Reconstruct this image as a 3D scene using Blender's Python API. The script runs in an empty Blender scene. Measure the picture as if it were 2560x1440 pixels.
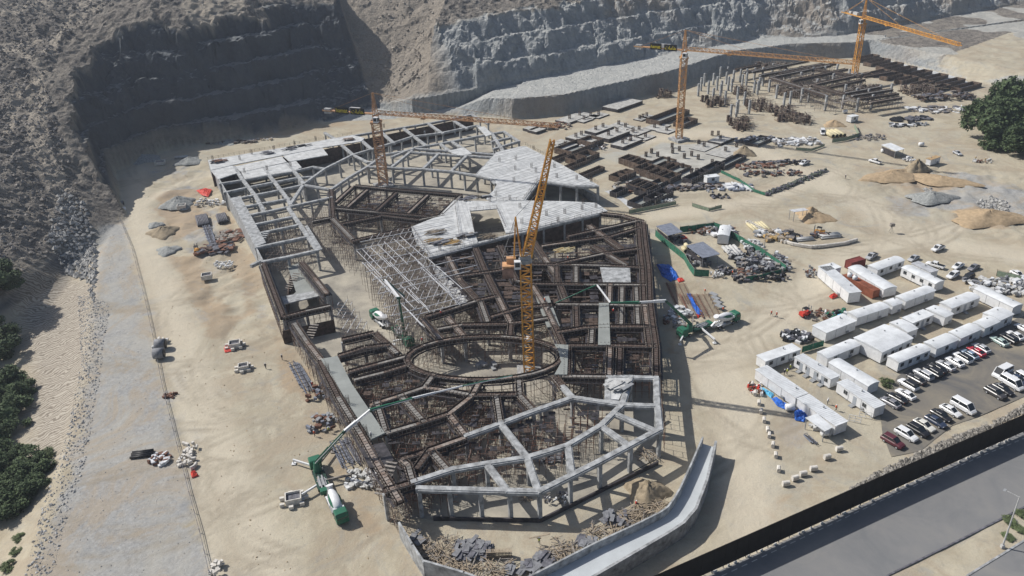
import bpy, math, random
import numpy as np
from mathutils import Vector, Matrix
random.seed(7)
R = math.radians
sc = bpy.context.scene
# ------------------------------------------------------------ camera
CAM_H, FPX, TH, ROLL = 110.0, 1950.0, R(27.7), R(2.5)
cd = bpy.data.cameras.new("camera"); cam = bpy.data.objects.new("camera", cd)
sc.collection.objects.link(cam); sc.camera = cam
cd.sensor_width = 36; cd.lens = FPX/2560*36; cd.clip_start = 1; cd.clip_end = 20000
_r0 = Vector((1, 0, 0)); _d0 = Vector((0, -math.sin(TH), -math.cos(TH))); _f = Vector((0, math.cos(TH), -math.sin(TH)))
_cr = _r0*math.cos(ROLL)+_d0*math.sin(ROLL); _cdn = -_r0*math.sin(ROLL)+_d0*math.cos(ROLL)
m3 = Matrix((_cr, -_cdn, -_f)).transposed()
cam.matrix_world = Matrix.Translation((0, 0, CAM_H)) @ m3.to_4x4()
# ------------------------------------------------------------ world and sun
SUN_EL, SUN_AZ = R(44), R(-22)            # shadows fall towards SUN_AZ
w = bpy.data.worlds.new("World"); sc.world = w; w.use_nodes = True
nt = w.node_tree; nt.nodes.clear()
sky = nt.nodes.new("ShaderNodeTexSky"); sky.sky_type = 'NISHITA'; sky.sun_disc = False
sky.sun_elevation = SUN_EL; sky.sun_rotation = R(-68); sky.dust_density = 2.0; sky.altitude = 100
bg = nt.nodes.new("ShaderNodeBackground"); bg.inputs[1].default_value = 0.082
wo = nt.nodes.new("ShaderNodeOutputWorld"); nt.links.new(sky.outputs[0], bg.inputs[0]); nt.links.new(bg.outputs[0], wo.inputs[0])
sd = bpy.data.lights.new("sun", 'SUN'); sd.energy = 4.4; sd.angle = R(0.53); sd.color = (1, .96, .9)
sun = bpy.data.objects.new("sun", sd); sc.collection.objects.link(sun)
_l = Vector((math.cos(SUN_AZ)*math.cos(SUN_EL), math.sin(SUN_AZ)*math.cos(SUN_EL), -math.sin(SUN_EL)))
sun.rotation_euler = _l.to_track_quat('-Z', 'Y').to_euler(); sun.location = (-100, 60, 300)
sc.view_settings.view_transform = 'Standard'; sc.view_settings.look = 'None'
sc.view_settings.exposure = 0.1; sc.view_settings.gamma = 1
sc.cycles.max_bounces = 5; sc.cycles.diffuse_bounces = 3; sc.cycles.glossy_bounces = 2
# ------------------------------------------------------------ helpers
def G(px, py, z=0.0):
    u = px-1280; v = py-720
    u2 = u*math.cos(ROLL)-v*math.sin(ROLL); v2 = u*math.sin(ROLL)+v*math.cos(ROLL)
    t = (CAM_H-z)/(FPX*math.sin(TH)+v2*math.cos(TH))
    return Vector((u2*t, (FPX*math.cos(TH)-v2*math.sin(TH))*t, z))
def GP(pts, z=0.0): return [G(a, b, z) for a, b in pts]
def PX(p):
    d = Vector(p)-Vector((0, 0, CAM_H)); z = d.dot(_f)
    return 1280+FPX*d.dot(_cr)/z, 720+FPX*d.dot(_cdn)/z
def hz(px, py_top, base):                 # height above base whose top shows at py_top
    lo, hi = 0, 140
    for _ in range(40):
        m = (lo+hi)/2
        if PX((base.x, base.y, base.z+m))[1] > py_top: lo = m
        else: hi = m
    return lo
def vnoise(x, y, s, seed=0):
    x = np.asarray(x, float)/s+seed*17.3; y = np.asarray(y, float)/s+seed*9.1
    ix = np.floor(x); iy = np.floor(y); fx = x-ix; fy = y-iy
    fx = fx*fx*(3-2*fx); fy = fy*fy*(3-2*fy)
    def h(a, b):
        q = np.sin(a*127.1+b*311.7+seed*74.7)*43758.5453
        return q-np.floor(q)
    return (h(ix, iy)*(1-fx)+h(ix+1, iy)*fx)*(1-fy)+(h(ix, iy+1)*(1-fx)+h(ix+1, iy+1)*fx)*fy
def fbm(x, y, s, seed=0, o=4):
    a = 0; k = 1; t = 0
    for i in range(o):
        a = a+k*vnoise(x, y, s/2**i, seed+i); t += k; k *= .5
    return a/t
def ordw(n):
    a = "zeroth first second third fourth fifth sixth seventh eighth ninth tenth eleventh twelfth thirteenth fourteenth fifteenth sixteenth seventeenth eighteenth nineteenth".split()
    if n < 20: return a[n]
    t = {2: "twenty", 3: "thirty", 4: "forty", 5: "fifty", 6: "sixty", 7: "seventy", 8: "eighty", 9: "ninety"}[n//10]
    return (t[:-1]+"ieth") if n % 10 == 0 else t+" "+a[n % 10]
def link(o): sc.collection.objects.link(o); return o
def tag(o, label=None, cat=None, group=None, kind=None):
    if label: o['label'] = label
    if cat: o['category'] = cat
    if group: o['group'] = group
    if kind: o['kind'] = kind
    return o
def thing(name, label, cat, loc=(0, 0, 0), rz=0, group=None):
    o = link(bpy.data.objects.new(name, None)); o.location = loc; o.rotation_euler = (0, 0, rz); o.empty_display_size = .5
    return tag(o, label, cat, group)
def bands(items, desc, rowh=90, where=""):  # items: objects with location; sets labels by place
    it = sorted([(PX(o.location)[1], PX(o.location)[0], i) for i, o in enumerate(items)])
    rows = []; 
    for y, x, i in it:
        if rows and y-rows[-1][0] < rowh: rows[-1][1].append((x, i))
        else: rows.append((y, [(x, i)]))
    for b, (_, r) in enumerate(rows):
        r.sort()
        for k, (x, i) in enumerate(r):
            o = items[i]
            t = f"{ordw(k+1)} from left" if len(r) > 1 else "the only one"
            if len(rows) > 1: t += f" in {ordw(b+1)} row from back"
            o['label'] = f"{desc}{where}, {t}"
class MB:
    def __init__(s, o=(0, 0, 0)): s.v = []; s.f = []; s.m = []; s.o = Vector(o)
    def add(s, vs, fs, mi=0):
        n = len(s.v); s.v += [tuple(Vector(a)-s.o) for a in vs]
        for f in fs: s.f.append([n+i for i in f]); s.m.append(mi)
    def box(s, c, d, rz=0, mi=0):
        cx, cy, cz = c; x, y, z = d[0]/2, d[1]/2, d[2]/2; co, si = math.cos(rz), math.sin(rz)
        vs = [(cx+a*x*co-b*y*si, cy+a*x*si+b*y*co, cz+e*z) for e in (-1, 1) for a, b in ((-1, -1), (1, -1), (1, 1), (-1, 1))]
        s.add(vs, [(3, 2, 1, 0), (4, 5, 6, 7), (0, 1, 5, 4), (1, 2, 6, 5), (2, 3, 7, 6), (3, 0, 4, 7)], mi)
    def bar(s, p0, p1, w, h, mi=0, top=False):
        p0 = Vector(p0); p1 = Vector(p1); d = p1-p0
        if d.length < 1e-5: return
        d.normalize(); sd_ = d.cross(Vector((0, 0, 1)))
        if sd_.length < 1e-3: sd_ = Vector((1, 0, 0))
        sd_.normalize(); up = sd_.cross(d)
        a, b = (-h, 0) if top else (-h/2, h/2)
        vs = [p+sd_*x*w/2+up*y for p in (p0, p1) for x, y in ((-1, a), (1, a), (1, b), (-1, b))]
        s.add(vs, [(0, 1, 2, 3), (7, 6, 5, 4), (1, 0, 4, 5), (2, 1, 5, 6), (3, 2, 6, 7), (0, 3, 7, 4)], mi)
    def tube(s, p0, p1, r, n=4, mi=0, r2=None, cap=True):
        p0 = Vector(p0); p1 = Vector(p1); d = p1-p0
        if d.length < 1e-5: return
        d.normalize(); a = d.cross(Vector((0, 0, 1)))
        if a.length < 1e-3: a = Vector((1, 0, 0))
        a.normalize(); b = d.cross(a); r2 = r if r2 is None else r2
        vs = [p+(a*math.cos(2*math.pi*(i+.5)/n)+b*math.sin(2*math.pi*(i+.5)/n))*q for p, q in ((p0, r), (p1, r2)) for i in range(n)]
        fs = [(i, (i+1) % n, n+(i+1) % n, n+i) for i in range(n)]
        if cap: fs += [tuple(range(n-1, -1, -1)), tuple(range(n, 2*n))]
        s.add(vs, fs, mi)
    def prism(s, poly, z0, z1, mi=0):
        n = len(poly); p = [(a[0], a[1]) for a in poly]
        if sum(p[i][0]*p[(i+1) % n][1]-p[(i+1) % n][0]*p[i][1] for i in range(n)) < 0: p = p[::-1]
        f0 = z0 if callable(z0) else (lambda x, y: z0)
        vs = [(x, y, f0(x, y)) for x, y in p]+[(x, y, z1) for x, y in p]
        s.add(vs, [tuple(range(n-1, -1, -1)), tuple(range(n, 2*n))]+[(i, (i+1) % n, n+(i+1) % n, n+i) for i in range(n)], mi)
    def lathe(s, prof, n=12, ax=None, mi=0):   # prof (t, r) along axis p0->dir
        p0, d = ax; d = Vector(d).normalized(); a = d.cross(Vector((0, 0, 1)))
        if a.length < 1e-3: a = Vector((1, 0, 0))
        a.normalize(); b = a.cross(d)
        vs = [Vector(p0)+d*t+(a*math.cos(2*math.pi*i/n)+b*math.sin(2*math.pi*i/n))*r for t, r in prof for i in range(n)]
        fs = []
        for k in range(len(prof)-1):
            for i in range(n):
                fs.append((k*n+i, k*n+(i+1) % n, (k+1)*n+(i+1) % n, (k+1)*n+i))
        fs += [tuple(range(n-1, -1, -1)), tuple(range((len(prof)-1)*n, len(prof)*n))]
        s.add(vs, fs, mi)
    def mesh(s, name, mats, smooth=False):
        me = bpy.data.meshes.new(name); me.from_pydata(s.v, [], s.f); me.update()
        for m_ in (mats if isinstance(mats, (list, tuple)) else [mats]): me.materials.append(m_)
        me.polygons.foreach_set("material_index", s.m)
        if smooth: me.polygons.foreach_set("use_smooth", [True]*len(s.f))
        return me
    def build(s, name, mats, parent=None, label=None, kind=None, smooth=False):
        if not s.v: return None
        o = link(bpy.data.objects.new(name, s.mesh(name, mats, smooth)))
        if parent: o.parent = parent
        else: o.location = s.o
        return tag(o, label, None, None, kind)
CACHE = {}
def part(name, key, fn, mats, parent, smooth=False, label=None):   # a part whose mesh is shared by every copy
    if key not in CACHE:
        b = MB(); fn(b); CACHE[key] = b.mesh(name, mats, smooth)
    o = link(bpy.data.objects.new(name, CACHE[key])); o.parent = parent
    return tag(o, label)
# ------------------------------------------------------------ materials
def mat(name, col, rough=.85, var=.18, scale=1.5, metal=0.0, bump=0.0, col2=None, spec=.3, fine=None):
    m = bpy.data.materials.new(name); m.use_nodes = True; n = m.node_tree; b = n.nodes["Principled BSDF"]
    b.inputs["Roughness"].default_value = rough; b.inputs["Metallic"].default_value = metal
    b.inputs["Specular IOR Level"].default_value = spec
    if var <= 0: b.inputs["Base Color"].default_value = (*col, 1); return m
    ge = n.nodes.new("ShaderNodeNewGeometry"); no = n.nodes.new("ShaderNodeTexNoise"); no.inputs["Scale"].default_value = scale
    no.inputs["Detail"].default_value = 6; no.inputs["Roughness"].default_value = .65
    n.links.new(ge.outputs["Position"], no.inputs["Vector"])
    cr = n.nodes.new("ShaderNodeValToRGB"); c2 = col2 or tuple(c*(1-var*1.6) for c in col)
    cr.color_ramp.elements[0].position = .3; cr.color_ramp.elements[1].position = .7
    cr.color_ramp.elements[0].color = (*c2, 1); cr.color_ramp.elements[1].color = (*[min(1, c*(1+var)) for c in col], 1)
    n.links.new(no.outputs["Fac"], cr.inputs[0]); n.links.new(cr.outputs[0], b.inputs["Base Color"])
    if bump:
        bu = n.nodes.new("ShaderNodeBump"); bu.inputs["Strength"].default_value = bump; bu.inputs["Distance"].default_value = .3
        n.links.new(no.outputs["Fac"], bu.inputs["Height"]); n.links.new(bu.outputs[0], b.inputs["Normal"])
    return m
M = dict(
 conc=mat("concrete", (.36, .37, .375), .85, .38, .7), slab=mat("slab_concrete", (.52, .53, .53), .85, .2, .4),
 wet=mat("fresh_concrete", (.27, .285, .27), .6, .12, .3), ply=mat("plywood", (.09, .064, .052), .9, .5, .8),
 ply2=mat("film_faced_plywood", (.06, .055, .06), .5, .5, .8), timber=mat("timber", (.35, .285, .21), .9, .35, 1.2),
 timber2=mat("yellow_timber", (.55, .38, .17), .9, .3, 1.2), oldwood=mat("weathered_timber", (.27, .245, .22), .9, .45, 1.5),
 pipe=mat("scaffold_steel", (.26, .24, .22), .6, .4, .6, col2=(.16, .10, .07)), rust=mat("rusty_steel", (.19, .098, .068), .8, .45, .8),
 silver=mat("galvanised_pipe", (.55, .56, .58), .45, .2, 1), rebar=mat("rebar", (.085, .06, .05), .8, .4, 1),
 yellow=mat("crane_yellow", (.62, .32, .06), .55, .35, .5, col2=(.34, .16, .05)), yellow2=mat("crane_faded_orange", (.50, .29, .13), .6, .3, .5, col2=(.36, .2, .1)),
 rustcrane=mat("crane_rust_brown", (.46, .27, .14), .7, .4, .4, col2=(.26, .14, .085)), padt=mat("pad_top", (.43, .425, .40), .9, .25, .6), wh=mat("white_paint", (.70, .71, .72), .5, .1, .9), whr=mat("white_roof_sheet", (.66, .68, .695), .5, .14, .35), pitw=mat("pit_boards", (.15, .11, .085), .9, .5, .9),
 blk=mat("black_paint", (.02, .02, .022), .5, .2, 1), signy=mat("sign_yellow", (.75, .60, .03), .5, 0), grey=mat("grey_paint", (.3, .31, .32), .6, .15, 1),
 green=mat("truck_green", (.03, .14, .085), .45, .1, 1), dgreen=mat("dark_green_machine", (.02, .06, .045), .6, .3, 1), tyre=mat("tyre_rubber", (.02, .02, .02), .9, .3, 2),
 glass=mat("vehicle_glass", (.02, .025, .03), .12, 0, spec=.6), net=mat("green_netting", (.04, .17, .11), .85, .35, 1.5), netp=mat("faded_green_netting", (.24, .30, .22), .9, .25, 1.5),
 blue=mat("blue_tarpaulin", (.03, .14, .55), .5, .35, 1.5), sky=mat("light_blue_tarpaulin", (.12, .45, .68), .5, .2, 1.5), red=mat("red_plastic", (.60, .06, .04), .6, .3, 2),
 orange=mat("orange_vest", (.75, .16, .07), .7, 0), lime=mat("lime_vest", (.55, .6, .12), .7, 0), skin=mat("skin", (.25, .14, .09), .7, 0), cloth=mat("dark_clothes", (.035, .04, .055), .9, 0),
 corten=mat("container_rust_red", (.33, .12, .07), .7, .25, .6), cred=mat("container_dark_red", (.20, .05, .045), .6, .2, .6), sand=mat("sand_heap", (.40, .30, .19), .95, .2, .8, bump=.4),
 sandd=mat("damp_sand_heap", (.30, .245, .17), .95, .25, .8, bump=.4), gravel=mat("grey_gravel_heap", (.30, .31, .30), .95, .3, 1.5, bump=.5), rock=mat("broken_rock", (.36, .355, .34), .95, .35, .7, bump=.4),
 door=mat("grey_door", (.33, .36, .4), .6, 0), hoard=mat("black_hoarding", (.018, .0145, .0125), .7, .3, .5), block=mat("pale_block", (.62, .59, .54), .85, .2, 1.2),
 mesh_=mat("stacked_dark_steel", (.14, .14, .16), .6, .4, 1.2), cream=mat("cream_pipe", (.62, .55, .35), .6, .15, 1), gpipe=mat("grey_pipe", (.5, .5, .49), .7, .2, 1),
 bluegrey=mat("blue_grey_steel_sheet", (.20, .22, .27), .5, .2, 1), panel=mat("grey_formwork_panel", (.22, .225, .24), .7, .3, 1), tan=mat("tan_roof", (.45, .32, .18), .8, .2, 1), asph=None)
for k, c in dict(silver_=(.42, .43, .45), white_=(.72, .73, .74), black_=(.02, .02, .024), dark_=(.06, .058, .06), navy_=(.035, .05, .09), cream_=(.66, .65, .6),
                 maroon_=(.10, .025, .035), redc_=(.42, .03, .05), mint_=(.36, .46, .43), steel_=(.2, .27, .36), greyc_=(.2, .2, .22)).items():
    M[k] = mat("car_paint_"+k.strip("_"), c, .3, 0, spec=.5)
# ------------------------------------------------------------ terrain
def pdist(X, Y, pts):                     # signed distance (positive left of travel) and interpolated params
    best = np.full(X.shape, 1e9); sg = np.zeros(X.shape); par = [np.zeros(X.shape) for _ in range(len(pts[0])-2)]
    for a, b in zip(pts[:-1], pts[1:]):
        dx, dy = b[0]-a[0], b[1]-a[1]; L2 = dx*dx+dy*dy
        t = np.clip(((X-a[0])*dx+(Y-a[1])*dy)/L2, 0, 1)
        ex = X-a[0]-t*dx; ey = Y-a[1]-t*dy; d = np.hypot(ex, ey); s = np.where(dx*(Y-a[1])-dy*(X-a[0]) >= 0, 1, -1)
        m = d < best-1e-6
        best = np.where(m, d, best); sg = np.where(m, s, sg)
        for i in range(len(par)): par[i] = np.where(m, a[2+i]*(1-t)+b[2+i]*t, par[i])
    return best*sg, par
def inpoly(X, Y, poly):
    r = np.zeros(X.shape, bool); n = len(poly)
    for i in range(n):
        x0, y0 = poly[i][0], poly[i][1]; x1, y1 = poly[(i+1) % n][0], poly[(i+1) % n][1]
        if y0 == y1: continue
        r ^= ((y0 > Y) != (y1 > Y)) & (X < (x1-x0)*(Y-y0)/(y1-y0)+x0)
    return r
def mask(X, Y, poly, soft=4):             # soft edged polygon mask
    pl = [(p[0], p[1]) for p in poly]; d, _ = pdist(X, Y, pl+[pl[0]]); ins = inpoly(X, Y, pl)
    return np.clip(.5+np.where(ins, 1, -1)*np.abs(d)/(2*soft), 0, 1)
def line(px, extra=None, z=0):
    out = []
    for q in px:
        g = G(q[0], q[1], z); out.append((g.x, g.y)+tuple(q[2:]))
    return out
# toe of the upper quarry face: (px, py) on z; then toe height, stretch, rise
U = []
for (a, b, z, k, hc) in [(318, 548, 0, .35, .38), (300, 500, 0, .4, .38), (285, 430, 0, .5, .38), (420, 374, 0, .8, .38), (600, 350, 0, 1, .38), (800, 308, 0, 1, .38), (905, 272, 0, 1.1, .5), (945, 262, 1, 1.7, .6),
                         (1000, 255, 6, 1.7, .6), (1065, 245, 9, 1.7, .7), (1160, 229, 10, 1.44, .72), (1300, 204, 10, 1.42, .72), (1640, 142, 10, 1.4, .72), (1900, 97, 10, 1.42, .72), (2110, 84, 10, 1.42, .72), (2385, 36, 10, 1.2, .8), (2700, -20, 10, 2, .6)]:
    g = G(a, b, z); U.append((g.x, g.y, z, k, hc))
U = [(U[0][0]-10, U[0][1]-90, 0, .3, 1), (U[0][0]+2, U[0][1]-8, 0, .5, 1)]+U+[(1500, 1300, 10, 3, .5)]
Lw = line([(1000, 296, 0, 3), (1140, 290, 3, 2), (1215, 292, 9, 1), (1280, 299, 10, 1), (1413, 287, 10, 1), (1547, 256, 10, 1), (1680, 223, 10, 1), (1840, 170, 10, 1.2), (1973, 152, 10, 1),
           (2133, 143, 9, .8), (2167, 138, 9, 1), (2357, 183, 7, 5), (2470, 212, 5, 8), (2600, 262, 4, 10), (3200, 430, 2, 14)])
HT = line([(0, 800), (70, 745), (150, 665), (250, 585), (320, 545)])
HT = [(HT[0][0]-900, HT[0][1]-240)]+HT+[(-60, 300), (60, 350), (170, 395), (330, 520), (600, 640), (2500, 900)]
ROADW = [line([(0, 110), (160, 104), (330, 98), (520, 72), (650, 42), (760, 36), (1040, 38)], z=44), line([(1030, 240), (1000, 170), (1050, 95), (1120, 55), (1230, 30)], z=24)]
RG1 = GP([(385, 420), (500, 400), (585, 560), (680, 800), (660, 860), (560, 830), (470, 760), (400, 620)]); RG2 = GP([(2160, 440), (2300, 400), (2700, 470), (2700, 640), (2480, 600), (2260, 520)]); RG3 = GP([(1780, 1090), (1830, 1060), (1850, 1200), (1800, 1330), (1700, 1440), (1640, 1440), (1760, 1300)])
EMB = line([(300, 540), (255, 640), (232, 760), (215, 940), (160, 1150), (110, 1300), (60, 1440), (0, 1700)])
HB = [G(430, 95, 44), G(860, 110, 42), G(960, 190, 25)]
def bumps(X, Y):
    return 13*np.exp(-((X-HB[0].x)**2+(Y-HB[0].y)**2)/(2*38**2))-19*np.exp(-((X-HB[1].x)**2+(Y-HB[1].y)**2)/(2*32**2))-8*np.exp(-((X-HB[2].x)**2+(Y-HB[2].y)**2)/(2*24**2))
def height(X, Y):
    dh, _ = pdist(X, Y, HT)
    d0 = np.clip(dh, 0, None)
    hill = 50*(1-np.exp(-d0/92))+.05*d0+(fbm(X, Y, 46, 3, 5)-.5)*15*np.clip(d0/70, 0, 1)
    hill = hill+np.abs(fbm(X, Y, 13, 5, 3)-.5)*-6*np.clip(d0/40, 0, 1)+((fbm(X, Y, 3.5, 8, 2)-.5)*2.6+(vnoise(X, Y, 1.6, 61)-.5)*1.1)*np.clip(d0/12, 0, 1)
    hill = hill+bumps(X, Y)*np.clip(d0/30, 0, 1)
    du, (zt, ku, hc) = pdist(X, Y, U)
    n1 = (fbm(X, Y, 26, 11, 3)-.5)*8; n2 = (fbm(X, Y, 6, 12, 3)-.5)*2.6+(fbm(X, Y, 2.4, 19, 2)-.5)*1.4; n3 = (np.abs(fbm(X, Y, 11, 14, 2)-.5))*8+np.where(vnoise(X, Y, 17, 91) > .62, 2.2, 0)+np.where(vnoise(X, Y, 8, 92) > .66, 1.3, 0)
    dd = np.clip(du, 0, None); dj = np.clip(dd+(n1+n2+n3-1)*np.clip(dd/4, 0, 1), 0, None)/ku
    per = 8.6+0*dj; t = dj/per+((fbm(X, Y, 70, 15, 2)-.5)*.5+(fbm(X, Y, 34, 17, 3)-.5)*np.where(X < -62, 1.5, .9))*np.clip(dj/8, 0, 1); fr = t-np.floor(t)
    bmix = np.clip((fbm(X, Y, 24, 16, 2)-.36)*6, .3, 1)
    ben = 10.8*(np.floor(t)+(np.clip(fr/hc, 0, 1)*.94+fr*.06)*bmix+fr*(1-bmix))+((fbm(X, Y, 3, 18, 3)-.5)*2.0+(vnoise(X, Y, 1.4, 62)-.5)*.9)*np.clip(dj/3, 0, 1)
    soft = 1.1*dj
    bk = np.clip((1.6-ku)/.15, 0, 1); ben = ben*bk+soft*(1-bk)
    dl, (hl, kl) = pdist(X, Y, Lw)
    dl = np.clip(dl+(n2*.5+n1*.15)*np.clip(dl/3, 0, 1), 0, None)
    low = hl*np.clip(dl/(2.6*kl), 0, 1)**.8
    low = low+(fbm(X, Y, 7, 21, 3)-.5)*.8*np.clip(dl/6, 0, 1)
    cut = np.where(du > 0, np.maximum(low, zt)+ben, low)
    z = np.where(du > 0, np.minimum(np.maximum(hill, low), cut), low)
    micro = -(fbm(X, Y, 6, 31, 4))*.22
    z = z+np.where(z < .3, micro, 0)
    rg = np.maximum.reduce([mask(X, Y, RG1, 6), mask(X, Y, RG2, 8), .5*mask(X, Y, RG3, 6)])
    z = z+np.where(z < .3, rg*((fbm(X, Y, 7, 81, 3)-.66)*2.3+(fbm(X, Y, 2.2, 83, 2)-.5)*.8), 0)
    de, _ = pdist(X, Y, EMB)               # embankment falls away to the left
    e = np.clip(-de, 0, None); near = np.clip((290-Y)/50, 0, 1)*np.clip((6-dh)/10, 0, 1)
    z = z-near*7.5*(1-np.exp(-e/14))
    # gentle hollow round the ramp side
    return z
xs = np.concatenate([-np.geomspace(7000, 312, 40), np.arange(-305, 470, 1.0), np.geomspace(474, 8000, 45)])
ys = np.concatenate([np.array([-3000, -1000, -300, -50, 30, 70]), np.arange(84, 622, 1.0), np.arange(623, 860, 3.0), np.geomspace(866, 12000, 40)])
X, Y = np.meshgrid(xs, ys); Z = height(X, Y)
far = np.clip((np.hypot(X, Y)-900)/1500, 0, 1); Z = Z*(1-far)+far*(20+60*fbm(X, Y, 900, 41, 3))*np.clip((Y+400)/900, 0, 1)
ny, nx = X.shape
me = bpy.data.meshes.new("ground"); me.vertices.add(nx*ny)
me.vertices.foreach_set("co", np.stack([X, Y, Z], -1).astype('f').ravel())
idx = np.arange(nx*ny).reshape(ny, nx); q = np.stack([idx[:-1, :-1], idx[:-1, 1:], idx[1:, 1:], idx[1:, :-1]], -1).reshape(-1, 4)
me.loops.add(q.size); me.polygons.add(len(q)); me.loops.foreach_set("vertex_index", q.ravel().astype('i'))
me.polygons.foreach_set("loop_start", np.arange(0, q.size, 4).astype('i')); me.polygons.foreach_set("loop_total", np.full(len(q), 4, 'i'))
me.polygons.foreach_set("use_smooth", (Z[:-1, :-1] < .35).ravel()); me.update(); me.validate()
def zat(x, y): return float(height(np.array([[x]]), np.array([[y]]))[0, 0])
def gz(px, py, z=0):                      # ground point seen at a pixel
    p = G(px, py, z)
    for _ in range(6): z = zat(p.x, p.y)*.7+z*.3; p = G(px, py, z)
    p.z = zat(p.x, p.y); return p
# kinds of ground, and the left face's painted shade, as masks on the vertices
dh, _ = pdist(X, Y, HT); du, _p = pdist(X, Y, U); dl, _p2 = pdist(X, Y, Lw)
gy, gx = np.gradient(Z, ys, xs); slope = np.hypot(gx, gy)
hillz = ((dh > 0) & (Z > .4)).astype(float)
cutz = np.clip((du+1)/2, 0, 1)*hillz
zf = lambda P, s=4: mask(X, Y, GP(P), s)
nn = fbm(X, Y, 12, 51, 4)
inside_cut = np.clip((du)/3, 0, 1)
# a cell is quarried rock when the ground there is lower than the natural hill
d0 = np.clip(dh, 0, None)
hl0 = 50*(1-np.exp(-d0/92))+.05*d0+(fbm(X, Y, 46, 3, 5)-.5)*15*np.clip(d0/70, 0, 1)
hl0 = hl0+np.abs(fbm(X, Y, 13, 5, 3)-.5)*-6*np.clip(d0/40, 0, 1)+((fbm(X, Y, 3.5, 8, 2)-.5)*2.6+(vnoise(X, Y, 1.6, 61)-.5)*1.1)*np.clip(d0/12, 0, 1)
hl0 = hl0+bumps(X, Y)*np.clip(d0/30, 0, 1)
cutrock = np.clip((hl0-Z)/1.5, 0, 1)*np.clip(du/2, 0, 1)
terr = np.clip((dl-1)/3, 0, 1)*(du <= 1)*(1-.8*np.clip((X-215)/40, 0, 1)*(.4+1.2*(fbm(X, Y, 30, 71, 3) > .5)))
lowface = np.clip((dl+1)/1.5, 0, 1)*(Z > .4)*(du <= 0)*np.clip((slope-.5)*3, 0, 1)
rock = np.clip(np.maximum(cutrock, np.maximum(terr, lowface)), 0, 1)
brown = np.clip((Z-.3)/1.2, 0, 1)*(1-rock)*(dh > 0)
gully = zf([(925, 285), (1040, 262), (1000, 190), (1100, 110), (1240, 30), (1130, 10), (1030, 90), (960, 170)], 7)*0
pu = np.array(_p[1]); gully = (X < 60)*np.clip((pu-1.45)/.15, 0, 1)*np.clip(du/4, 0, 1)
gravel = np.maximum.reduce([zf([(245, 560), (312, 552), (335, 660), (398, 905), (452, 1130), (525, 1440), (560, 1700), (0, 1800), (95, 1440), (150, 1250), (208, 1050), (228, 800)], 5),
    zf([(2240, 415), (2420, 430), (2700, 500), (2700, 590), (2420, 540), (2260, 500)], 6)*.75, zf([(2200, 480), (2330, 500), (2330, 545), (2230, 545)], 4)*.7,
    zf([(345, 700), (440, 830), (520, 1130), (470, 1130), (400, 900), (335, 690)], 4)*.6, zf([(320, 400), (480, 395), (560, 540), (600, 700), (480, 700), (380, 540)], 6)*.55*nn*1.6,
    zf([(600, 640), (690, 800), (700, 860), (640, 800), (590, 700)], 5)*.6, zf([(1900, 980), (1960, 960), (2080, 1100), (2030, 1160), (1960, 1200), (1920, 1100)], 6)*.5])
track = np.zeros(X.shape)
for P, wd in [([(345, 420), (340, 520), (362, 610), (405, 700), (440, 800), (480, 930), (530, 1080), (600, 1250), (680, 1440), (760, 1700)], 5), ([(620, 470), (520, 430), (400, 480), (345, 520)], 2.5),
              ([(560, 1440), (480, 1100), (430, 880)], 2), ([(1900, 1440), (1860, 1180), (1850, 1000), (1800, 900), (1960, 780), (2120, 640), (2400, 560)], 6),
              ([(1500, 360), (1800, 330), (2000, 430), (2150, 500), (2300, 600), (2560, 640)], 7), ([(1640, 540), (1900, 500), (2080, 430)], 5), ([(640, 330), (800, 300), (1000, 262), (1180, 262)], 5),
              ([(820, 700), (900, 760), (960, 840)], 5), ([(1700, 760), (1760, 900), (1800, 1000)], 5)]:
    d, _ = pdist(X, Y, line(P)); track = np.maximum(track, np.clip(1.4-np.abs(d)/wd, 0, 1))
ruts = np.zeros(X.shape)
for k in range(64):                       # wheel tracks of trucks over the sand
    a = [(350, 450), (420, 760), (620, 900), (700, 1150), (560, 1300), (820, 1380), (1880, 1100), (1900, 900), (2000, 760), (2200, 600), (2100, 500), (1800, 480), (1700, 900), (2300, 620), (640, 1050), (500, 900)][k % 16]
    g = G(*a); an = random.uniform(0, 3.14) if k % 3 else 1.9; rr = random.uniform(20, 90); cx = g.x+rr*math.cos(an); cy = g.y+rr*math.sin(an)
    dd = np.hypot(X-cx, Y-cy)-rr; lim = np.hypot(X-g.x, Y-g.y) < random.uniform(18, 50)
    ruts = np.maximum(ruts, np.where(lim, np.clip(1.5-np.abs(np.abs(dd)-1.3)/.7, 0, 1), 0)*.8)
soil = np.maximum.reduce([zf([(560, 520), (660, 700), (620, 780), (560, 640)], 5), zf([(430, 640), (500, 640), (560, 800), (480, 760)], 5), zf([(540, 410), (600, 430), (620, 500), (560, 470)], 4), zf([(470, 740), (560, 740), (620, 800), (520, 860)], 5)*.8,
    zf([(2130, 410), (2330, 420), (2420, 470), (2280, 490)], 5)*.7, zf([(2380, 520), (2520, 520), (2520, 570), (2400, 570)], 4), zf([(2050, 500), (2200, 540), (2160, 560)], 4)*.5, zf([(600, 350), (800, 290), (960, 275), (960, 300), (700, 345)], 6)*.6,
    zf([(690, 830), (760, 900), (900, 1180), (960, 1330), (900, 1330), (780, 1100), (690, 930)], 5)*.8, zf([(380, 480), (480, 470), (520, 560), (430, 600)], 5), zf([(1640, 700), (1720, 700), (1740, 860), (1660, 900)], 5)*.6,
    zf([(1900, 1180), (1990, 1210), (2060, 1180), (2120, 1200), (1950, 1320), (1880, 1400)], 5)*.6, zf([(720, 300), (960, 262), (1180, 245), (1200, 262), (960, 300)], 5)*.5])
soil = np.clip(soil*(.3+nn*1.4), 0, 1)
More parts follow.
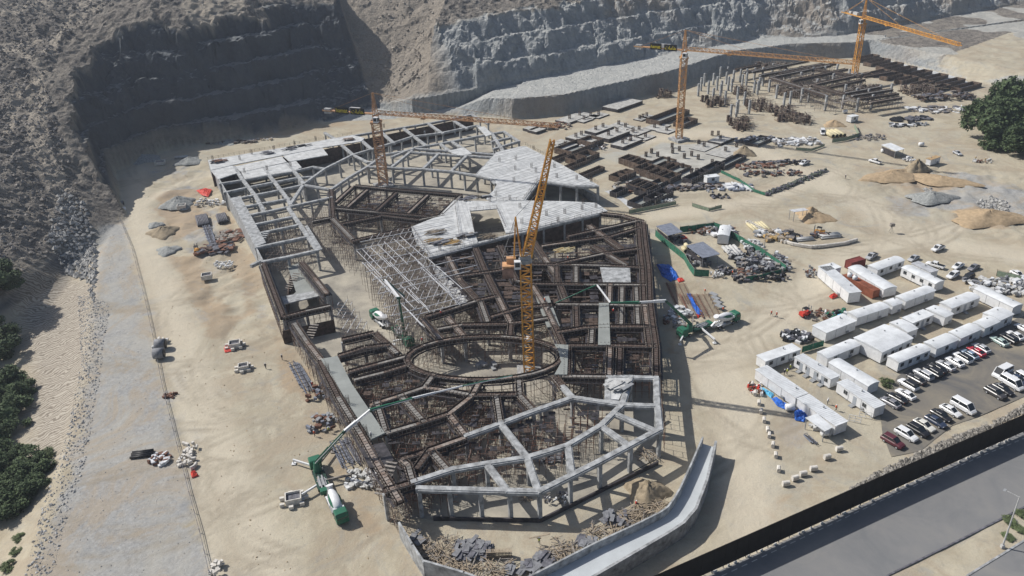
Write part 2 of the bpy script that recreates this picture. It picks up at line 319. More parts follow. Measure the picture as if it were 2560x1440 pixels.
slabz = np.maximum.reduce([zf([(1400, 330), (1560, 300), (1700, 330), (1560, 420), (1480, 400)], 6)*.5, zf([(1560, 420), (1650, 350), (1830, 385), (1760, 450), (1640, 500)], 5)*.8])
strip = zf([(30, 700), (150, 660), (235, 700), (225, 900), (160, 1140), (60, 1140), (60, 900)], 3)
hroad = np.zeros(X.shape)
for P, wd in [([(0, 112), (160, 106), (330, 98), (420, 88), (520, 74), (600, 52), (660, 42), (760, 38), (900, 40), (1040, 38)], 2.6), ([(0, 112), (120, 190), (60, 260), (20, 330)], 2.0), ([(140, 190), (240, 140), (330, 100)], 3.0), ([(480, 0), (520, 40), (560, 60)], 6), ([(150, 0), (60, 20), (0, 40)], 9), ([(95, 230), (100, 330), (120, 430), (170, 520)], 4)]:
    q = [gz(a, b_) for a, b_ in P]; d, _ = pdist(X, Y, [(v.x, v.y) for v in q]); hroad = np.maximum(hroad, np.clip(1.5-np.abs(d)/wd, 0, 1))
def attr(nm, a, b, c):
    at = me.color_attributes.new(nm, 'FLOAT_COLOR', 'POINT')
    at.data.foreach_set("color", np.stack([a, b, c, np.ones_like(a)], -1).astype('f').ravel())
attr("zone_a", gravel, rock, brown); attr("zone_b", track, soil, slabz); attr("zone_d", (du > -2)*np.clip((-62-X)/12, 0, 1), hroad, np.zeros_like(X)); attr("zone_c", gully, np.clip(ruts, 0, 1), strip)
gm = bpy.data.materials.new("ground"); gm.use_nodes = True; N = gm.node_tree; L = N.links; B = N.nodes["Principled BSDF"]; B.inputs["Roughness"].default_value = .95; B.inputs["Specular IOR Level"].default_value = .1
geo = N.nodes.new("ShaderNodeNewGeometry")
def nz(s, det=6, ro=.6, vec=None, dist=0):
    n = N.nodes.new("ShaderNodeTexNoise"); n.inputs["Scale"].default_value = s; n.inputs["Detail"].default_value = det; n.inputs["Roughness"].default_value = ro; n.inputs["Distortion"].default_value = dist
    L.new(vec or geo.outputs["Position"], n.inputs["Vector"]); return n.outputs["Fac"]
def ramp(f, stops):
    n = N.nodes.new("ShaderNodeValToRGB"); e = n.color_ramp.elements
    while len(e) < len(stops): e.new(.5)
    for i, (p, c) in enumerate(stops): e[i].position = p; e[i].color = (*c, 1) if isinstance(c, tuple) else (c, c, c, 1)
    L.new(f, n.inputs[0]); return n.outputs[0]
def mth(op, a, b=None, cl=False):
    n = N.nodes.new("ShaderNodeMath"); n.operation = op; n.use_clamp = cl
    for i, v in enumerate((a, b)):
        if v is None: continue
        if isinstance(v, (int, float)): n.inputs[i].default_value = v
        else: L.new(v, n.inputs[i])
    return n.outputs[0]
def mixc(f, a, b, bt='MIX'):
    n = N.nodes.new("ShaderNodeMix"); n.data_type = 'RGBA'; n.blend_type = bt
    for i, v in ((0, f), (6, a), (7, b)):
        if isinstance(v, (int, float)): n.inputs[i].default_value = v
        elif isinstance(v, tuple): n.inputs[i].default_value = (*v, 1)
        else: L.new(v, n.inputs[i])
    return n.outputs[2]
def zone(nm):
    a = N.nodes.new("ShaderNodeAttribute"); a.attribute_name = nm; s = N.nodes.new("ShaderNodeSeparateColor"); L.new(a.outputs["Color"], s.inputs[0]); return s.outputs
za, zb, zc, zd = zone("zone_a"), zone("zone_b"), zone("zone_c"), zone("zone_d")
big = nz(.018, 5, .6); mid = nz(.12, 7, .65, dist=.6); fin = nz(1.1, 6, .75); spk = nz(3.5, 4, .8)
def edge(m, w=.9): return mth('MULTIPLY_ADD', mth('SUBTRACT', mth('ADD', m, mth('MULTIPLY', mid, w)), .5*w+.5), 4, True) if False else ramp(mth('ADD', m, mth('MULTIPLY', mth('SUBTRACT', mid, .5), w)), [(.4, 0.0), (.6, 1.0)])
sandc = ramp(mid, [(.3, (.335, .285, .205)), (.48, (.43, .38, .285)), (.7, (.51, .46, .35))])
sandc = mixc(ramp(big, [(.4, 0.0), (.65, .6)]), sandc, (.45, .42, .335))
sandc = mixc(mth('MULTIPLY', ramp(nz(.05, 6, .7, dist=1.5), [(.52, 0.0), (.68, 1.0)]), .45), sandc, (.35, .345, .31))
grav = ramp(fin, [(.3, (.235, .235, .23)), (.55, (.35, .35, .342)), (.75, (.46, .455, .44))])
grav = mixc(ramp(nz(.045, 7, .7, dist=1.0), [(.42, 0.0), (.62, .8)]), grav, (.40, .385, .345)); grav = mixc(ramp(nz(.07, 6, .7, dist=1.5), [(.56, 0.0), (.68, .5)]), grav, (.23, .24, .25))
rk = ramp(nz(.16, 9, .72, dist=1.2), [(.25, (.2, .22, .235)), (.5, (.40, .43, .44)), (.7, (.58, .59, .575))])
vs = N.nodes.new("ShaderNodeMapping"); vs.inputs["Scale"].default_value = (1, 1, .12); L.new(geo.outputs["Position"], vs.inputs[0])
st = nz(.35, 6, .7, vs.outputs[0], 1.0); rk = mixc(.5, rk, ramp(st, [(.3, (.18, .195, .21)), (.7, (.5, .51, .50))]))
rk = mixc(ramp(nz(.02, 3, .5), [(.50, 0.0), (.66, .7)]), rk, (.40, .33, .26))
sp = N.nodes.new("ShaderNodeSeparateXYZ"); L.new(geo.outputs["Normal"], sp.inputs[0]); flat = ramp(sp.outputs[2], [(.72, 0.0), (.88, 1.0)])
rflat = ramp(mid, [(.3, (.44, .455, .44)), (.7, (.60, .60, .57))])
rk = mixc(mth('MULTIPLY', zd[0], .84), rk, (.04, .056, .08))  # left quarry face tinted darker and bluer to deepen its shade
rk = mixc(mth('MULTIPLY', flat, mth('SUBTRACT', 1.0, mth('MULTIPLY', zd[0], .68))), rk, rflat)  # pale flat bench tops keep less of that painted shade
br = ramp(nz(.09, 9, .75, dist=.8), [(.3, (.14, .13, .122)), (.5, (.28, .255, .225)), (.68, (.42, .38, .325))])
br = mixc(mth('MULTIPLY', ramp(nz(.55, 6, .8), [(.48, 0.0), (.56, 1.0)]), .8), br, (.10, .092, .088)); br = mixc(mth('MULTIPLY', ramp(nz(.9, 5, .8), [(.58, 0.0), (.66, 1.0)]), .6), br, (.46, .42, .37)); br = mixc(ramp(nz(.03, 6, .7), [(.52, 0.0), (.66, .75)]), br, (.37, .335, .285))
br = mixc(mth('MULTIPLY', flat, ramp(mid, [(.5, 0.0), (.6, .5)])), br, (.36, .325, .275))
c = sandc
c = mixc(edge(za[0], 1.5), c, grav)
c = mixc(mth('MULTIPLY', edge(zb[1], 1.3), .85), c, (.37, .285, .195)); c = mixc(mth('MULTIPLY', edge(zb[2], .6), .8), c, (.38, .39, .37))
c = mixc(mth('MULTIPLY', ramp(nz(.03, 8, .72, dist=2.5), [(.48, 0.0), (.58, 1.0)]), .62), c, (.37, .305, .225)); c = mixc(mth('MULTIPLY', ramp(nz(.04, 8, .75, dist=1.8), [(.55, 0.0), (.64, 1.0)]), .6), c, (.30, .30, .28)); c = mixc(mth('MULTIPLY', ramp(nz(.22, 7, .8, dist=2), [(.56, 0.0), (.66, 1.0)]), .35), c, (.29, .27, .235))
c = mixc(mth('MULTIPLY', zb[0], .75), c, (.56, .505, .40)); c = mixc(mth('MULTIPLY', mth('MULTIPLY', zc[1], ramp(mid, [(.4, .2), (.6, 1.0)])), .75), c, (.29, .25, .19))
br = mixc(mth('MULTIPLY', edge(zd[1], .7), .85), br, (.46, .41, .34))
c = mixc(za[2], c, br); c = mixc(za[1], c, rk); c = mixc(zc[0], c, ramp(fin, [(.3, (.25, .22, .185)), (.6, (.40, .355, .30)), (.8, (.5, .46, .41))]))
wv = N.nodes.new("ShaderNodeTexWave"); wv.inputs["Scale"].default_value = .28; wv.inputs["Distortion"].default_value = 14; wv.inputs["Detail"].default_value = 3; mp = N.nodes.new("ShaderNodeMapping"); mp.inputs["Rotation"].default_value = (0, 0, R(68)); L.new(geo.outputs["Position"], mp.inputs[0]); L.new(mp.outputs[0], wv.inputs[0])
c = mixc(zc[2], c, ramp(wv.outputs["Fac"], [(.15, (.22, .19, .155)), (.5, (.36, .32, .265)), (.8, (.44, .40, .335))]))
c = mixc(mth('MULTIPLY', ramp(spk, [(.5, 0.0), (.72, 1.0)]), .28), c, (.16, .15, .135)); c = mixc(mth('MULTIPLY', ramp(nz(2.1, 4, .8), [(.6, 0.0), (.75, 1.0)]), .35), c, (.55, .53, .48))
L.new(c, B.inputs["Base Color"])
bu = N.nodes.new("ShaderNodeBump"); bu.inputs["Distance"].default_value = 1.0
rough_zone = mth('ADD', mth('MULTIPLY', mth('MAXIMUM', za[1], za[2]), .8), .28, True); L.new(rough_zone, bu.inputs["Strength"])
vor = N.nodes.new("ShaderNodeTexVoronoi"); vor.inputs["Scale"].default_value = .35; L.new(geo.outputs["Position"], vor.inputs["Vector"])
hh = mth('ADD', mth('MULTIPLY', nz(.5, 9, .75, dist=.5), 2.2), mth('MULTIPLY', vor.outputs["Distance"], .5)); L.new(hh, bu.inputs["Height"]); L.new(bu.outputs[0], B.inputs["Normal"])
me.materials.append(gm)
ground = link(bpy.data.objects.new("ground", me)); tag(ground, kind="structure")
def GZP(pts): return [gz(a, b) for a, b in pts]
def sheet(name, pts, z, m, kind="structure", label=None, cat=None, grid=None):
    b = MB(); P = [(p[0], p[1], z) for p in GP(pts)]
    n = len(P)
    if sum(P[i][0]*P[(i+1) % n][1]-P[(i+1) % n][0]*P[i][1] for i in range(n)) < 0: P = P[::-1]
    b.add(P, [tuple(range(n))]); o = b.build(name, m); tag(o, label, cat, None, kind); return o
# asphalt
def asphalt(name, lo, hi, dusty):
    m = mat(name, hi, .9, .0); m.node_tree.nodes["Principled BSDF"].inputs["Specular IOR Level"].default_value = .2
    n = m.node_tree; b = n.nodes["Principled BSDF"]; ge = n.nodes.new("ShaderNodeNewGeometry")
    no = n.nodes.new("ShaderNodeTexNoise"); no.inputs["Scale"].default_value = .07; no.inputs["Detail"].default_value = 9; no.inputs["Roughness"].default_value = .68; no.inputs["Distortion"].default_value = .8
    n.links.new(ge.outputs["Position"], no.inputs["Vector"]); cr = n.nodes.new("ShaderNodeValToRGB"); e = cr.color_ramp.elements
    e[0].position = .36; e[0].color = (*lo, 1); e[1].position = .52; e[1].color = (*hi, 1); k = e.new(.66); k.color = (*dusty, 1)
    n.links.new(no.outputs["Fac"], cr.inputs[0]); n.links.new(cr.outputs[0], b.inputs["Base Color"]); return m
asA = asphalt("road_asphalt", (.17, .175, .18), (.205, .205, .205), (.235, .23, .22)); asB = asphalt("parking_asphalt", (.12, .12, .12), (.19, .175, .15), (.27, .24, .185))
sheet("road", [(3400, 690), (1600, 1518), (1300, 1680), (1900, 1900), (2217, 1440), (2560, 1268), (3400, 850)], .01, asA)
sheet("parking_lot", [(2206, 1085), (2228, 1142), (2300, 1128), (2380, 1064), (2440, 1044), (2560, 992), (2760, 900), (2760, 740), (2560, 790), (2430, 840), (2300, 905), (2245, 940), (2215, 985), (2200, 1030)], .014, asB)
sheet("side_road", [(2417, 1440), (2560, 1352), (3400, 950), (3600, 1100), (2600, 1900), (2000, 1750)], .012, asA)
# ------------------------------------------------------------ main building under construction
DZ = 7.5
def cap(bname, items, mats, parent, kindmax=100):   # items: list of (size_px, MB); first 100 as parts, rest one stuff part
    items.sort(key=lambda t: -t[0])
    for s_, b in items[:kindmax]: b.build(bname, mats, parent)
    rest = MB(parent.location)
    for s_, b in items[kindmax:]:
        n = len(rest.v); rest.v += b.v; rest.f += [[n+i for i in f] for f in b.f]; rest.m += b.m
    if rest.v: rest.build(bname+"_row", mats, parent, kind="stuff")
base = G(1250, 760); BO = (base.x, base.y, 0)
bld = thing("concrete_building", "large unfinished concrete building with open beams, pale slabs and a round opening", "building", BO)
CL = []    # clean concrete beams (w, points)
CL += [(1.1, p) for p in [
 [(1046, 1218), (1200, 1222), (1348, 1226)], [(1348, 1226), (1500, 1150), (1650, 1070)], [(1650, 1070), (1644, 1010), (1641, 942)],
 [(1033, 1202), (1131, 1170), (1216, 1156), (1320, 1140), (1420, 1110), (1504, 1060), (1556, 1009), (1577, 940)],
 [(1165, 1087), (1251, 1056), (1333, 1025), (1431, 991), (1556, 1009), (1642, 1012)], [(1431, 991), (1408, 965)],
 [(1251, 1056), (1318, 1141)], [(1318, 1141), (1346, 1225)], [(1216, 1156), (1268, 1224)], [(1420, 1110), (1430, 1184)], [(1504, 1062), (1572, 1111)], [(1535, 1030), (1639, 1074)],
 [(1521, 940), (1577, 940), (1641, 942)], [(1521, 940), (1520, 1000)], [(1520, 1000), (1548, 1005)],
 [(585, 415), (607, 448), (640, 490), (660, 527)], [(660, 420), (690, 458), (720, 497), (727, 512)], [(717, 407), (740, 432), (760, 458)],
 [(550, 457), (607, 448), (660, 438), (730, 427), (782, 415)], [(782, 415), (812, 420)], [(561, 479), (640, 462), (745, 442), (777, 440)], [(592, 494), (680, 477), (757, 460)], [(612, 515), (668, 505), (725, 495)],
 [(625, 536), (675, 526), (725, 515), (828, 492)], [(640, 559), (732, 540)], [(655, 580), (750, 560)], [(640, 617), (768, 590)], [(657, 652), (720, 640), (792, 624)], [(720, 517), (755, 568), (792, 622)],
 [(725, 510), (760, 457), (812, 420), (882, 385), (977, 357), (1030, 340), (1107, 330), (1192, 312)], [(880, 338), (960, 325), (1075, 306), (1180, 285)],
 [(1192, 312), (1230, 332), (1258, 376)], [(1072, 308), (1107, 332)], [(1010, 320), (1065, 362)], [(1135, 300), (1167, 320)], [(1180, 285), (1220, 307)], [(855, 361), (882, 385), (920, 404)], [(905, 350), (930, 372)], [(955, 330), (985, 356)],
 [(980, 390), (1017, 375), (1040, 367), (1100, 357), (1230, 332), (1260, 327), (1297, 351)], [(1297, 351), (1235, 370)], [(1230, 352), (1280, 341)], [(1100, 357), (1125, 376)], [(1130, 352), (1172, 378)],
 [(1040, 370), (1140, 376), (1237, 384)], [(1022, 379), (1120, 385), (1228, 392)], [(980, 415), (1030, 375)], [(1057, 421), (1097, 382)], [(1127, 427), (1167, 387)], [(1192, 436), (1243, 381)],
 [(960, 417), (1057, 421), (1130, 427), (1192, 437), (1228, 446), (1240, 457)], [(831, 469), (870, 443), (918, 415), (960, 417)], [(760, 461), (828, 472)], [(920, 404), (960, 402)], [(918, 415), (960, 385), (1017, 375)],
 [(1361, 453), (1442, 464), (1495, 464)], [(1075, 640), (1195, 606), (1305, 579), (1410, 553), (1500, 532)], [(1345, 452), (1308, 503)], [(812, 330), (845, 350)], [(630, 660), (650, 650)]]]
FW = [(1.5, p) for p in [
 [(846, 889), (912, 868), (975, 861)], [(872, 927), (945, 907), (1017, 888)], [(885, 947), (960, 928), (1025, 908)], [(925, 1010), (995, 988), (1060, 966)], [(965, 1080), (1040, 1058), (1122, 1032), (1178, 988)],
 [(1003, 1145), (1075, 1122), (1165, 1090)], [(960, 1225), (1033, 1202)], [(1060, 966), (1085, 932)], [(1060, 966), (1120, 974), (1180, 985), (1297, 983), (1333, 1022)], [(1122, 1032), (1165, 1087)], [(1075, 1122), (1118, 1170)],
 [(1297, 948), (1299, 983)], [(1180, 985), (1198, 952)], [(1385, 937), (1408, 965)], [(1405, 938), (1520, 940)], [(1421, 862), (1525, 862), (1640, 864)], [(1421, 862), (1419, 938)], [(1525, 862), (1523, 938)], [(1640, 864), (1641, 940)],
 [(1394, 829), (1460, 818), (1525, 815), (1622, 815)], [(1389, 759), (1494, 760), (1620, 763)], [(1330, 708), (1460, 710), (1614, 711)], [(1330, 660), (1430, 661), (1525, 663), (1608, 668)], [(1389, 660), (1450, 646), (1514, 632), (1600, 620)],
 [(1355, 614), (1440, 602), (1528, 590), (1600, 568)], [(1500, 532), (1555, 538), (1608, 553)], [(1608, 553), (1614, 610), (1622, 668), (1625, 755), (1632, 810), (1640, 864)], [(1595, 556), (1600, 620), (1606, 668), (1610, 755), (1617, 810), (1624, 864)],
 [(1472, 562), (1510, 590), (1555, 621)], [(1480, 613), (1525, 638), (1567, 663)], [(1600, 550), (1540, 564), (1480, 577), (1420, 590)], [(1525, 707), (1523, 757)], [(1555, 711), (1553, 812)], [(1590, 711), (1595, 812)], [(1480, 815), (1478, 862)],
 [(1189, 618), (1215, 680), (1244, 738), (1278, 806), (1274, 838)], [(1330, 596), (1360, 640), (1389, 682), (1417, 755)], [(1330, 710), (1361, 760), (1385, 810), (1408, 860)], [(1200, 749), (1219, 802)], [(1064, 790), (1130, 770), (1194, 749), (1244, 738)],
 [(1228, 790), (1305, 767), (1380, 760)], [(1278, 806), (1330, 800), (1372, 793)], [(1094, 821), (1155, 810), (1267, 808)], [(1053, 793), (1103, 846)], [(1117, 790), (1161, 840)], [(1250, 612), (1290, 700), (1330, 708)], [(1260, 640), (1330, 634)], [(1215, 680), (1290, 668), (1330, 660)],
 [(1140, 690), (1215, 680)], [(1120, 640), (1150, 700), (1194, 749)], [(886, 463), (965, 471), (1060, 479), (1154, 487)], [(882, 465), (839, 504)], [(918, 473), (869, 516)], [(991, 480), (941, 526)], [(1069, 486), (1020, 532)], [(1152, 488), (1101, 536)],
 [(837, 520), (943, 530), (1075, 541)], [(951, 537), (1048, 549), (1110, 536)], [(780, 553), (831, 543)], [(831, 545), (884, 599)], [(880, 602), (955, 585), (1028, 568)], [(850, 560), (951, 540)], [(828, 472), (830, 505), (833, 543)], [(657, 655), (682, 722), (708, 790)],
 [(707, 790), (765, 775), (825, 762)], [(855, 847), (935, 829)], [(847, 889), (910, 873), (970, 860)], [(935, 829), (965, 855), (992, 880)], [(735, 805), (765, 850), (802, 897)], [(800, 900), (845, 990), (900, 1080), (945, 1160), (1000, 1250)], [(1033, 1205), (1020, 1160), (1003, 1145)], [(752, 652), (785, 692), (817, 732)],
 [(1440, 760), (1442, 815)], [(1392, 662), (1392, 708)], [(1440, 662), (1440, 708)], [(1550, 864), (1548, 938)], [(1000, 985), (1060, 1052)], [(940, 1000), (965, 1080)], [(1240, 985), (1251, 1056)], [(1040, 1170), (1075, 1122)]]]
EL = [(1210+193*math.cos(a)*1.0, 893+54*math.sin(a)-4*math.cos(a)) for a in [i*2*math.pi/28 for i in range(29)]]
TRUSS = []
def seglen(a, b): return math.hypot(a[0]-b[0], a[1]-b[1])
beams, cols, fwb, shor = [], [], [], []
nodes = []
def addcol(p, w=.75, h=DZ-1.0):
    for n_ in nodes:
        if (n_-p).length < 5.0: return
    nodes.append(p.copy()); b = MB(BO); b.box((p.x, p.y, h/2), (w, w, h), .4); cols.append((PX(p)[1], b))
_zo = 0
for w_, pl in CL:
    _zo += 1; P = [G(x, y, DZ)+Vector((0, 0, -.006*(_zo % 23))) for x, y in pl]
    for i in range(len(P)-1):
        a, b_ = P[i], P[i+1]; m = MB(BO); d = (b_-a).normalized()
        m.bar(a-d*.5, b_+d*.5, w_, 1.0, 0, top=True) if i % 2 == 0 else m.bar(a-d*.45-Vector((0, 0, .003)), b_+d*.45-Vector((0, 0, .003)), w_-.01, .995, 0, top=True)
        sd_ = Vector((-d.y, d.x, 0))
        for s in (-1, 1): m.bar(a+sd_*s*(w_/2+.12)-Vector((0, 0, .35)), b_+sd_*s*(w_/2+.12)-Vector((0, 0, .35)), .24, .3)
        beams.append((seglen(pl[i], pl[i+1]), m)); addcol(a); addcol(b_)
        n = int((b_-a).length//11)
        for k in range(1, n+1): addcol(a.lerp(b_, k/(n+1)))
def trough(m, a, b_, w_, z=DZ, studs=True):
    _core = random.choice((2, 2, 5, 6))
    d = (b_-a); Ln = d.length; d.normalize(); s_ = Vector((-d.y, d.x, 0)); up = Vector((0, 0, 1))
    m.bar(a-up*1.0, b_-up*1.0, w_, .2, 0)
    m.bar(a-up*.42, b_-up*.42, w_*.6, .5, _core)
    for s in (-1, 1):
        m.bar(a+s_*s*w_/2-up*.5, b_+s_*s*w_/2-up*.5, .07, 1.2, 1)
        m.bar(a+s_*s*(w_/2+.1)-up*.1, b_+s_*s*(w_/2+.1)-up*.1, .12, .12, 3); m.bar(a+s_*s*(w_/2+.1)-up*.8, b_+s_*s*(w_/2+.1)-up*.8, .14, .14, 1)
        m.bar(a+s_*s*(w_/2+.55)-up*1.15, b_+s_*s*(w_/2+.55)-up*1.15, .5, .08, 4)
    k = .4
    while k < Ln:
        p = a+d*k
        for s in (-1, 1):
            m.bar(p+s_*s*(w_/2+.13)-up*1.15, p+s_*s*(w_/2+.13)+up*.35, .1, .1, 3 if int(k*3) % 3 else 5)
        m.bar(p-s_*w_*.25-up*.1, p+s_*w_*.25-up*.1, .07, .07, 5); k += .95
FM = None
def shoring(m, a, b_, w_, zt, step=1.6, lev=(1.6, 3.3, 5.0)):
    d = (b_-a); Ln = d.length; d.normalize(); s_ = Vector((-d.y, d.x, 0)); n = max(1, int(Ln/step)); rows = []
    for s in (-1, 1):
        q = [a+d*(Ln*i/n)+s_*s*(w_/2+.5) for i in range(n+1)]
        for p in q: m.bar((p.x, p.y, 0), (p.x, p.y, zt+random.choice((0, 0, 0, .9))), .075, .075, random.choice((0, 0, 1)))
        for z in lev: m.bar((q[0].x, q[0].y, z), (q[-1].x, q[-1].y, z), .06, .06, 0)
        rows.append(q)
    for i in range(0, n+1):
        for z in lev[::2]: m.bar((rows[0][i].x, rows[0][i].y, z), (rows[1][i].x, rows[1][i].y, z), .055, .055, 0)
    for i in range(0, n, 3):
        for q in rows: m.bar((q[i].x, q[i].y, .2), (q[min(n, i+2)].x, q[min(n, i+2)].y, zt-1.2), .055, .055, 1)
scaf = []
for w_, pl in FW+[(1.25, EL)]:
    _zo += 1; P = [G(x, y, DZ)+Vector((0, 0, .007*(_zo % 31)-.1)) for x, y in pl]; tot = sum((P[i+1]-P[i]).length for i in range(len(P)-1))
    if pl is EL:
        q = []
        for i in range(0, 28, 4):
            m = MB(BO)
            for j in range(i, i+4): trough(m, P[j], P[j+1], w_)
            fwb.append((400, m))
            g = MB(P[i+2].to_3d()*1); g.o.z = 0
            for j in range(i, i+4): shoring(g, P[j], P[j+1], w_, DZ-1.3)
            scaf.append((g, P[i+2]))
        for i in range(0, 28, 3): addcol(P[i])
        continue
    for i in range(len(P)-1):
        m = MB(BO); trough(m, P[i], P[i+1], w_); fwb.append((seglen(pl[i], pl[i+1]), m)); addcol(P[i]); addcol(P[i+1])
    mid_ = P[len(P)//2]; g = MB((mid_.x, mid_.y, 0))
    for i in range(len(P)-1): shoring(g, P[i], P[i+1], w_, DZ-1.3)
    scaf.append((g, mid_))
cap("beam", beams, [M['conc']], bld); cap("column", cols, [M['conc']], bld)
cap("formwork_beam", fwb, [M['ply'], M['ply'], M['rebar'], M['oldwood'], M['ply2'], M['pipe'], mat('dusty_formed_concrete', (.25, .24, .225), .9, .3, .6)], bld)
its = []
for g, p in scaf:
    o = g.build("scaffolding", [M['pipe'], M['rust']]); tag(o, "x", "scaffolding", "pipe scaffolding carrying the brown formwork beams"); its.append(o)
# bays filled with shoring towers
BAYS = [([(880, 604), (1028, 570), (1075, 642), (1170, 757), (1055, 800), (1010, 850), (985, 830), (940, 740), (905, 650)], 0, 1.8, "tall silver and grey pipe scaffolding filling the bay beside the white ramp slab"),
 ([(1165, 1095), (1251, 1062), (1430, 997), (1550, 1013), (1502, 1058), (1420, 1107), (1318, 1136), (1216, 1152), (1131, 1165)], 1, 1.55, "rusty red scaffolding in the bay behind the clean front beams"),
 ([(1085, 942), (1200, 957), (1295, 987), (1333, 1022), (1250, 1052), (1165, 1085), (1122, 1030), (1062, 970)], 1, 1.6, "brown scaffolding in the bay in front of the round opening"),
 ([(1422, 866), (1638, 868), (1638, 936), (1422, 934)], 1, 1.6, "brown scaffolding in the square bays at the right of the round opening"),
 ([(1400, 762), (1620, 766), (1634, 860), (1412, 860)], 1, 2.4, "dark scaffolding under the wet concrete strip on the right side"),
 ([(1335, 600), (1600, 570), (1620, 758), (1420, 755), (1392, 680)], 0, 2.4, "dense grey scaffolding under the right rear corner beams"),
 ([(850, 892), (1015, 884), (1058, 966), (1120, 1030), (965, 1078), (905, 985)], 1, 1.7, "grey brown scaffolding in the bays beside the long wet slab"),
 ([(965, 1085), (1120, 1036), (1165, 1088), (1216, 1154), (1120, 1168), (1035, 1200), (1000, 1150)], 1, 1.7, "red brown scaffolding in the front left bays"),
 ([(1090, 640), (1300, 590), (1330, 650), (1417, 755), (1280, 766), (1180, 752)], 0, 2.6, "dark scaffolding in the shaded middle bays behind the luffing crane"),
 ([(840, 510), (885, 470), (1150, 490), (1100, 534), (945, 526)], 1, 1.6, "dark scaffolding under the five slanting formwork beams"),
 ([(832, 765), (872, 750), (932, 824), (857, 847)], 0, 1.8, "silver pipe scaffold tower beside the rear mixer lorry"),
 ([(735, 480+40), (828, 497), (833, 540), (752, 556)], 0, 2.4, "sparse scaffolding in the open bay left of the dark formwork"),
 ([(625, 540), (722, 520), (788, 618), (665, 645)], 0, 1.8, "grey scaffolding under the left side beams"),
 ([(760, 565), (830, 548), (880, 604), (905, 650), (935, 730), (880, 640), (800, 600)], 0, 2.2, "thin scaffolding in the passage left of the silver pipe field"),
 ([(1642, 870), (1665, 872), (1668, 1065), (1652, 1065)], 1, 1.8, "tall brown scaffolding along the front right side wall"),
 ([(1608, 556), (1628, 560), (1664, 868), (1642, 868)], 0, 1.8, "long grey scaffolding along the right side of the building"),
 ([(735, 800), (800, 890), (845, 985), (925, 1115), (1000, 1250), (985, 1262), (900, 1120), (820, 985), (775, 900), (720, 810)], 0, 1.7, "long pale pipe scaffolding along the left side of the building"),
 ([(1005, 1180), (1130, 1172), (1150, 1222), (1046, 1222), (1000, 1250)], 1, 1.8, "dark red scaffolding under the front left corner")]
for bi, (poly, cm, stp, lab) in enumerate(BAYS):
    P = GP(poly, DZ); cx = sum(p.x for p in P)/len(P); cy = sum(p.y for p in P)/len(P); g = MB((cx, cy, 0)); an = .12+random.uniform(-.1, .1)
    x0 = min(p.x for p in P)-3; x1 = max(p.x for p in P)+3; y0 = min(p.y for p in P)-3; y1 = max(p.y for p in P)+3
    nx_ = int((x1-x0)/stp)+1; ny_ = int((y1-y0)/stp)+1
    A, Bq = np.meshgrid(np.arange(nx_), np.arange(ny_), indexing='ij'); gx_ = x0+A*stp+Bq*.25; gy_ = y0+Bq*stp-A*.18
    ins = inpoly(gx_, gy_, P)
    tall = 8.8 if bi in (0, 10) else DZ-.9
    for i in range(nx_):
        for j in range(ny_):
            if not ins[i, j] or random.random() < .06: continue
            a = (gx_[i, j], gy_[i, j]); ht = tall+random.choice((-1.2, 0, 0, .6))
            g.bar((*a, 0), (*a, ht), .08, .08, cm if random.random() < .7 else 0)
            for di, dj in ((1, 0), (0, 1)):
                if i+di < nx_ and j+dj < ny_ and ins[i+di, j+dj]:
                    b_ = (gx_[i+di, j+dj], gy_[i+di, j+dj])
                    for z in (1.9, 3.8, 5.7) if bi not in (0,) else (2, 4, 6, 8):
                        if random.random() < (.8 if bi != 8 else .95): g.bar((*a, z), (*b_, z), .065, .065, cm if random.random() < .6 else 0)
                    if bi in (0, 10) and random.random() < .75: g.bar((*a, 8.3), (*b_, 8.3), .11, .11, 3 if di == 0 else 0)
            if random.random() < {4: .75, 5: .7, 8: .85, 1: .3, 2: .3, 3: .4, 7: .35, 6: .3, 9: .5, 17: .3}.get(bi, 0):   # plank and ply decks on the scaffolding, extra ones added to darken some bays
                g.box((a[0], a[1], 5.9), (stp*.97, stp*random.choice((.3, .6, .95)), .08), random.uniform(-.1, .1), random.choice((2, 2, 4)))
            if random.random() < .07: g.bar((a[0], a[1], .3), (a[0]+random.uniform(-2, 2), a[1]+random.uniform(-2, 2), 5), .08, .08, random.choice((0, 3)))
    if bi == 0:                            # long loose pipes on top of the field
        u_ = (G(990, 730, 8.6)-G(892, 627, 8.6)).normalized(); v_ = (G(1040, 672, 8.6)-G(900, 705, 8.6)).normalized()
        for (x, y, Lp, dr) in [(892, 627, 22, 0), (905, 622, 26, 0), (925, 617, 18, 0), (945, 612, 16, 0), (960, 604, 20, 0), (985, 598, 24, 0), (1000, 590, 20, 0), (905, 655, 24, 0), (918, 660, 20, 0), (940, 690, 18, 0), (985, 720, 16, 0), (1000, 712, 14, 0), (1020, 720, 14, 0), (1030, 735, 12, 0), (990, 745, 18, 0), (1010, 765, 14, 0), (955, 640, 26, 0), (975, 655, 22, 0), (1040, 650, 24, 0), (1052, 668, 22, 0),
                         (1062, 640, 26, 0), (1075, 690, 20, 0), (890, 625, 30, 1), (905, 660, 32, 1), (930, 700, 32, 1), (945, 735, 28, 1), (960, 770, 26, 1), (900, 605, 30, 1), (915, 680, 34, 1), (975, 790, 22, 1), (925, 640, 30, 1), (950, 720, 30, 1), (990, 800, 20, 1)]:
            a = G(x, y, 8.6+(.2 if dr else 0)); e = (v_ if dr else u_)*Lp; g.bar(a, a+e+Vector((0, 0, random.uniform(-.4, .4))), .15, .15, 3)
    o = g.build("scaffolding", [M['pipe'], M['rust'], M['ply2'], M['silver'], M['ply']]); tag(o, lab, "scaffolding", "scaffolding filling the bays of the main building")
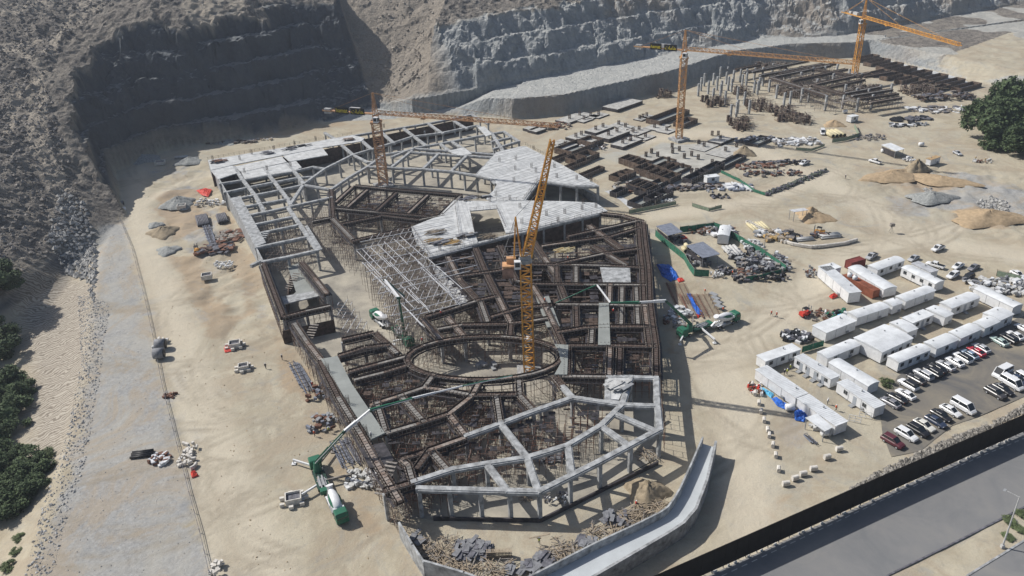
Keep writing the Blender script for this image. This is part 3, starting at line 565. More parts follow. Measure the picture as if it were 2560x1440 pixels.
bands(its, "scaffold under brown formwork beam", 42)
# slabs
def slab(pts, z, m, nm="floor_slab", th=.35, label=None, ribs=None, ribm=None):
    P = GP(pts, z); b = MB(BO); b.prism(P, z-th, z)
    o = b.build(nm, m, bld, label)
    if ribs:                                # ribbed deck: shallow ribs across
        a, b2 = G(*ribs[0], z), G(*ribs[1], z); d = (b2-a).normalized(); n_ = Vector((-d.y, d.x, 0)); r = MB(BO)
        k = -160.0
        c0 = sum((Vector((p.x, p.y, 0)) for p in P), Vector())/len(P)
        while k < 160:
            o_ = c0+n_*k; ts = []
            for i in range(len(P)):
                p, q = P[i], P[(i+1) % len(P)]; e = q-p; den = d.x*e.y-d.y*e.x
                if abs(den) < 1e-6: continue
                t = ((p.x-o_.x)*e.y-(p.y-o_.y)*e.x)/den; s = ((p.x-o_.x)*d.y-(p.y-o_.y)*d.x)/den
                if 0 <= s <= 1: ts.append(t)
            ts.sort()
            for i in range(0, len(ts)-1, 2):
                if ts[i+1]-ts[i] > 2: r.bar(o_+d*(ts[i]+.3)+Vector((0, 0, z+.02)), o_+d*(ts[i+1]-.3)+Vector((0, 0, z+.02)), .3, .1)
            k += random.choice((1.35, 1.35, 2.7))
        r.build("slab_ribs", ribm or M['slab'], bld, kind="stuff")
    return o
W1 = [(1242, 380), (1300, 366), (1314, 365), (1402, 410), (1495, 462), (1442, 463), (1361, 452), (1345, 450), (1308, 501), (1225, 502), (1212, 495), (1232, 478), (1242, 462), (1238, 449), (1192, 437)]
slab(W1, DZ+.1, M['slab'], ribs=((1240, 462), (1345, 430)))
slab([(1135, 500), (1230, 503), (1308, 502), (1300, 578), (1265, 583), (1242, 521), (1175, 527), (1187, 586), (1195, 606), (1150, 618), (1135, 540)], DZ+.05, M['slab'], ribs=((1245, 505), (1275, 575)))
slab([(1308, 501), (1420, 503), (1490, 507), (1519, 527), (1410, 552), (1300, 578)], DZ+.12, M['slab'], ribs=((1330, 560), (1470, 515)))
slab([(1135, 500), (1135, 540), (1150, 618), (1075, 640), (1040, 606), (1028, 567), (1100, 538)], DZ+.02, M['slab'], ribs=((1042, 610), (1140, 590)))
slab([(520, 400), (700, 370), (880, 337), (912, 345), (903, 353), (810, 368), (587, 411), (527, 425)], DZ+.02, M['slab'])
for P in ([(587, 416), (704, 391), (717, 405), (604, 430)], [(707, 389), (806, 370), (820, 387), (724, 404)], [(603, 431), (716, 407), (735, 428), (612, 447)], [(527, 426), (581, 414), (597, 431), (545, 448)], [(722, 406), (740, 402), (754, 418), (736, 426)]):
    slab(P, DZ-.15, M['slab'], ribs=(P[0], P[3]))
slab([(575, 495), (601, 491), (665, 606), (640, 616)], DZ-.1, M['conc']); slab([(762, 565), (769, 563), (806, 622), (797, 625)], DZ-.1, M['conc'])
slab([(1080, 660), (1102, 668), (1173, 755), (1144, 764), (1083, 674)], 5.5, M['slab'], ribs=((1085, 675), (1102, 669)))
slab([(1195, 318), (1212, 316), (1230, 336), (1215, 340)], DZ+.05, M['slab']); slab([(1120, 377), (1160, 368), (1180, 385), (1145, 388)], DZ, M['slab'])
slab([(802, 897), (844, 890), (880, 960), (962, 1082), (928, 1098), (860, 990)], DZ+.1, M['wet'], label="long grey strip of fresh concrete")
slab([(1497, 757), (1522, 757), (1526, 862), (1495, 862)], DZ+.1, M['wet'], label="narrow strip of fresh concrete on the right")
slab([(1386, 860), (1421, 862), (1418, 936), (1386, 936), (1403, 905), (1395, 872)], DZ+.12, M['wet'])
slab([(1340, 743), (1372, 740), (1400, 815), (1368, 818)], DZ-.5, M['wet']); slab([(1500, 668), (1575, 670), (1577, 706), (1508, 705)], DZ+.1, M['conc'])
slab([(1521, 944), (1572, 944), (1547, 999), (1521, 997)], DZ-.15, M['slab']); slab([(900, 1120), (960, 1105), (985, 1150), (960, 1165), (925, 1170)], DZ-.3, M['ply2'], label="dark plywood deck")
slab([(720, 667), (755, 655), (812, 725), (707, 757), (740, 730)], 4.0, M['wet']); slab([(700, 742), (812, 722), (825, 733), (710, 760)], 4.1, M['conc'])
slab([(1060, 640), (1100, 735), (1085, 745), (1045, 655)], 1.2, M['slab'])
# ground slab under the building
outl = [(517, 392), (880, 338), (1180, 285), (1297, 351), (1500, 455), (1500, 530), (1612, 553), (1640, 864), (1653, 1072), (1348, 1228), (1000, 1222), (900, 1085), (800, 900), (735, 805), (655, 645)]
P = GP(outl, DZ); b = MB(BO); b.prism([(p.x, p.y) for p in P], -.9, .06); b.build("base_slab", M['sandd'] if False else mat("dusty_floor", (.37, .34, .275), .95, .3, .12, col2=(.22, .205, .18)), bld)
# starter bars on the slabs
sb = []
for (x, y) in [(532, 400), (600, 400), (630, 386), (685, 375), (737, 362), (790, 352), (612, 432), (668, 425), (727, 415), (1249, 405), (1290, 400), (1334, 375), (1288, 425), (1329, 420), (1340, 432), (1386, 420), (1392, 445), (1442, 450), (1478, 455), (1285, 455),
               (1330, 490), (1350, 510), (1366, 540), (1412, 535), (1455, 525), (1458, 510), (1240, 490), (1275, 500), (1300, 520), (1285, 575), (1235, 600), (1020, 640), (1100, 625), (1160, 600), (880, 370), (960, 320), (820, 930), (870, 1010), (915, 1085), (880, 1060), (1360, 475), (1225, 505), (1195, 500), (1305, 560), (1395, 555), (1490, 520)]:
    p = G(x, y, DZ); m = MB(BO)
    for i in range(8): a = i*math.pi/4; m.bar((p.x+.42*math.cos(a), p.y+.42*math.sin(a), DZ), (p.x+.42*math.cos(a), p.y+.42*math.sin(a), DZ+random.uniform(1.8, 2.4)), .055, .055)
    for z in (.5, 1.1, 1.6): 
        for i in range(4): a = i*math.pi/2; b_ = a+math.pi/2; m.bar((p.x+.42*math.cos(a), p.y+.42*math.sin(a), DZ+z), (p.x+.42*math.cos(b_), p.y+.42*math.sin(b_), DZ+z), .04, .04)
    sb.append((y, m))
cap("starter_bars", sb, [M['rebar']], bld)
# edge rails on the slabs
for pl in ([(1242, 378), (1314, 363), (1495, 460)], [(1308, 501), (1225, 502)], [(1075, 642), (1195, 608), (1305, 580), (1520, 528)], [(1175, 527), (1242, 521), (1265, 572), (1187, 586), (1175, 527)], [(1136, 500), (1152, 618)], [(1345, 450), (1308, 501)], [(520, 400), (700, 368), (880, 336)], [(1028, 567), (1075, 640)]):
    P = GP(pl, DZ+.1); r = MB(BO)
    for a, b_ in zip(P[:-1], P[1:]):
        n = max(1, int((b_-a).length/2.2))
        for i in range(n+1): q = a.lerp(b_, i/n); r.bar(q, q+Vector((0, 0, 1.3)), .07, .07)
        for z in (.6, 1.15): r.bar(a+Vector((0, 0, z)), b_+Vector((0, 0, z)), .05, .05)
    r.build("guard_rail", M['rebar'], bld)
# stairs of formwork at the left side
for (x, y, rz, z) in [(775, 838, -.25, 6.3), (965, 1195, -.3, 6.6), (730, 705, -.35, 3.9), (655, 598, -.35, 7)]:
    p = G(x, y, z); m = MB(BO)
    for i in range(9):
        d = Vector((math.sin(-rz), math.cos(rz), 0)); q = p+d*(i-4)*.75+Vector((0, 0, (i-4)*.35)); m.box((q.x, q.y, q.z), (2.4, .5, .14), rz)
    m.build("staircase", M['oldwood'] if y > 700 else M['conc'], bld)
# low formed wall along the front edge of the base slab
m = MB(BO)
for a, b_ in (((1084, 1300), (1352, 1304)), ((1352, 1304), (1645, 1160))):
    m.bar(G(*a), G(*b_), .35, 1.6)
m.build("edge_formwork", M['ply2'], bld)
# plywood infill walls in dark bays
iw = []
for a, b_, z in [((700, 800), (830, 772), 4), ((1230, 420), (1242, 385), 6), ((1361, 453), (1308, 503), 5.5), ((527, 425), (720, 385), 6.5), ((720, 385), (900, 352), 6.5), ((900, 345), (1180, 288), 6.5), ((1075, 640), (1305, 579), 6.2), ((1305, 579), (1500, 532), 6.2),
                ((1010, 560), (1100, 540), 5), ((720, 650), (700, 800), 3), ((1280, 770), (1240, 700), 6), ((1330, 708), (1600, 712), 5.5), ((1330, 660), (1520, 664), 5), ((1220, 690), (1330, 662), 5.5)]:
    A, Bq = G(*a, DZ), G(*b_, DZ); m = MB(BO); m.bar((A.x, A.y, z/2+.05), (Bq.x, Bq.y, z/2+.05), .3, z); iw.append((1, m))
cap("infill_wall", iw, [M['ply']], bld)
cw = []
for a, b_, z in [((520, 398), (590, 520), 7.2), ((590, 520), (657, 650), 7.2), ((657, 652), (682, 722), 5), ((735, 420), (757, 458), 6.3), ((1314, 366), (1495, 464), 3)]:
    A, Bq = G(*a, DZ), G(*b_, DZ); m = MB(BO); m.bar((A.x, A.y, z/2+.05), (Bq.x, Bq.y, z/2+.05), .4, z); cw.append((1, m))
cap("concrete_wall", cw, [M['conc']], bld)
# ------------------------------------------------------------ tower cranes
def lattice(b, p0, p1, w, seg, r, rd, tri=False, up=Vector((0, 0, 1)), mi=0, w1=None):
    p0 = Vector(p0); p1 = Vector(p1); d = (p1-p0); Ln = d.length; d.normalize()
    s_ = d.cross(up)
    if s_.length < .1: s_ = Vector((1, 0, 0))
    s_.normalize(); u = s_.cross(d); w1 = w1 or w
    offs = [(-.5, 0), (.5, 0), (0, .9)] if tri else [(-.5, -.5), (.5, -.5), (.5, .5), (-.5, .5)]
    n = max(2, int(Ln/seg)); k = len(offs)
    P = [[p0+d*(Ln*i/n)+(s_*x+u*y)*(w+(w1-w)*i/n) for x, y in offs] for i in range(n+1)]
    for j in range(k): b.bar(P[0][j], P[n][j], 2*r, 2*r, mi)
    for i in range(n):
        for j in range(k):
            a, c = j, (j+1) % k
            b.bar(P[i][a], P[i][c], 1.3*rd, 1.3*rd, mi)
            if i % 2: b.bar(P[i][a], P[i+1][c], 1.5*rd, 1.5*rd, mi)
            else: b.bar(P[i][c], P[i+1][a], 1.5*rd, 1.5*rd, mi)
def hammer(px, py, yj, ya, tip, cnt, label, cm, mm, sign=None, mastw=2.0, z0=0, dup=False):
    B0 = G(px, py, z0); H = hz(px, yj, B0); A = hz(px, ya, B0) if ya > 0 else H+10
    t = thing("tower_crane", label, "tower crane", B0, 0, "tower cranes")
    T = G(*tip, z0+H)-B0; T.z = 0; Ln = T.length; d = T.normalized(); C_ = G(*cnt, z0+H)-B0; C_.z = 0; Lc = min(C_.length, 24)
    s_ = Vector((-d.y, d.x, 0)); V = lambda a, b_, z: d*a+s_*b_+Vector((0, 0, z))
    b = MB(); b.box((0, 0, .5), (7, 7, 1.0), .5, 0); b.build("foundation", [M['conc']], t)
    b = MB(); lattice(b, (0, 0, .8), (0, 0, H-4), mastw, 1.7, .17, .13, up=Vector((0, 1, 0))); b.build("mast", [mm], t)
    b = MB(); b.box((0, 0, H-3.7), (mastw+.9, mastw+.9, .8)); b.lathe([(0, 1.5), (.7, 1.5)], 12, ((0, 0, H-3.2), (0, 0, 1))); b.box((0, 0, H-2), (1.9, 1.9, 1.6), math.atan2(d.y, d.x)); b.build("slewing_unit", [cm], t)
    b = MB(); q = V(1.2, -1.9, H-2.4); b.box(q, (1.9, 1.6, 2.2), math.atan2(d.y, d.x)); o = b.build("operator_cab", [M['wh']], t)
    b = MB(); q = V(2.17, -1.9, H-2.2); b.box(q, (.06, 1.3, 1.3), math.atan2(d.y, d.x)); q = V(1.2, -2.72, H-2.2); b.box(q, (1.3, .06, 1.2), math.atan2(d.y, d.x)); b.build("cab_window", [M['glass']], o)
    b = MB(); lattice(b, V(0, 0, H-1.2), V(0, 0, A), 1.7, 1.8, .11, .07, up=d, w1=.35); b.build("apex_tower", [cm], t)
    b = MB(); lattice(b, V(1, 0, H-.6), V(Ln, 0, H-.6), 1.6, 1.7, .11, .095, tri=True); b.build("jib", [cm], t)
    b = MB()
    for k in (-.75, .75): b.bar(V(-1, k, H-.6), V(-Lc, k, H-.6), .22, .4)
    for k in range(int(Lc/1.5)): b.bar(V(-1-k*1.5, -.75, H-.6), V(-1-k*1.5-1.5, .75, H-.6), .1, .1)
    b.box(V(-Lc*.5, 0, H-.42), (Lc-1, 1.5, .06), math.atan2(d.y, d.x)); b.build("counter_jib", [cm], t)
    b = MB()
    for k in range(4): b.box(V(-Lc+1+k*.75, 0, H-.7), (.5, 1.6, 2.0), math.atan2(d.y, d.x))
    b.build("counterweight", [M['gpipe'] if sign else M['grey']], t)
    b = MB(); b.box(V(-Lc*.38, .2, H+.5), (4.5, 1.3, 1.6), math.atan2(d.y, d.x)); b.box(V(-Lc*.62, .1, H+.4), (2.2, 1.2, 1.2), math.atan2(d.y, d.x)); b.build("winch_housing", [M['gpipe']], t)
    b = MB()
    for f in (.42, .86): b.bar(V(0, 0, A), V(Ln*f if dup is False else Ln*f, 0, H+.8), .09, .09)
    for k in (-.6, .6): b.bar(V(0, 0, A), V(-Lc*.86, k, H-.3), .09, .09)
    b.build("tie_rod", [cm], t)
    b = MB(); q = V(Ln*.28, 0, H-1.0); b.box(q, (1.6, 1.6, .5), math.atan2(d.y, d.x)); b.build("trolley", [cm], t)
    b = MB(); b.bar(V(Ln*.28, -.3, H-1.2), V(Ln*.28, -.3, H-6), .05, .05); b.bar(V(Ln*.28, .3, H-1.2), V(Ln*.28, .3, H-6), .05, .05); b.box(V(Ln*.28, 0, H-6.4), (.6, .9, .9)); b.build("hook_block", [M['grey']], t)
    if sign:
        for (txt, a0, ln) in sign:
            b = MB(); q = V(-a0-ln/2, -1.0, H+.15); b.box(q, (ln, .14, 2.7), math.atan2(d.y, d.x)); sg = b.build("sign_board", [M['blk']], t)
            cu = bpy.data.curves.new("lettering", 'FONT'); cu.body = txt; cu.size = 2.5; cu.align_x = 'CENTER'; cu.align_y = 'CENTER'; cu.extrude = .02; cu.offset = .0
            tmp = link(bpy.data.objects.new("tmp", cu)); bpy.context.view_layer.update(); dm = bpy.data.meshes.new_from_object(tmp.evaluated_get(bpy.context.evaluated_depsgraph_get())); bpy.data.objects.remove(tmp)
            xs_ = [v.co.x for v in dm.vertices]
            if xs_:
                sc_ = min(1.0, (ln*.86)/(max(xs_)-min(xs_))); cx_ = (max(xs_)+min(xs_))/2; ys_ = [v.co.y for v in dm.vertices]; cy_ = (max(ys_)+min(ys_))/2
                for v in dm.vertices: v.co = Vector(((v.co.x-cx_)*sc_, (v.co.y-cy_)*sc_*1.05, v.co.z*sc_))
            dm.materials.clear(); dm.materials.append(M['signy'])
            tx = link(bpy.data.objects.new("lettering", dm)); tx.parent = sg
            xr = d; yr = Vector((0, 0, 1)); zr = xr.cross(yr)
            tx.matrix_local = Matrix.Translation(V(-a0-ln/2, -1.1, H+.15)) @ Matrix((xr, yr, zr)).transposed().to_4x4()
    return t
AR = "\uFE95\uFE8E\uFEE3\uFE8E\uFEEB"
hammer(960, 466, 281, 232, (1396, 314), (800, 268), "weathered brown tower crane inside the main building with black lettered boards", M['rustcrane'], M['rustcrane'], [("hamat", 11.5, 6.2), (AR, 4.2, 6.4)], 3.4)
hammer(1697, 350, 122, 75, (2150, 158), (1587, 108), "yellow tower crane on a square pad among the foundation pits", M['yellow2'], M['yellow2'], [("hamat", 10.5, 5.4), (AR, 3.2, 6.0)], 2.6)
hammer(2136, 187, 42, -40, (2402, 112), (2092, 18), "orange tower crane rising from the rear frame, cut by the top edge", M['yellow'], M['yellow'], None, 2.6)
# luffing crane in the round opening
B0 = G(1323, 932); H = hz(1318, 655, B0)
t = thing("luffing_crane", "orange luffing crane with raised jib standing in the round opening", "tower crane", B0, 0, "tower cranes")
b = MB(); b.box((0, 0, .35), (6, 6, .7)); b.build("foundation", [M['conc']], t)
b = MB(); lattice(b, (0, 0, .6), (0, 0, H), 2.5, 1.5, .17, .12, up=Vector((0, 1, 0))); b.build("mast", [M['yellow']], t)
b = MB(); b.box((0, 0, H*.33), (.9, 2.5, .5)); b.build("mast_plate", [M['wh']], t)
b = MB(); b.lathe([(0, 1.6), (1, 1.6)], 12, ((0, 0, H), (0, 0, 1))); b.box((0, 0, H+1.4), (2.6, 2.6, 1)); b.build("slewing_unit", [M['grey']], t)
tipz = H+29; tp = G(1381, 350, tipz)-B0
b = MB(); lattice(b, (.4, 0, H+1.6), tp, 2.0, 1.4, .15, .11, up=Vector((1, 0, 0)), w1=.9); b.build("jib", [M['yellow']], t)
b = MB(); af = Vector((-1.9, 1.0, H+11)); b.bar((-.9, 1, H+1.6), af, .3, .3); b.bar((-2.6, -1, H+1.4), af, .25, .25); b.bar((-.9, -1, H+1.6), af, .3, .3); b.bar((-2.6, 1, H+1.4), af, .25, .25); b.build("a_frame", [M['yellow']], t)
b = MB(); b.bar(af, tp*.62+Vector((0, 0, H*.38)), .09, .09); b.bar(af, (-5.3, .6, H+1.2), .1, .1); b.build("luffing_rope", [M['grey']], t)
b = MB(); b.box((-2.7, 0, H-.6), (5.4, 2.6, .5)); b.box((-3.3, .6, H+.4), (2.2, 1.4, 1.3)); b.build("machinery_deck", [M['rustcrane']], t)
b = MB(); b.box((-4.2, -.2, H-2.2), (2.6, 2.6, 2.4)); b.build("counterweight", [mat("worn_pink_steel", (.30, .19, .15), .8, .4, .6)], t)
b = MB(); b.box((-1.9, -1.9, H+.3), (1.5, 1.3, 1.9)); o = b.build("operator_cab", [M['wh']], t)
b = MB(); b.box((-1.9, -2.57, H+.5), (1.1, .05, 1.1)); b.build("cab_window", [M['glass']], o)
# ------------------------------------------------------------ vehicles
def loft(b, st, mi=0, cap_=True):          # stations: (x, halfwidth, z0, z1, chamfer)
    rings = []
    for x, w_, z0, z1, c_ in st:
        c_ = min(c_, w_*.45, (z1-z0)*.45); rings.append([(x, -w_, z0+c_), (x, -w_, z1-c_), (x, -w_+c_, z1), (x, w_-c_, z1), (x, w_, z1-c_), (x, w_, z0+c_), (x, w_-c_, z0), (x, -w_+c_, z0)])
    vs = [v for r_ in rings for v in r_]; fs = []
    for k in range(len(st)-1):
        for i in range(8): fs.append((k*8+i, k*8+(i+1) % 8, (k+1)*8+(i+1) % 8, (k+1)*8+i))
    fs += [tuple(range(7, -1, -1)), tuple(range((len(st)-1)*8, len(st)*8))]
    fs = [f[::-1] for f in fs]; b.add(vs, fs, mi)
def wheel_fn(r, w_):
    def f(b): b.lathe([(-w_/2, r*.85), (-w_/2+.04, r), (w_/2-.04, r), (w_/2, r*.85)], 12, ((0, 0, 0), (0, 1, 0)), 0); b.lathe([(-w_/2-.01, r*.55), (w_/2+.01, r*.55)], 10, ((0, 0, 0), (0, 1, 0)), 1)
    return f
SH = dict(
 sedan=dict(L=4.6, body=[(-2.3, .72, .42, .78, .1), (-2.2, .86, .28, .98, .12), (-1.5, .9, .24, 1.02, .14), (.7, .9, .24, .98, .14), (1.7, .88, .24, .86, .14), (2.2, .8, .28, .72, .12), (2.3, .66, .36, .6, .1)],
   cab=[(-1.95, .70, .95, 1.0), (-1.1, .62, .95, 1.42), (.25, .62, .95, 1.44), (1.15, .70, .93, .96)], roof=(-1.05, .2)),
 suv=dict(L=4.75, body=[(-2.38, .8, .45, .95, .1), (-2.3, .92, .32, 1.12, .12), (-1.5, .95, .28, 1.14, .14), (.9, .95, .28, 1.12, .14), (1.9, .92, .3, 1.02, .14), (2.3, .84, .34, .86, .12), (2.4, .7, .42, .7, .1)],
   cab=[(-2.25, .76, 1.08, 1.12), (-1.9, .72, 1.08, 1.70), (.35, .72, 1.08, 1.74), (1.25, .78, 1.06, 1.1)], roof=(-1.85, .3)),
 pickup=dict(L=5.3, body=[(-2.65, .85, .5, 1.02, .06), (-2.6, .9, .42, 1.05, .06), (.9, .92, .38, 1.08, .12), (2.2, .9, .38, 1.0, .14), (2.6, .82, .42, .82, .12)],
   cab=[(-.75, .76, 1.02, 1.06), (-.6, .72, 1.02, 1.68), (.75, .72, 1.02, 1.7), (1.45, .76, 1.02, 1.06)], roof=(-.55, .7)),
 minibus=dict(L=5.4, body=[(-2.7, .85, .5, 1.3, .1), (-2.6, .94, .35, 1.4, .12), (1.6, .95, .35, 1.35, .12), (2.3, .92, .35, 1.1, .14), (2.65, .85, .4, .85, .12)],
   cab=[(-2.55, .9, 1.3, 1.36), (-2.45, .84, 1.3, 2.25), (1.2, .84, 1.3, 2.25), (2.1, .88, 1.15, 1.2)], roof=(-2.4, 1.1)))
def vehicle(kind, paint, label, cat, px, head, group, z=0, name=None, roofc=None, scale=1.0):
    p = G(*px, z); h = G(*head, z)-p; rz = math.atan2(h.y, h.x); S = SH[kind]
    t = thing(name or {"sedan": "car", "suv": "car", "pickup": "pickup_truck", "minibus": "minibus"}[kind], label, cat, p, rz, group); t.scale = (scale,)*3
    K = (kind, paint)
    part("body", K+("b",), lambda b: loft(b, S['body']), [M[paint]], t)
    c = S['cab']
    def gl(b): loft(b, [(x, w_, z0, z1, .05) for x, w_, z0, z1 in c])
    g = part("window", K+("g",), gl, [M['glass']], t)
    def rf(b):
        x0, x1 = S['roof']; zt = max(q[3] for q in c); wr = c[1][1]
        loft(b, [(x0, wr+.01, zt-.14, zt+.03, .05), (x1, wr+.01, zt-.14, zt+.05, .05)])
        xs_ = [q[0] for q in c]
        for s in (-1, 1):
            for (xa, za_, xb, zb_) in ((c[0][0], c[0][3]-.05, c[1][0], c[1][3]), (c[2][0], c[2][3], c[3][0], c[3][3]-.05)): b.bar((xa, s*(c[0][1]), za_), (xb, s*(wr), zb_), .12, .08)
            b.bar(((x0+x1)/2, s*(c[0][1]+.0), c[0][2]), ((x0+x1)/2, s*wr, zt), .12, .1)
    part("roof", K+("r", roofc), rf, [M[roofc or paint]], t)
    if kind == "pickup":
        part("load_bed", K+("l",), lambda b: b.box((-1.68, 0, 1.1), (1.7, 1.45, .04)), [M['blk']], t)
    for i, (wx, wy) in enumerate(((-1.35, -.85), (-1.35, .85), (1.4, -.85), (1.4, .85))):
        o = part("wheel", ("w",), wheel_fn(.34, .24), [M['tyre'], M['silver_']], t); o.location = (wx*S['L']/4.6, wy, .34)
    for s in (-1, 1):
        o = part("headlight", ("hl",), lambda b: b.box((0, 0, 0), (.1, .3, .14)), [M['wh']], t); o.location = (S['L']/2-.12, s*.6, .66)
        o = part("tail_light", ("tl",), lambda b: b.box((0, 0, 0), (.08, .26, .14)), [M['red']], t); o.location = (-S['L']/2+.06, s*.66, .78)
    return t
def T4(x, y): return (2160+x/4.5, 820+y/4.5)
def row(lst, d, grp, ctx):
    for i, (kind, paint, x, y, txt, *roof) in enumerate(lst):
        p = T4(x, y); vehicle(kind, paint, f"{txt}, {ctx[0]} {ordw(i+1)} from left", "car", p, (p[0]-d[0], p[1]-d[1]), grp, roofc=roof[0] if roof else None, scale=1.03)
row([("sedan", "greyc_", 295, 862, "silver grey saloon"), ("sedan", "black_", 372, 812, "black saloon"), ("sedan", "white_", 462, 768, "white saloon"), ("suv", "white_", 492, 662, "white car with dark roof", "black_"), ("sedan", "dark_", 582, 598, "dark brown saloon"),
     ("suv", "silver_", 662, 548, "large silver wagon"), ("suv", "black_", 762, 520, "black off-roader"), ("sedan", "black_", 822, 478, "black saloon"), ("sedan", "silver_", 915, 445, "silver saloon"), ("sedan", "white_", 1015, 402, "white saloon"),
     ("suv", "white_", 1100, 358, "white car with black roof", "black_"), ("sedan", "steel_", 1178, 318, "steel blue saloon"), ("sedan", "redc_", 1256, 286, "red saloon"), ("sedan", "silver_", 1312, 248, "pale silver saloon"),
     ("sedan", "mint_", 1515, 172, "pale green saloon"), ("suv", "black_", 1620, 142, "black off-roader"), ("sedan", "white_", 1692, 106, "white saloon"), ("sedan", "white_", 1785, 25, "white saloon")],
    (20, 11.5), "cars parked along the white cabins", ["beside the cabins,"])
row([("suv", "maroon_", 318, 1302, "dark maroon off-roader"), ("suv", "white_", 470, 1225, "white crossover with sunroof"), ("suv", "black_", 602, 1178, "black off-roader"), ("sedan", "cream_", 672, 1118, "cream saloon with sunroof"), ("sedan", "navy_", 802, 1075, "dark blue saloon"),
     ("sedan", "black_", 866, 1010, "black green saloon"), ("sedan", "white_", 970, 955, "white saloon"), ("minibus", "white_", 1110, 918, "white van")], (-20, -11.5), "cars parked nearest the black hoarding", ["nearest the hoarding,"])
row([("suv", "dark_", 1470, 758, "dark brown off-roader"), ("sedan", "black_", 1560, 715, "black saloon"), ("minibus", "white_", 1652, 655, "white passenger van"), ("sedan", "navy_", 1725, 605, "dark blue saloon"), ("suv", "white_", 1800, 590, "white off-roader")], (-20, -11.5), "cars parked at the right edge", ["at right edge,"])
vehicle("minibus", "white_", "white minibus parked askew behind the passenger van", "minibus", T4(1545, 530), T4(1445, 580), "cars parked at the right edge", scale=1.05)
SC = "vehicles scattered on the sandy yard"
for k_, c_, p_, h_, l_ in [("pickup", "white_", (2344, 625), (2330, 631), "white pickup alone on the open sand above the cabins"), ("sedan", "white_", (2394, 669), (2380, 676), "white saloon, upper left of the four cars behind the cabins"),
    ("sedan", "greyc_", (2433, 673), (2419, 680), "grey saloon, upper right of the four cars behind the cabins"), ("suv", "white_", (2381, 693), (2367, 700), "white car, lower left of the four cars behind the cabins"),
    ("suv", "black_", (2419, 698), (2405, 705), "black off-roader, lower right of the four cars behind the cabins"), ("sedan", "silver_", (2283, 650), (2269, 657), "silver saloon partly hidden behind a grey roofed cabin"),
    ("pickup", "white_", (2337, 667), (2326, 664), "white pickup behind the long narrow cabin"), ("pickup", "silver_", (2178, 645), (2168, 651), "silver pickup behind the large white cabin beside the dark red container"),
    ("sedan", "white_", (2543, 690), (2558, 698), "white saloon near the faded net at the right edge"), ("sedan", "silver_", (2393, 386), (2403, 391), "silver saloon on the sand track below the tree grove"),
    ("pickup", "white_", (2187, 407), (2176, 404), "white pickup beside the thin ground line in the far yard"), ("minibus", "white_", (2056, 335), (2059, 346), "white van with dark roof panel parked by the rear frame"),
    ("pickup", "silver_", (316, 409), (324, 416), "dusty pickup in front of the dark quarry face"), ("pickup", "white_", (2010, 411), (1998, 416), "white pickup loaded with gear beside the timber piles")]:
    vehicle(k_, c_, l_, {"sedan": "car", "suv": "car", "pickup": "pickup truck", "minibus": "van"}[k_], p_, h_, SC)
def wheels(t, r, xs_, y, w_=.35):
    for x in xs_:
        for s in (-1, 1): o = part("wheel", ("W", r, w_), wheel_fn(r, w_), [M['tyre'], M['grey']], t); o.location = (x, s*y, r)
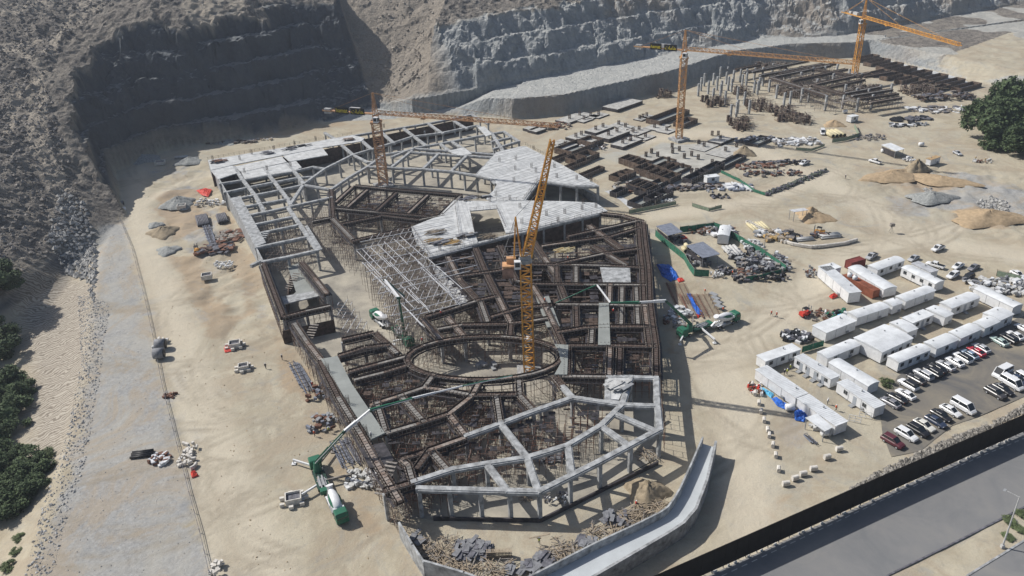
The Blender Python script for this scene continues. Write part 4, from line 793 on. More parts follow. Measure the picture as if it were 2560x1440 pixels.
def mixer(px, head, label):
    p = G(*px); h = G(*head)-p; t = thing("concrete_mixer_truck", label, "mixer truck", p, math.atan2(h.y, h.x), "green and white concrete mixer lorries")
    part("chassis", ("mx", 1), lambda b: (b.box((-.4, 0, .95), (8.6, .9, .3)), b.box((-.4, 1.05, .85), (3.4, .35, .5)), b.box((-.4, -1.05, .85), (3.4, .35, .5))), [M['grey']], t)
    def cab(b): loft(b, [(2.55, 1.22, .75, 2.75, .12), (2.7, 1.25, .6, 2.95, .15), (4.3, 1.25, .6, 2.95, .2), (4.6, 1.2, .6, 2.2, .15)])
    c = part("cab", ("mx", 2), cab, [M['green']], t)
    o = part("windscreen", ("mx", 3), lambda b: b.add([(4.36, -1.05, 2.82), (4.36, 1.05, 2.82), (4.66, 1.05, 1.75), (4.66, -1.05, 1.75)], [(0, 1, 2, 3)]) or b.box((3.6, 1.26, 2.1), (.9, .03, .7)) or b.box((3.6, -1.26, 2.1), (.9, .03, .7)), [M['glass']], c)
    part("fuel_and_water_tank", ("mx", 9), lambda b: b.tube((2.1, -1.1, 2.3), (2.1, 1.1, 2.3), .38, 10), [M['wh']], t)
    ax = ((2.2, 0, 2.05), (-1, 0, .22)); prof = [(0, .55), (.35, 1.0), (1.6, 1.22), (2.9, 1.2), (4.3, .85), (5.1, .55), (5.3, .45)]
    dr = part("drum", ("mx", 4), lambda b: b.lathe(prof, 18, ax), [M['wh']], t, smooth=True)
    def stripe(b):
        d = Vector(ax[1]).normalized(); a = d.cross(Vector((0, 0, 1))).normalized(); u = a.cross(d)
        for c0 in (.55, 2.65, 4.7):
            pr = [(.5, 1.04, .05), (1.6, 1.245, .32), (2.9, 1.225, .32), (4.2, .90, .06)]
            vs = []
            for t_, r_, hw in pr:
                for q in (-1, 0, 1): an = c0+q*hw; vs.append(Vector(ax[0])+d*t_+(a*math.cos(an)+u*math.sin(an))*(r_+.02))
            b.add(vs, [(k*3+j, k*3+j+1, (k+1)*3+j+1, (k+1)*3+j) for k in range(3) for j in (0, 1)])
    part("drum_stripe", ("mx", 5), stripe, [M['green']], dr)
    part("hopper", ("mx", 6), lambda b: (b.tube((-3.2, 0, 3.0), (-3.6, 0, 3.9), .45, 10, r2=.8), b.bar((-3.3, .9, 1), (-3.3, .5, 3.2), .12, .12), b.bar((-3.3, -.9, 1), (-3.3, -.5, 3.2), .12, .12)), [M['wh']], t)
    part("chute", ("mx", 7), lambda b: b.bar((-3.7, 0, 2.3), (-5.2, 0, 1.3), .5, .18), [M['wh']], t)
    part("mudguard", ("mx", 8), lambda b: (b.box((-2.3, .95, 1.22), (3.0, .5, .06)), b.box((-2.3, -.95, 1.22), (3.0, .5, .06))), [M['wh']], t)
    wheels(t, .5, (3.6, 1.9, -1.6, -3.0), 1.0); return t
mixer((843, 1277), (868, 1330), "concrete mixer lorry unloading at the front left, green cab towards the viewer")
mixer((1812, 812), (1842, 800), "concrete mixer lorry at the right side of the building, green cab pointing right")
mixer((952, 808), (926, 785), "concrete mixer lorry standing inside the building passage beside the pipe scaffolding")
def pump(px, head, boom, legs, label):
    p = G(*px); h = G(*head)-p; rz = math.atan2(h.y, h.x); t = thing("concrete_pump_truck", label, "pump truck", p, 0, "green concrete pump lorries")
    c, s = math.cos(rz), math.sin(rz); V = lambda x, y, z: Vector((x*c-y*s, x*s+y*c, z))
    b = MB(); b.bar(V(-5, 0, 1.0), V(4, 0, 1.0), .9, .35)
    for q in (-1, 1): b.bar(V(-4.5, q*.95, 1.25), V(1.2, q*.95, 1.25), .5, .5)
    b.build("chassis", [M['dgreen']], t)
    b = MB()
    for q in (-.7, .7): b.tube(V(-4.6, q*.5, 1.6), V(-.8, q*.5, 1.75), .2, 8)
    b.box(V(-2.6, 0, 1.5), (2.4, 1.6, .35), rz); b.build("pump_unit", [M['grey']], t)
    b = MB(); b.box(V(-5.2, 0, 1.3), (1.2, 1.9, 1.0), rz); b.build("hopper", [M['green']], t)
    b = MB(); n0 = len(b.v); loft(b, [(3.1, 1.2, .7, 2.7, .12), (3.3, 1.25, .6, 2.85, .15), (4.9, 1.25, .6, 2.85, .2), (5.2, 1.2, .6, 2.1, .15)]); b.v = [tuple(V(*v)) for v in b.v]; cb = b.build("cab", [M['green']], t)
    b = MB(); b.add([V(4.97, -1.0, 2.7), V(4.97, 1.0, 2.7), V(5.26, 1.0, 1.7), V(5.26, -1.0, 1.7)], [(0, 1, 2, 3)]); b.build("windscreen", [M['glass']], cb)
    b = MB(); b.lathe([(0, 1.0), (1.2, .8), (2.3, .6)], 12, (V(1.7, 0, 1.2), (0, 0, 1))); b.build("turret", [M['green']], t)
    wheels_ = [(4.2, .5), (2.4, .5), (-2.2, .5), (-3.4, .5)]
    for x, r_ in wheels_:
        for q in (-1, 1): o = part("wheel", ("W", .5, .35), wheel_fn(.5, .35), [M['tyre'], M['grey']], t); o.location = V(x, q*1.0, .5); o.rotation_euler = (0, 0, rz)
    P = [V(1.7, 0, 3.5)]+[G(x, y, z)-p for x, y, z in boom]
    cols_ = [M['green'], M['wh'], M['green'], M['wh'], M['green'], M['grey']]
    for i in range(len(P)-1):
        k = .75-.12*i; b = MB(); m_ = P[i].lerp(P[i+1], .45)
        b.bar(P[i], m_, k*.75, k*1.15); b.bar(m_-(P[i+1]-P[i])*.02, P[i+1], k*.6, k*.85)
        sd_ = (P[i+1]-P[i]).cross(Vector((0, 0, 1))).normalized()*k*.6
        sg = b.build("boom_section", [cols_[i]], t)
        b = MB(); b.tube(P[i]+sd_, P[i+1]+sd_, .08, 6); b.build("delivery_pipe", [M['silver']], sg)
        b = MB(); b.tube(P[i+1]-sd_*1.2, P[i+1]+sd_*1.4, k*.45, 8); b.build("boom_joint", [M['dgreen']], sg)
    b = MB(); e = P[-1]; b.tube(e, e+Vector((.2, .2, -2.6)), .1, 6); b.build("end_hose", [M['blk']], t)
    for i, (x, y) in enumerate(legs):
        q = G(x, y)-p; st = V(1.7 if i < 2 else -2.0, 1 if i % 2 else -1, 1.35)
        b = MB(); b.bar(st, (q.x, q.y, 1.15), .32, .42); b.bar((q.x, q.y, 1.3), (q.x, q.y, .2), .16, .16); b.box((q.x, q.y, .12), (.9, .9, .14)); b.build("outrigger", [M['oldwood'] if i % 2 else M['wh']], t)
    return t
pump((801, 1200), (786, 1158), [(862, 1078, 13), (926, 1025, 16), (1030, 996, 14.5), (1156, 965, 11.5), (1280, 939, 9.6)], [(735, 1160), (832, 1130), (757, 1247), (880, 1197)], "green concrete pump lorry at front left, long boom reaching over the building")
pump((1735, 832), (1700, 845), [(1664, 752, 12), (1598, 756, 14), (1526, 757, 12.5), (1492, 712, 13), (1390, 757, 9.5)], [(1700, 862), (1732, 802), (1786, 858), (1700, 822)], "dark green concrete pump lorry at the right side, boom folded towards the building")
pump((1008, 850), (1025, 868), [(997, 745, 18), (962, 700, 17), (1010, 740, 12)], [(985, 862), (1022, 828), (1030, 850), (990, 835)], "green concrete pump lorry behind the mixer in the building passage")
# red container lorry head, telehandler, roller, forklift
def loader(px, head, body, label, name, cat):
    p = G(*px); h = G(*head)-p; t = thing(name, label, cat, p, math.atan2(h.y, h.x))
    b = MB(); b.box((0, 0, .9), (2.8, 1.4, .8)); b.box((-1.3, 0, 1.1), (.9, 1.5, 1.0)); b.build("body", [M[body]], t)
    b = MB(); 
    for x in (-.6, .7):
        for s in (-1, 1): b.bar((x, s*.6, 1.2), (x, s*.6, 2.4), .1, .1)
    b.box((.05, 0, 2.45), (1.6, 1.4, .1)); b.build("canopy", [M['blk']], t)
    b = MB(); b.bar((1.6, -.4, .3), (1.6, -.4, 2.9), .16, .2); b.bar((1.6, .4, .3), (1.6, .4, 2.9), .16, .2); b.bar((1.6, -.3, .2), (2.8, -.3, .2), .15, .1); b.bar((1.6, .3, .2), (2.8, .3, .2), .15, .1); b.build("mast", [M['grey']], t)
    wheels(t, .42, (-.9, 1.0), .75, .3); return t
loader((2012, 790), (2022, 786), "red", "red forklift with black mast near the white cabins", "forklift", "forklift")
loader((333, 392), (333, 380), "blk", "dark backhoe loader by the gravel heap in front of the quarry face", "backhoe_loader", "loader")
loader((2047, 585), (2036, 583), "yellow", "small yellow machine among pallets inside the barrier line", "compact_loader", "loader")
loader((493, 632), (493, 620), "yellow", "small yellow roller on the sand between the steel stacks", "roller", "roller")
# ------------------------------------------------------------ site cabins and containers
def cabin(p0, p1, p2, h, label, door=None, win=3, arched=False, roof='whr', wall='wh', side=1, base=.35, nm="site_cabin", cat="site cabin", grp="white site cabins", open_=False, door_n=1):
    A, Bq, C_ = G(*p0, h), G(*p1, h), G(*p2, h); u = (Bq-A); Ln = u.length; u.normalize(); n_ = Vector((-u.y, u.x, 0)); w_ = (C_-Bq).dot(n_)
    sgn = 1 if w_ > 0 else -1; w_ = abs(w_); c0 = A+u*Ln/2+n_*sgn*w_/2; rz = math.atan2(u.y, u.x)
    t = thing(nm, label, cat, (c0.x, c0.y, 0), rz, grp); Ln -= .3; w_ -= .3
    b = MB(); b.box((0, 0, (base+h-.12)/2), (Ln, w_, h-.12-base)); wl = b.build("wall", [M[wall]], t)
    b = MB(); 
    for k in range(int(Ln//2.4)+1): x = -Ln/2+.5+k*(Ln-1)/max(1, int(Ln//2.4)); b.box((x, -w_/2+.3, base/2), (.4, .4, base)); b.box((x, w_/2-.3, base/2), (.4, .4, base))
    b.box((0, 0, base-.06), (Ln-.1, w_-.1, .1)); b.build("footing", [M['grey']], t)
    b = MB()
    if arched:
        N_ = 6; vs = []
        for e in (-1, 1):
            for i in range(N_+1): y = (i/N_-.5)*(w_+.3); vs.append((e*(Ln/2+.15), y, h-.1+.42*(1-(2*i/N_-1)**2)))
        m_ = len(vs); vs += [(x, y, h-.14) for x, y, z in vs]; k = N_+1
        fs = [(i, i+1, k+i+1, k+i) for i in range(N_)]+[(m_+i+1, m_+i, m_+k+i, m_+k+i+1) for i in range(N_)]
        fs += [(i+1, i, m_+i, m_+i+1) for i in range(N_)]+[(k+i, k+i+1, m_+k+i+1, m_+k+i) for i in range(N_)]+[(0, k, m_+k, m_), (k+N_, N_, m_+N_, m_+k+N_)]
        b.add(vs, fs)
    else:
        b.box((0, 0, h-.06), (Ln+.3, w_+.3, .12)); k = -Ln/2+.3
        while k < Ln/2: b.box((k, 0, h+.02), (.06, w_+.28, .05)); k += .55
    b.build("roof", [M[roof]], t)
    # windows on both long sides, door steps
    for sd_ in (-1, 1):
        y = sd_*(w_/2+.02)
        for i in range(win):
            x = -Ln/2+Ln*(i+.5)/win
            wn = part("window", ("cw",), lambda b: b.box((0, 0, 0), (1.0, .05, .9)), [M['glass']], t); wn.location = (x, y, base+1.55)
            fr = part("window_frame", ("cwf",), lambda b: (b.box((0, 0, .5), (1.16, .08, .1)), b.box((0, 0, -.5), (1.16, .08, .1)), b.box((0, 0, 0), (.06, .08, .9)), b.box((.55, 0, 0), (.08, .08, 1.0)), b.box((-.55, 0, 0), (.08, .08, 1.0))), [M['grey']], wn)
        if door:
            for j in range(door_n):
                x = -Ln/2+Ln*(j+1)/(door_n+1)+(0 if door_n == 1 and win % 2 == 0 else Ln/win*.5 if door_n == 1 else 0)
                dr = part("door", ("cd",), lambda b: b.box((0, 0, 0), (.95, .06, 2.0)), [M['door']], t); dr.location = (x, y, base+1.05)
                st = part("door_step", ("cs",), lambda b: (b.box((0, 0, .1), (1.1, 1.2, .2)), b.box((0, -.2, .25), (1.1, .8, .12))), [M['grey']], t); st.location = (x, y+sd_*.6, 0); st.rotation_euler = (0, 0, 0 if sd_ > 0 else math.pi)
    nb = max(0, int(Ln//5))
    for i in range(1, nb+1):
        x = -Ln/2+Ln*i/(nb+1)
        for sd_ in (-1, 1): b = MB(); b.box((x, sd_*(w_/2+.015), (base+h-.14)/2), (.1, .03, h-.2-base)); b.build("panel_joint", [M['grey']], wl)
    rs = part("roof_vent", ("rv",), lambda b: (b.lathe([(0, .16), (.3, .16)], 8, ((0, 0, 0), (0, 0, 1))), b.lathe([(0, .24), (.12, .05)], 8, ((0, 0, .3), (0, 0, 1)))), [M['grey']], t); rs.location = (Ln*random.uniform(-.35, .35), w_*.2, h+.12)
    a = part("air_conditioner", ("ac",), lambda b: (b.box((0, 0, 0), (.8, .32, .55)), b.lathe([(0, .2), (.03, .2)], 10, ((0, -.17, 0), (0, -1, 0)))), [M['grey']], t); a.location = (Ln*.22, -(w_/2+.2), base+.5)
    return t
T = lambda x, y: (1860+x/4.8, 820+y/4.8)
UU = lambda x, y: (2160+x/4.8, 600+y/4.8)
VV = lambda x, y: (1800+x/5.54, 600+y/5.54)
cabin(T(145, 325), T(575, 180), T(690, 255), 3.0, "plain white roofed cabin at the upper end of the cabin courtyard", win=3)
cabin(T(600, 345), T(1045, 615), T(1170, 575), 3.0, "white cabin with four grey doors in the middle of the courtyard", door=1, win=4, door_n=4)
cabin(T(1110, 650), T(1570, 965), T(1700, 910), 3.0, "white cabin with one grey door beside the parked cars", door=1, win=2)
cabin(T(130, 495), T(622, 838), T(760, 770), 3.0, "long white cabin on the left side of the courtyard, upper of the two", win=0)
cabin(T(632, 843), T(1100, 1178), T(1243, 1108), 3.0, "long white cabin with the lean-to at its end, nearest the viewer", win=0)
cabin(T(870, 285), T(1270, 125), T(1395, 205), 3.0, "curved roof cabin right of the green net fence", win=2, arched=True)
cabin(T(1150, 355), T(1635, 640), T(1490, 700), 2.9, "curved roof cabin with a worn streak along its roof", win=0, arched=True)
cabin((2133, 843), (2211, 809), (2281, 846), 3.7, "widest white cabin with a cable across its roof", win=4, door=1, arched=True)
cabin(UU(275, 1390), UU(665, 1235), UU(820, 1310), 3.1, "white cabin with dark windows behind the parked black cars", win=4, arched=True)
cabin(UU(710, 1220), UU(980, 1110), UU(1140, 1195), 3.1, "white curved roof cabin behind the parked red car", win=1, arched=True)
cabin(UU(1005, 1100), UU(1260, 990), UU(1400, 1075), 3.2, "white curved roof cabin, third from left in the row along the parked cars", win=1, arched=True)
cabin(UU(1295, 985), UU(1480, 905), UU(1610, 990), 3.2, "small white curved roof cabin, fourth from left along the parked cars", win=1, arched=True)
cabin(UU(1420, 870), UU(1590, 795), UU(1800, 890), 3.3, "white curved roof cabin at the right end of the row along the cars", win=1, arched=True)
cabin(UU(300, 985), UU(430, 940), UU(640, 1065), 3.0, "low arched link roof between the widest cabin and the one behind", win=0, arched=True)
cabin(UU(450, 930), UU(710, 828), UU(860, 890), 3.0, "white cabin with two dark windows behind the widest cabin", win=2, door=1)
cabin(UU(735, 820), UU(840, 775), UU(1075, 885), 3.1, "short arched porch cabin in the centre of the cabin village", win=0, arched=True)
cabin(UU(900, 745), UU(1245, 615), UU(1390, 690), 3.1, "white cabin with two dark windows facing the inner yard on the right", win=2, door=1, arched=True)
cabin(UU(1440, 545), UU(1920, 770), UU(1820, 820), 3.1, "longest white cabin at the far right beside the scrap heap", win=0, arched=True)
cabin(VV(1275, 1180), VV(1700, 1015), VV(1885, 1125), 3.2, "white cabin nearest the forklift and the dark skip", win=0)
cabin((2117, 779), (2199, 753), (2221, 769), 3.1, "white panelled cabin, second from left in the back row", win=0, arched=True)
cabin(UU(220, 730), UU(345, 688), UU(465, 755), 3.0, "small square white cabin, third from left in the back row", win=0, arched=True)
cabin(UU(370, 670), UU(730, 540), UU(845, 610), 3.1, "white cabin with two roof vents at the right of the back row", win=0, arched=True)
cabin(UU(40, 300), UU(365, 185), UU(495, 240), 3.0, "white cabin beside the dark red container, at the rear", win=3, arched=True)
cabin(UU(560, 295), UU(975, 490), UU(865, 530), 3.0, "long white cabin with small windows facing the shaded yard", win=4, arched=True)
cabin(UU(655, 250), UU(900, 360), UU(820, 395), 2.6, "narrow grey roofed cabin behind the long white cabin", win=0, roof='silver')
cabin(VV(1365, 372), VV(1785, 735), VV(1925, 680), 3.6, "tall white store shed with a dark open front", win=0)
cabin(VV(1480, 430), VV(1690, 375), VV(1570, 305), 3.6, "short white wing at the back of the tall store shed", win=0)
cabin((2119, 668), (2210, 724), (2235, 711), 3.0, "white arched cabin between the orange container and the shaded yard", win=0, arched=True)
def container(p0, p1, w_, paint, label):
    A, Bq = G(*p0, 2.6), G(*p1, 2.6); u = Bq-A; rz = math.atan2(u.y, u.x); Ln = u.length; n_ = Vector((-u.y, u.x, 0)).normalized(); c0 = (A+Bq)/2+n_*w_/2*(1 if n_.y > 0 else -1)
    t = thing("shipping_container", label, "container", (c0.x, c0.y, 0), rz, "shipping containers")
    b = MB(); b.box((0, 0, 1.32), (Ln-.1, 2.3, 2.4)); k = -Ln/2+.2
    while k < Ln/2-.2:
        for s in (-1, 1): b.box((k, s*1.17, 1.32), (.14, .06, 2.3))
        k += .28
    k = -Ln/2+.3
    while k < Ln/2-.2: b.box((k, 0, 2.55), (.14, 2.2, .05)); k += .4
    b.build("body", [M[paint]], t)
    b = MB()
    for s in (-1, 1):
        for z in (.1, 2.58): b.bar((-Ln/2, s*1.17, z), (Ln/2, s*1.17, z), .12, .14)
        for x in (-Ln/2, Ln/2): b.bar((x, s*1.17, .1), (x, s*1.17, 2.58), .14, .14)
    b.build("frame", [M[paint]], t)
    for s in (-1, 1):
        b = MB(); b.box((Ln/2+.02, s*.58, 1.32), (.06, 1.1, 2.3)); b.bar((Ln/2+.08, s*.4, .3), (Ln/2+.08, s*.4, 2.4), .05, .05); b.bar((Ln/2+.08, s*.8, .3), (Ln/2+.08, s*.8, 2.4), .05, .05); b.build("door", [M[paint]], t)
    return t
container(VV(1700, 475), VV(2125, 705), 2.4, 'corten', "long orange brown shipping container between the white cabins")
container(VV(1825, 318), VV(2022, 262), 2.4, 'cred', "dark red shipping container with white markings behind the cabins")
container((2118, 700), (2128, 706), 2.2, 'corten', "short rust coloured container beside the store shed") if False else None
for i, (x, y) in enumerate(((2125, 686), (2138, 693))):   # round tanks on top of the container
    p = G(x, y, 3.4); t = thing("water_tank", f"small white round tank on the orange container, {'left' if i == 0 else 'right'} one", "water tank", (p.x, p.y, 2.64), 0, "round tanks on the container")
    b = MB(); b.lathe([(0, .55), (.15, .7), (.9, .72), (1.2, .55), (1.35, .2)], 12, ((0, 0, 0), (0, 0, 1))); b.build("tank_shell", [M['wh']], t, smooth=True); b = MB(); b.lathe([(0, .22), (.12, .22)], 8, ((0, 0, 1.33), (0, 0, 1))); b.build("lid", [M['grey']], t)
# ------------------------------------------------------------ rear frame building
RB = G(2060, 230); rb = thing("rear_frame_building", "second concrete frame under construction with rows of open troughs and bare columns", "building", (RB.x, RB.y, 0))
RO = (RB.x, RB.y, 0); its = []
RZ = 6.5
for a, c_ in [((1926, 192), (2075, 162)), ((1980, 200), (2117, 171)), ((2025, 212), (2175, 180)), ((2072, 217), (2160, 197)), ((2110, 232), (2202, 215)), ((2175, 255), (2252, 242)), ((1926, 192), (2067, 237)), ((2035, 212), (2110, 234)), ((1900, 187), (2060, 158)), ((1860, 180), (1950, 160)), ((2130, 238), (2230, 222)), ((2150, 245), (2245, 232)), ((1880, 178), (2020, 150)), ((2160, 190), (2230, 178)), ((1840, 172), (1900, 160)), ((2000, 165), (2150, 190)), ((1950, 182), (2095, 156))]:
    A, Bq = G(*a, RZ), G(*c_, RZ); m = MB(RO); trough(m, A, Bq, 1.9); its.append((seglen(a, c_), m))
cap("formwork_beam", its, [M['ply'], M['ply'], M['rebar'], M['oldwood'], M['ply2'], M['pipe'], M['conc']], rb)
cl2 = []
for x, y in [(1752, 227), (1760, 215), (1783, 212), (1800, 196), (1815, 210), (1833, 205), (1850, 205), (1865, 215), (1843, 250), (1855, 216), (1865, 205), (1885, 200), (1820, 225), (1828, 230), (1792, 225), (1803, 232), (1770, 235), (1872, 285), (1843, 283), (1885, 232), (1897, 225), (1922, 230), (1940, 246), (1959, 265), (1974, 262), (2002, 255), (2020, 254), (2062, 276), (2105, 272), (2137, 256), (2167, 255), (2197, 247), (2225, 240), (2177, 272), (2141, 280),
             (1826, 297), (1840, 292), (1860, 262), (1893, 236), (2000, 210), (2030, 200), (2060, 195), (2090, 190), (1960, 205), (2040, 228), (2080, 215), (2120, 205), (2150, 215), (2110, 246), (1905, 200), (1930, 188), (1800, 245), (1782, 255), (1906, 215), (1745, 240), (1812, 262)]:
    p = G(x, y); m = MB(RO); h = random.uniform(6.6, 7.6); m.box((p.x, p.y, h/2), (.95, .95, h), .3); cl2.append((1, m))
cap("column", cl2, [M['conc']], rb)
g = MB(RO)
P = GP([(1900, 190), (2080, 160), (2260, 245), (2070, 260), (1985, 235)], RZ-1); X0, X1, Y0, Y1 = min(p.x for p in P), max(p.x for p in P), min(p.y for p in P), max(p.y for p in P)
a_ = X0
while a_ < X1:
    b_ = Y0
    while b_ < Y1:
        if inpoly(np.array([[a_]]), np.array([[b_]]), P)[0, 0] and random.random() < .8:
            g.bar((a_, b_, 0), (a_, b_, 5.8), .13, .13)
            if random.random() < .8: g.bar((a_, b_, 2.6), (a_+2.8, b_, 2.6), .1, .1); g.bar((a_, b_, 5), (a_, b_+2.8, 5), .1, .1)
            if random.random() < .3: g.box((a_, b_, 5.2), (2.6, 1.2, .1), random.random(), 1)
        b_ += 2.8
    a_ += 2.8
o = g.build("scaffolding", [M['pipe'], M['oldwood']]); tag(o, "dark pipe scaffolding packed under the troughs of the rear frame", "scaffolding", "scaffolding around the rear frame")
for (cx, cy, w_, d_, n, lab) in [(1895, 268, 60, 24, 90, "brown pipe scaffold clutter in front of the rear frame columns"), (1960, 290, 60, 26, 120, "tangled scaffold and boards at the near corner of the rear frame"), (1855, 235, 40, 14, 50, "thin scaffold among the tall bare columns"),
                                 (1850, 315, 45, 22, 80, "scaffold clutter on the sand left of the rear frame corner"), (2000, 305, 40, 14, 60, "low boards and props along the rear frame edge wall"), (1990, 235, 90, 20, 130, "dark props and boards under the middle of the rear frame"), (2160, 235, 90, 16, 120, "dark props and boards at the right of the rear frame"), (1930, 170, 80, 8, 70, "poles along the back of the rear frame"), (2300, 232, 90, 12, 110, "jumbled formwork between the long boxes and the rear yard"), (1790, 260, 60, 16, 60, "loose scaffold around the left bare columns"), (1660, 240, 34, 10, 50, "small scaffold clutter at the foot of the terrace wall")]:
    c0 = G(cx, cy); ex = (G(cx+w_/2, cy)-c0).length; ey = (G(cx, cy-d_/2)-c0).length; g = MB((c0.x, c0.y, 0))
    for k in range(n):
        a = (c0.x+random.uniform(-ex, ex), c0.y+random.uniform(-ey, ey)); h = random.uniform(1.5, 4.5); g.bar((*a, 0), (*a, h), .15, .15, random.choice((0, 0, 2)))
        q = random.choice(((3.2, .4), (.4, 3.6), (2.4, -2)));  g.bar((*a, h*.8), (a[0]+q[0], a[1]+q[1], h*.8+random.uniform(-.3, .3)), .16, .13, random.choice((0, 1, 2)))
        if random.random() < .35: g.box((a[0], a[1], .25), (random.uniform(1.5, 4), random.uniform(.4, 1.2), .4), random.random()*3, random.choice((1, 2)))
        if random.random() < .12: g.box((a[0], a[1], 1.7), (1.1, 1.1, 3.4), .3, 2)
    o = g.build("scaffolding", [M['pipe'], M['timber'], M['ply']]); tag(o, lab, "scaffolding", "scaffolding around the rear frame")
# open formwork boxes in two rows beyond the frame
pits = []
def pit(x, y, L_, W_, h, rz, nm="footing_formwork", m1='pitw', fl='slab', cat="footing formwork", grp="open formwork boxes", par=None):
    p = G(x, y); t = thing(nm, "x", cat, p, rz, grp)
    b = MB()
    for s in (-1, 1): b.box((0, s*W_/2, h/2), (L_, .18, h)); b.box((s*L_/2, 0, h/2), (.18, W_-.2, h))
    b.build("side_board", [M[m1]], t)
    b = MB(); b.box((0, 0, .12), (L_-.2, W_-.2, .22)); b.build("blinding", [M[fl]], t)
    b = MB(); k = -L_/2
    while k <= L_/2:
        for s in (-1, 1): b.box((k, s*(W_/2+.16), h*.55), (.12, .14, h*1.1))
        k += 1.4
    for s in (-1, 1): b.box((0, s*(W_/2+.2), h*.75), (L_, .1, .12)); b.box((0, s*(W_/2+.2), h*.3), (L_, .1, .12))
    b.build("bracing", [M['oldwood']], t); return t
e1 = G(2160, 160)-G(2000, 195); rz2 = math.atan2(e1.y, e1.x)
for x, y in [(2165, 150), (2192, 160), (2224, 170), (2257, 180), (2294, 190), (2333, 200), (2375, 211), (2415, 222)]: pits.append(pit(x, y, 19, 5.2, 2.2, rz2))
for x, y in [(2195, 188), (2228, 196), (2265, 205), (2305, 216), (2345, 226)]: pits.append(pit(x, y, 15, 4.6, 2.4, rz2))
bands(pits, "long brown walled box beyond the rear frame", 14)
sheet("concrete_apron", [(2150, 137), (2178, 136), (2250, 152), (2360, 180), (2420, 205), (2400, 214), (2330, 196), (2230, 165), (2160, 145)], .03, M['slab'])
# ------------------------------------------------------------ foundation field
e2 = G(1620, 300)-G(1500, 345); rzf = math.atan2(e2.y, e2.x)
pads = []
def pad(x, y, L_, W_, h, dark=True, stub=2):
    p = G(x, y); t = thing("foundation_pad", "x", "foundation", p, rzf, "foundation pads with rebar stubs")
    b = MB(); b.box((0, 0, h/2), (L_, W_, h)); b.build("side_face", [M['ply2'] if dark else M['slab']], t)
    b = MB(); b.box((0, 0, h+.03), (L_-.1, W_-.1, .06)); b.build("top_face", [M['padt']], t)
    for k in range(stub):
        q = MB(); cx = (k-(stub-1)/2)*L_/(stub+.5)
        for i in range(8): a = i*math.pi/4; q.bar((cx+.6*math.cos(a), .6*math.sin(a), h), (cx+.6*math.cos(a), .6*math.sin(a), h+2.2), .09, .09)
        for z in (.7, 1.6): q.box((cx, 0, h+z), (1.15, 1.15, .06))
        q.build("rebar_stub", [M['rebar']], t)
    return t
S3 = lambda x, y: (1280+x/3, y/3)
for x, y, L_, W_, h, s in [(470, 890, 20, 9, .8, 2), (590, 880, 8, 7, .5, 1), (650, 870, 9, 7, .5, 1), (540, 905, 8, 6, .5, 1), (150, 975, 7, 6, 1.2, 0), (185, 988, 7, 6, 1.2, 0), (500, 1040, 10, 8, 1.2, 2), (570, 1065, 10, 8, 1.2, 1), (655, 985, 14, 7, 1.4, 2), (755, 1030, 16, 8, 1.8, 2), (860, 1085, 15, 7, 1.4, 2),
                        (800, 940, 8, 6, .4, 1), (850, 960, 8, 6, .4, 1), (930, 990, 12, 9, .4, 2), (925, 1050, 7, 6, .4, 1), (1000, 1035, 9, 6, .4, 1), (1090, 955, 12, 8, .4, 2), (1160, 985, 8, 7, .4, 1), (970, 895, 7, 5, .5, 2), (1010, 880, 7, 5, .5, 1), (360, 1085, 8, 6, 1.2, 0), (400, 1110, 10, 7, 1.2, 1), (830, 800, 22, 10, 1.6, 0),
                        (1560, 1065, 10, 7, 1.2, 1), (1440, 1105, 12, 8, .3, 1), (1600, 1140, 16, 10, .3, 1), (1250, 1340, 0, 0, 0, 0)]:
    if L_: pads.append(pad(*S3(x, y), L_, W_, h, True, s))
bands(pads, "pale foundation pad with dark sides", 20)
dark = []
for x, y, L_, W_, h in [(470, 1130, 16, 10, 2.6), (560, 1190, 9, 7, 2.4), (480, 1215, 7, 6, 2.4), (590, 1085, 9, 8, 2.6), (1170, 890, 26, 8, 2.4), (1300, 935, 12, 6, 2.2), (880, 1220, 7, 6, 2.4), (920, 1235, 7, 6, 2.4), (960, 1250, 7, 6, 2.4), (1010, 1290, 8, 7, 2.4), (1060, 1310, 9, 7, 2.4), (1110, 1330, 8, 7, 2.4), (1170, 1350, 8, 7, 2.4),
                        (810, 1340, 8, 5, 2.2), (860, 1325, 6, 5, 2.2), (950, 1410, 8, 6, 2.4), (1000, 1425, 8, 6, 2.2), (1200, 1290, 16, 8, 1.4), (1150, 1265, 10, 7, 1.4), (1120, 1230, 12, 7, 1.2), (350, 1200, 18, 3, 1.6), (450, 1260, 22, 3, 1.6), (560, 1320, 20, 3, 1.6)]:
    dark.append(pit(*S3(x, y), L_, W_, h, rzf, "pit_formwork", 'pitw', 'wet', "pit formwork", "brown pit formwork in the foundation field"))
F6 = lambda x, y: (1480+x/3.6, 300+y/3.6)
for x, y, L_, W_, h in [(430, 620, 8, 6, 2.2), (500, 655, 9, 6, 2.2), (480, 740, 14, 6, 2), (600, 710, 12, 5, 2), (590, 590, 16, 4, 1.6), (240, 670, 7, 3, 2), (940, 530, 14, 4, 2.2), (1060, 460, 16, 4, 2), (1250, 390, 18, 4, 1.6), (1500, 200, 14, 6, 1.2), (1420, 190, 10, 5, 1)]:
    dark.append(pit(*F6(x, y), L_, W_, h, rzf, "pit_formwork", 'ply2', 'wet', "pit formwork", "brown pit formwork in the foundation field"))
bands(dark, "brown formwork box in the foundation field", 20)
st = []
